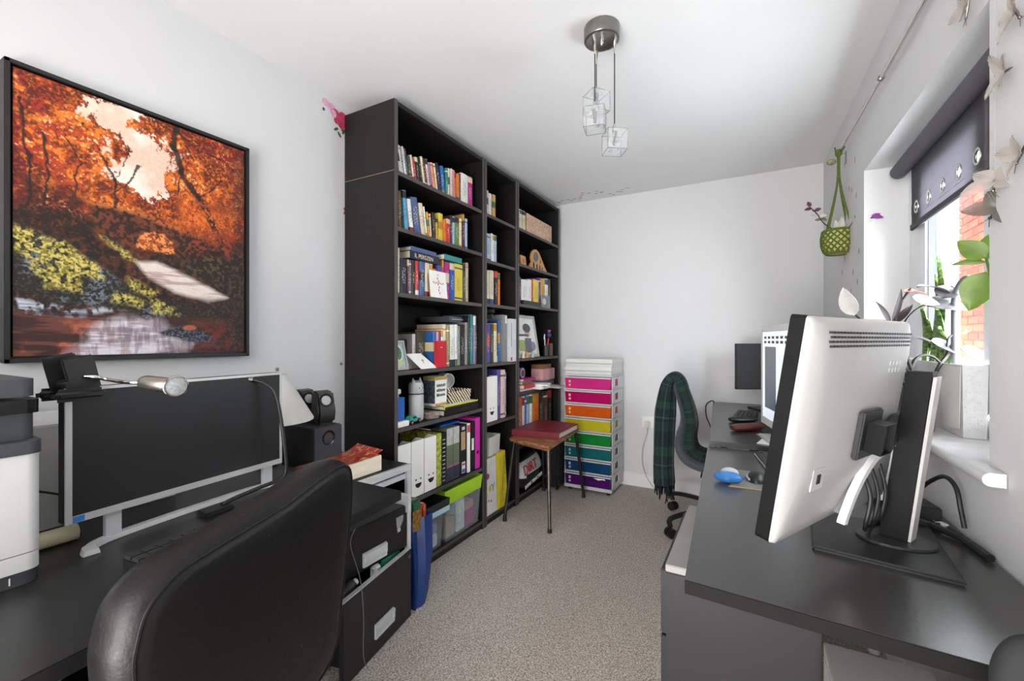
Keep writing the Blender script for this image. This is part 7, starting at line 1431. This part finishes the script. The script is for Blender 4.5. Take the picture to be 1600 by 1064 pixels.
gp = thing('potted_plant', 'bright green leafy plant in small pot at near end of sill', 'plant', (0.575, 1.60, WZ0))
part('pot', MB().lathe([(0.030, 0.001), (0.040, 0.085), (0.043, 0.09), (0.039, 0.09), (0.036, 0.07), (0, 0.07)], (0.545, 1.465, WZ0), 20), pm('#b5b2ac', 0.5, name='stone_pot'), gp, smooth=40)
LIME = pm('#77953c', 0.4, var=0.22, vs=18, name='lime_leaf')
part('stem', MB().tube([(0.545, 1.465, 0.975), (0.55, 1.55, 1.15), (0.565, 1.66, 1.32), (0.578, 1.74, 1.42)], 0.004, 6, smooth=6), pm('#6a7a34', 0.6, name='green_stem'), gp, smooth=True)
for b_p, d, up, L_, W_ in (((0.578, 1.745, 1.425), (-0.55, 0.1, 0.55), (-0.4, -0.9, 0.2), 0.085, 0.055), ((0.578, 1.745, 1.42), (0.2, 0.1, 0.95), (-0.4, -0.9, 0.2), 0.085, 0.055), ((0.576, 1.74, 1.41), (-0.75, 0.2, 0.08), (-0.2, -0.6, 0.8), 0.075, 0.035), ((0.578, 1.745, 1.385), (-0.30, 0.05, -0.9), (-0.5, -0.9, 0.1), 0.118, 0.078)):
    part('leaf', leaf(MB(), b_p, d, up, L_, W_, 0.12).solid(0.0008), LIME, gp, smooth=True)
wc = thing('plant_hook', 'grey curved plant hook standing in the trough behind bright green leaves', 'plant hook', (0.566, 1.93, 1.07))
part('shaft', MB().tube([(0.566, 1.925, 1.092), (0.566, 1.925, 1.27), (0.567, 1.922, 1.325), (0.572, 1.905, 1.365), (0.576, 1.870, 1.382), (0.577, 1.835, 1.372)], 0.011, 10, smooth=5), GREY, wc, smooth=True)
part('tip', MB().sphere((0.577, 1.828, 1.368), 0.0125, 10), DARK, wc, smooth=True)

# ------------------------------------------------------------------ wall and ceiling stickers, butterflies, screws
def petal(mb, c, n_ax, r, L_, a, m=0):
    ax = V(n_ax); u = ax.cross(V((0, 0, 1))) if abs(ax.z) < 0.9 else V((1, 0, 0)); u.normalize(); v_ = ax.cross(u)
    d1 = u * math.cos(a) + v_ * math.sin(a); d2 = -u * math.sin(a) + v_ * math.cos(a)
    mb.poly([V(c) + d1 * L_ * math.cos(t) + d2 * r * math.sin(t) for t in [k * PI / 6 for k in range(12)]], m)
RD_ = pm('#b0343f', 0.6, var=0.3, vs=60, name='red_petal_print')
random.seed(31)
for y, z in ((2.961, 2.143), (2.722, 2.084), (2.851, 1.981), (2.792, 1.956), (2.695, 1.901), (2.961, 1.632), (2.764, 1.535), (2.669, 1.475), (2.807, 1.442), (3.029, 1.572), (2.70, 1.36), (2.92, 1.30), (2.83, 1.70), (2.64, 1.62)):
    mb = MB(); petal(mb, (wx(y) - 0.0008, y, z), (-1, 0, 0), 0.006, 0.016, random.uniform(1.2, 1.9)); mb.solid(0.0004)
    one('petal_sticker', mb, RD_, 'tiny red petal sticker on the wall between hanging plant and window', 'sticker', 'red petal stickers by the window')
for k in range(22):
    f = k / 21; x = -1.50 + 0.60 * f + random.uniform(-0.02, 0.02); y = 3.50 + 0.06 * math.sin(f * 9) + random.uniform(-0.05, 0.05)
    mb = MB(); petal(mb, (x, y, H - 0.0008), (0, 0, -1), 0.006, 0.016, random.uniform(-0.3, 0.3)); mb.solid(0.0004)
    one('petal_sticker', mb, pm('#8a8478', 0.6, var=0.2, name='grey_petal_print'), 'tiny grey-green petal sticker on the ceiling above the far bookcase', 'sticker', 'grey petal stickers on the ceiling')
rs_ = thing('rose_sticker', 'pink and red rose sticker in top wall corner beside the bookcase', 'sticker', (XL + 0.001, 1.52, 2.25))
PK = pm('#c03a5e', 0.6, var=0.35, vs=50, name='rose_print'); PL_ = pm('#dba3bd', 0.6, var=0.2, vs=50, name='pale_rose_print'); RG = pm('#3d5a34', 0.6, var=0.2, name='leaf_print')
random.seed(2)
for i, (y, z, r, m_) in enumerate(((1.445, 2.375, 0.022, PL_), (1.475, 2.365, 0.028, PL_), (1.50, 2.345, 0.028, PK), (1.525, 2.33, 0.03, PK), (1.55, 2.345, 0.03, PK), (1.535, 2.305, 0.026, PK), (1.565, 2.32, 0.026, PK), (1.51, 2.315, 0.022, PK), (1.49, 2.34, 0.02, PL_), (1.575, 2.285, 0.02, PK), (1.43, 2.335, 0.008, LFP))):
    z -= 0.014
    mb = MB(); petal(mb, (XL + 0.0008 + 0.0002 * i, y, z), (1, 0, 0), r * 0.8, r, random.uniform(0, 3)); part('petal', mb.solid(0.0002), m_, rs_)
for y, z, a in ((1.505, 2.255, 0.6), (1.525, 2.235, 2.2), (1.55, 2.26, 1.2), (1.572, 2.235, 0.3), (1.58, 2.215, 1.9), (1.54, 2.27, 2.0)):
    mb = MB(); petal(mb, (XL + 0.0010, y, z), (1, 0, 0), 0.007, 0.016, a); part('leaf', mb.solid(0.0002), RG, rs_)
rs2 = thing('rose_sticker', 'small red flower sticker lower on wall edge beside the bookcase', 'sticker', (XL + 0.001, 1.575, 1.84))
for k in range(5):
    a = k * 2 * PI / 5; mb = MB(); petal(mb, (XL + 0.0008 + 0.0002 * k, 1.572 + 0.012 * math.cos(a), 1.855 + 0.013 * math.sin(a)), (1, 0, 0), 0.009, 0.014, a); part('petal', mb.solid(0.0002), RD_, rs2)
for y, z, nm in ((1.193, 1.063, 'above the subwoofer'), (1.535, 1.071, 'beside the bookcase end panel')):
    t = thing('wall_screw', 'small dark screw in the left wall ' + nm, 'screw', (XL, y, z)); part('head', MB().lathe([(0.007, 0), (0.007, 0.003), (0.004, 0.006), (0, 0.006)], (XL + 0.0002, y, z), 14, ax=(1, 0, 0)), STEEL, t, smooth=40)
    part('washer', MB().lathe([(0.010, 0), (0.010, 0.0012), (0.0072, 0.0012)], (XL + 0.0001, y, z), 16, ax=(1, 0, 0), cap=False), LGREY, t)
BUT = clear('#d9d2cc', 0.36, 0.25, 'pearl_wing'); BUT2 = clear('#77716a', 0.6, 0.3, 'smoky_wing')
def butterfly(c, fwd, up, size, mat, label, lift=0.35, dark=False):
    t = thing('butterfly', label, 'butterfly', c, 0, None); f = V(fwd).normalized(); u = V(up).normalized(); s_ = f.cross(u).normalized(); u = s_.cross(f)
    body = MB().tube([V(c) - f * size * 0.35, V(c), V(c) + f * size * 0.3], size * 0.04, 8, radii=[size * 0.025, size * 0.05, size * 0.03]).sphere(V(c) + f * size * 0.34, size * 0.05, 8)
    for k in (-1, 1): body.tube([V(c) + f * size * 0.36, V(c) + f * size * 0.6 + s_ * k * size * 0.14], size * 0.010, 5)
    part('body', body, BLACK if dark else STEEL, t, smooth=True)
    for k in (-1, 1):
        for nm, d, L_, W_ in (('forewing', s_ * k * 0.9 + f * 0.55 + u * lift, 0.85, 0.5), ('hindwing', s_ * k * 0.8 - f * 0.6 + u * lift * 0.8, 0.62, 0.48)):
            w = part(nm, leaf(MB(), V(c), d, u, size * L_, size * W_, 0.05, 8).solid(0.0006), mat, t, smooth=True)
            mb = MB(); d = V(d).normalized(); sd = d.cross(u).normalized()
            for q in (-0.25, -0.08, 0.1, 0.28): mb.tube([V(c) + u * 0.001, V(c) + d * size * L_ * 0.5 + sd * q * size * W_ * 0.8 + u * size * 0.03, V(c) + d * size * L_ * 0.9 + sd * q * size * W_ * 0.7 + u * size * 0.02], size * 0.008, 4)
            part('veins', mb, pm('#a79a8c', 0.4, 0.3, name='wing_vein'), w, kind='stuff')
    return t
for y, z, f, nm in ((1.475, 2.004, (0, 0.5, -1), 'above the window, nearest the ceiling edge'), (1.262, 1.850, (0, -0.6, -0.9), 'on near window pier, highest'), (1.300, 1.752, (0, 1, 0.2), 'on near window pier, below the highest one'), (1.245, 1.560, (0, 0.8, -0.6), 'on near window pier, level with blind hem')):
    butterfly((wx(y) - 0.012, y, z), f, (-1, 0, 0), 0.066, BUT, 'pearly butterfly decoration ' + nm, 0.45)
for c, f, m_, nm, dk in (((0.655 - 0.10, 1.50, 1.560), (-0.2, -0.3, -1), BUT, 'pale butterfly hanging on thread in front of the blind', False), ((0.475, 1.375, 1.485), (-0.5, 0.1, -0.8), BUT2, 'dark butterfly hanging below the pale one near blind hem', True)):
    if not dk: c = (0.462, 1.355, 1.540)
    o = butterfly(c, f, (-0.6, -0.8, 0), 0.072, m_, nm, 0.3, dk)
    part('thread', MB().cyl(V(c) + V((0, 0, 0.01)), (c[0], c[1], H), 0.0005, n=5), clear('#d8d8d8', 0.4, 0.2, 'nylon_thread'), o)

# ------------------------------------------------------------------ pendant light
lp_ = thing('pendant_light', 'chrome ceiling light with three crystal cubes on black cords', 'ceiling light', (-0.516, 1.652, 1.9))
pc = V((-0.516, 1.652, 0))
ro = part('ceiling_rose', MB().lathe([(0.066, 2.3995), (0.068, 2.397), (0.068, 2.352), (0.066, 2.348), (0.058, 2.346), (0.052, 2.3485), (0, 2.3485)], pc, 40), STEEL, lp_, smooth=40)
part('screw_cap', MB().lathe([(0.007, 2.3485), (0.007, 2.338), (0.004, 2.332), (0, 2.332)], pc, 14), CHROME, ro, smooth=40)
def cube_edges(x, y, z, rz):
    b = MB(); h = 0.0385; R_ = Matrix.Rotation(rz, 3, 'Z')
    for a in (-h, h):
        for c in (-h, h):
            for p, q in (((-h, a, c), (h, a, c)), ((a, -h, c), (a, h, c)), ((a, c, -h), (a, c, h))): b.cyl(V((x, y, z)) + R_ @ V(p), V((x, y, z)) + R_ @ V(q), 0.0011, n=5)
    return b
GL = clear('#e8ebec', 0.24, 0.02, 'crystal')
for (x, y, zt), rz in (((-0.474, 1.680, 1.998), 0.6), ((-0.541, 1.644, 2.085), 0.2), ((-0.556, 1.708, 2.182), 0.9)):
    cdn = part('cord', MB().cyl((x, y, zt + 0.028), (x, y, 2.349), 0.0022, n=8), BLACK, lp_, smooth=40)
    part('cord_grip', MB().lathe([(0.007, 2.3485), (0.007, 2.335), (0.0035, 2.318), (0.003, 2.300)], (x, y, 0), 14), CHROME, cdn, smooth=40)
    part('cap', MB().lathe([(0.010, zt), (0.010, zt + 0.014), (0.004, zt + 0.03), (0, zt + 0.03)], (x, y, 0), 16), CHROME, lp_, smooth=40)
    random.seed(int(zt * 1000)); mb = MB()
    g = bmesh.ops.create_cube(mb.bm, size=0.078, matrix=Matrix.Translation(V((x, y, zt - 0.040))) @ Matrix.Rotation(rz, 4, 'Z'))
    bmesh.ops.subdivide_edges(mb.bm, edges=mb.bm.edges[:], cuts=3, use_grid_fill=True)
    for v_ in mb.bm.verts: v_.co += V((random.uniform(-1, 1), random.uniform(-1, 1), random.uniform(-1, 1))) * 0.0018
    cu_ = part('crystal_cube', mb, GL, lp_)
    mb = MB(); 
    for k in range(14):
        p = V((x + random.uniform(-0.028, 0.028), y + random.uniform(-0.028, 0.028), zt - 0.040 + random.uniform(-0.03, 0.03))); mb.sphere(p, random.uniform(0.003, 0.008), 6, 0, (1, 1, 1.6))
    part('edge_lines', cube_edges(x, y, zt - 0.040, rz), clear('#8f9698', 0.42, 0.1, 'crystal_edge'), cu_, kind='stuff')
    part('crackle', mb, clear('#dfe3e6', 0.35, 0.05, 'crackle_glass'), cu_, kind='stuff')
    part('bulb', MB().lathe([(0, -0.052), (0.006, -0.05), (0.007, -0.022), (0.009, -0.018), (0.009, 0.0)], (x, y, zt), 14), pm('#6f6358', 0.25, 0.6, name='halogen_capsule'), lp_, smooth=True)
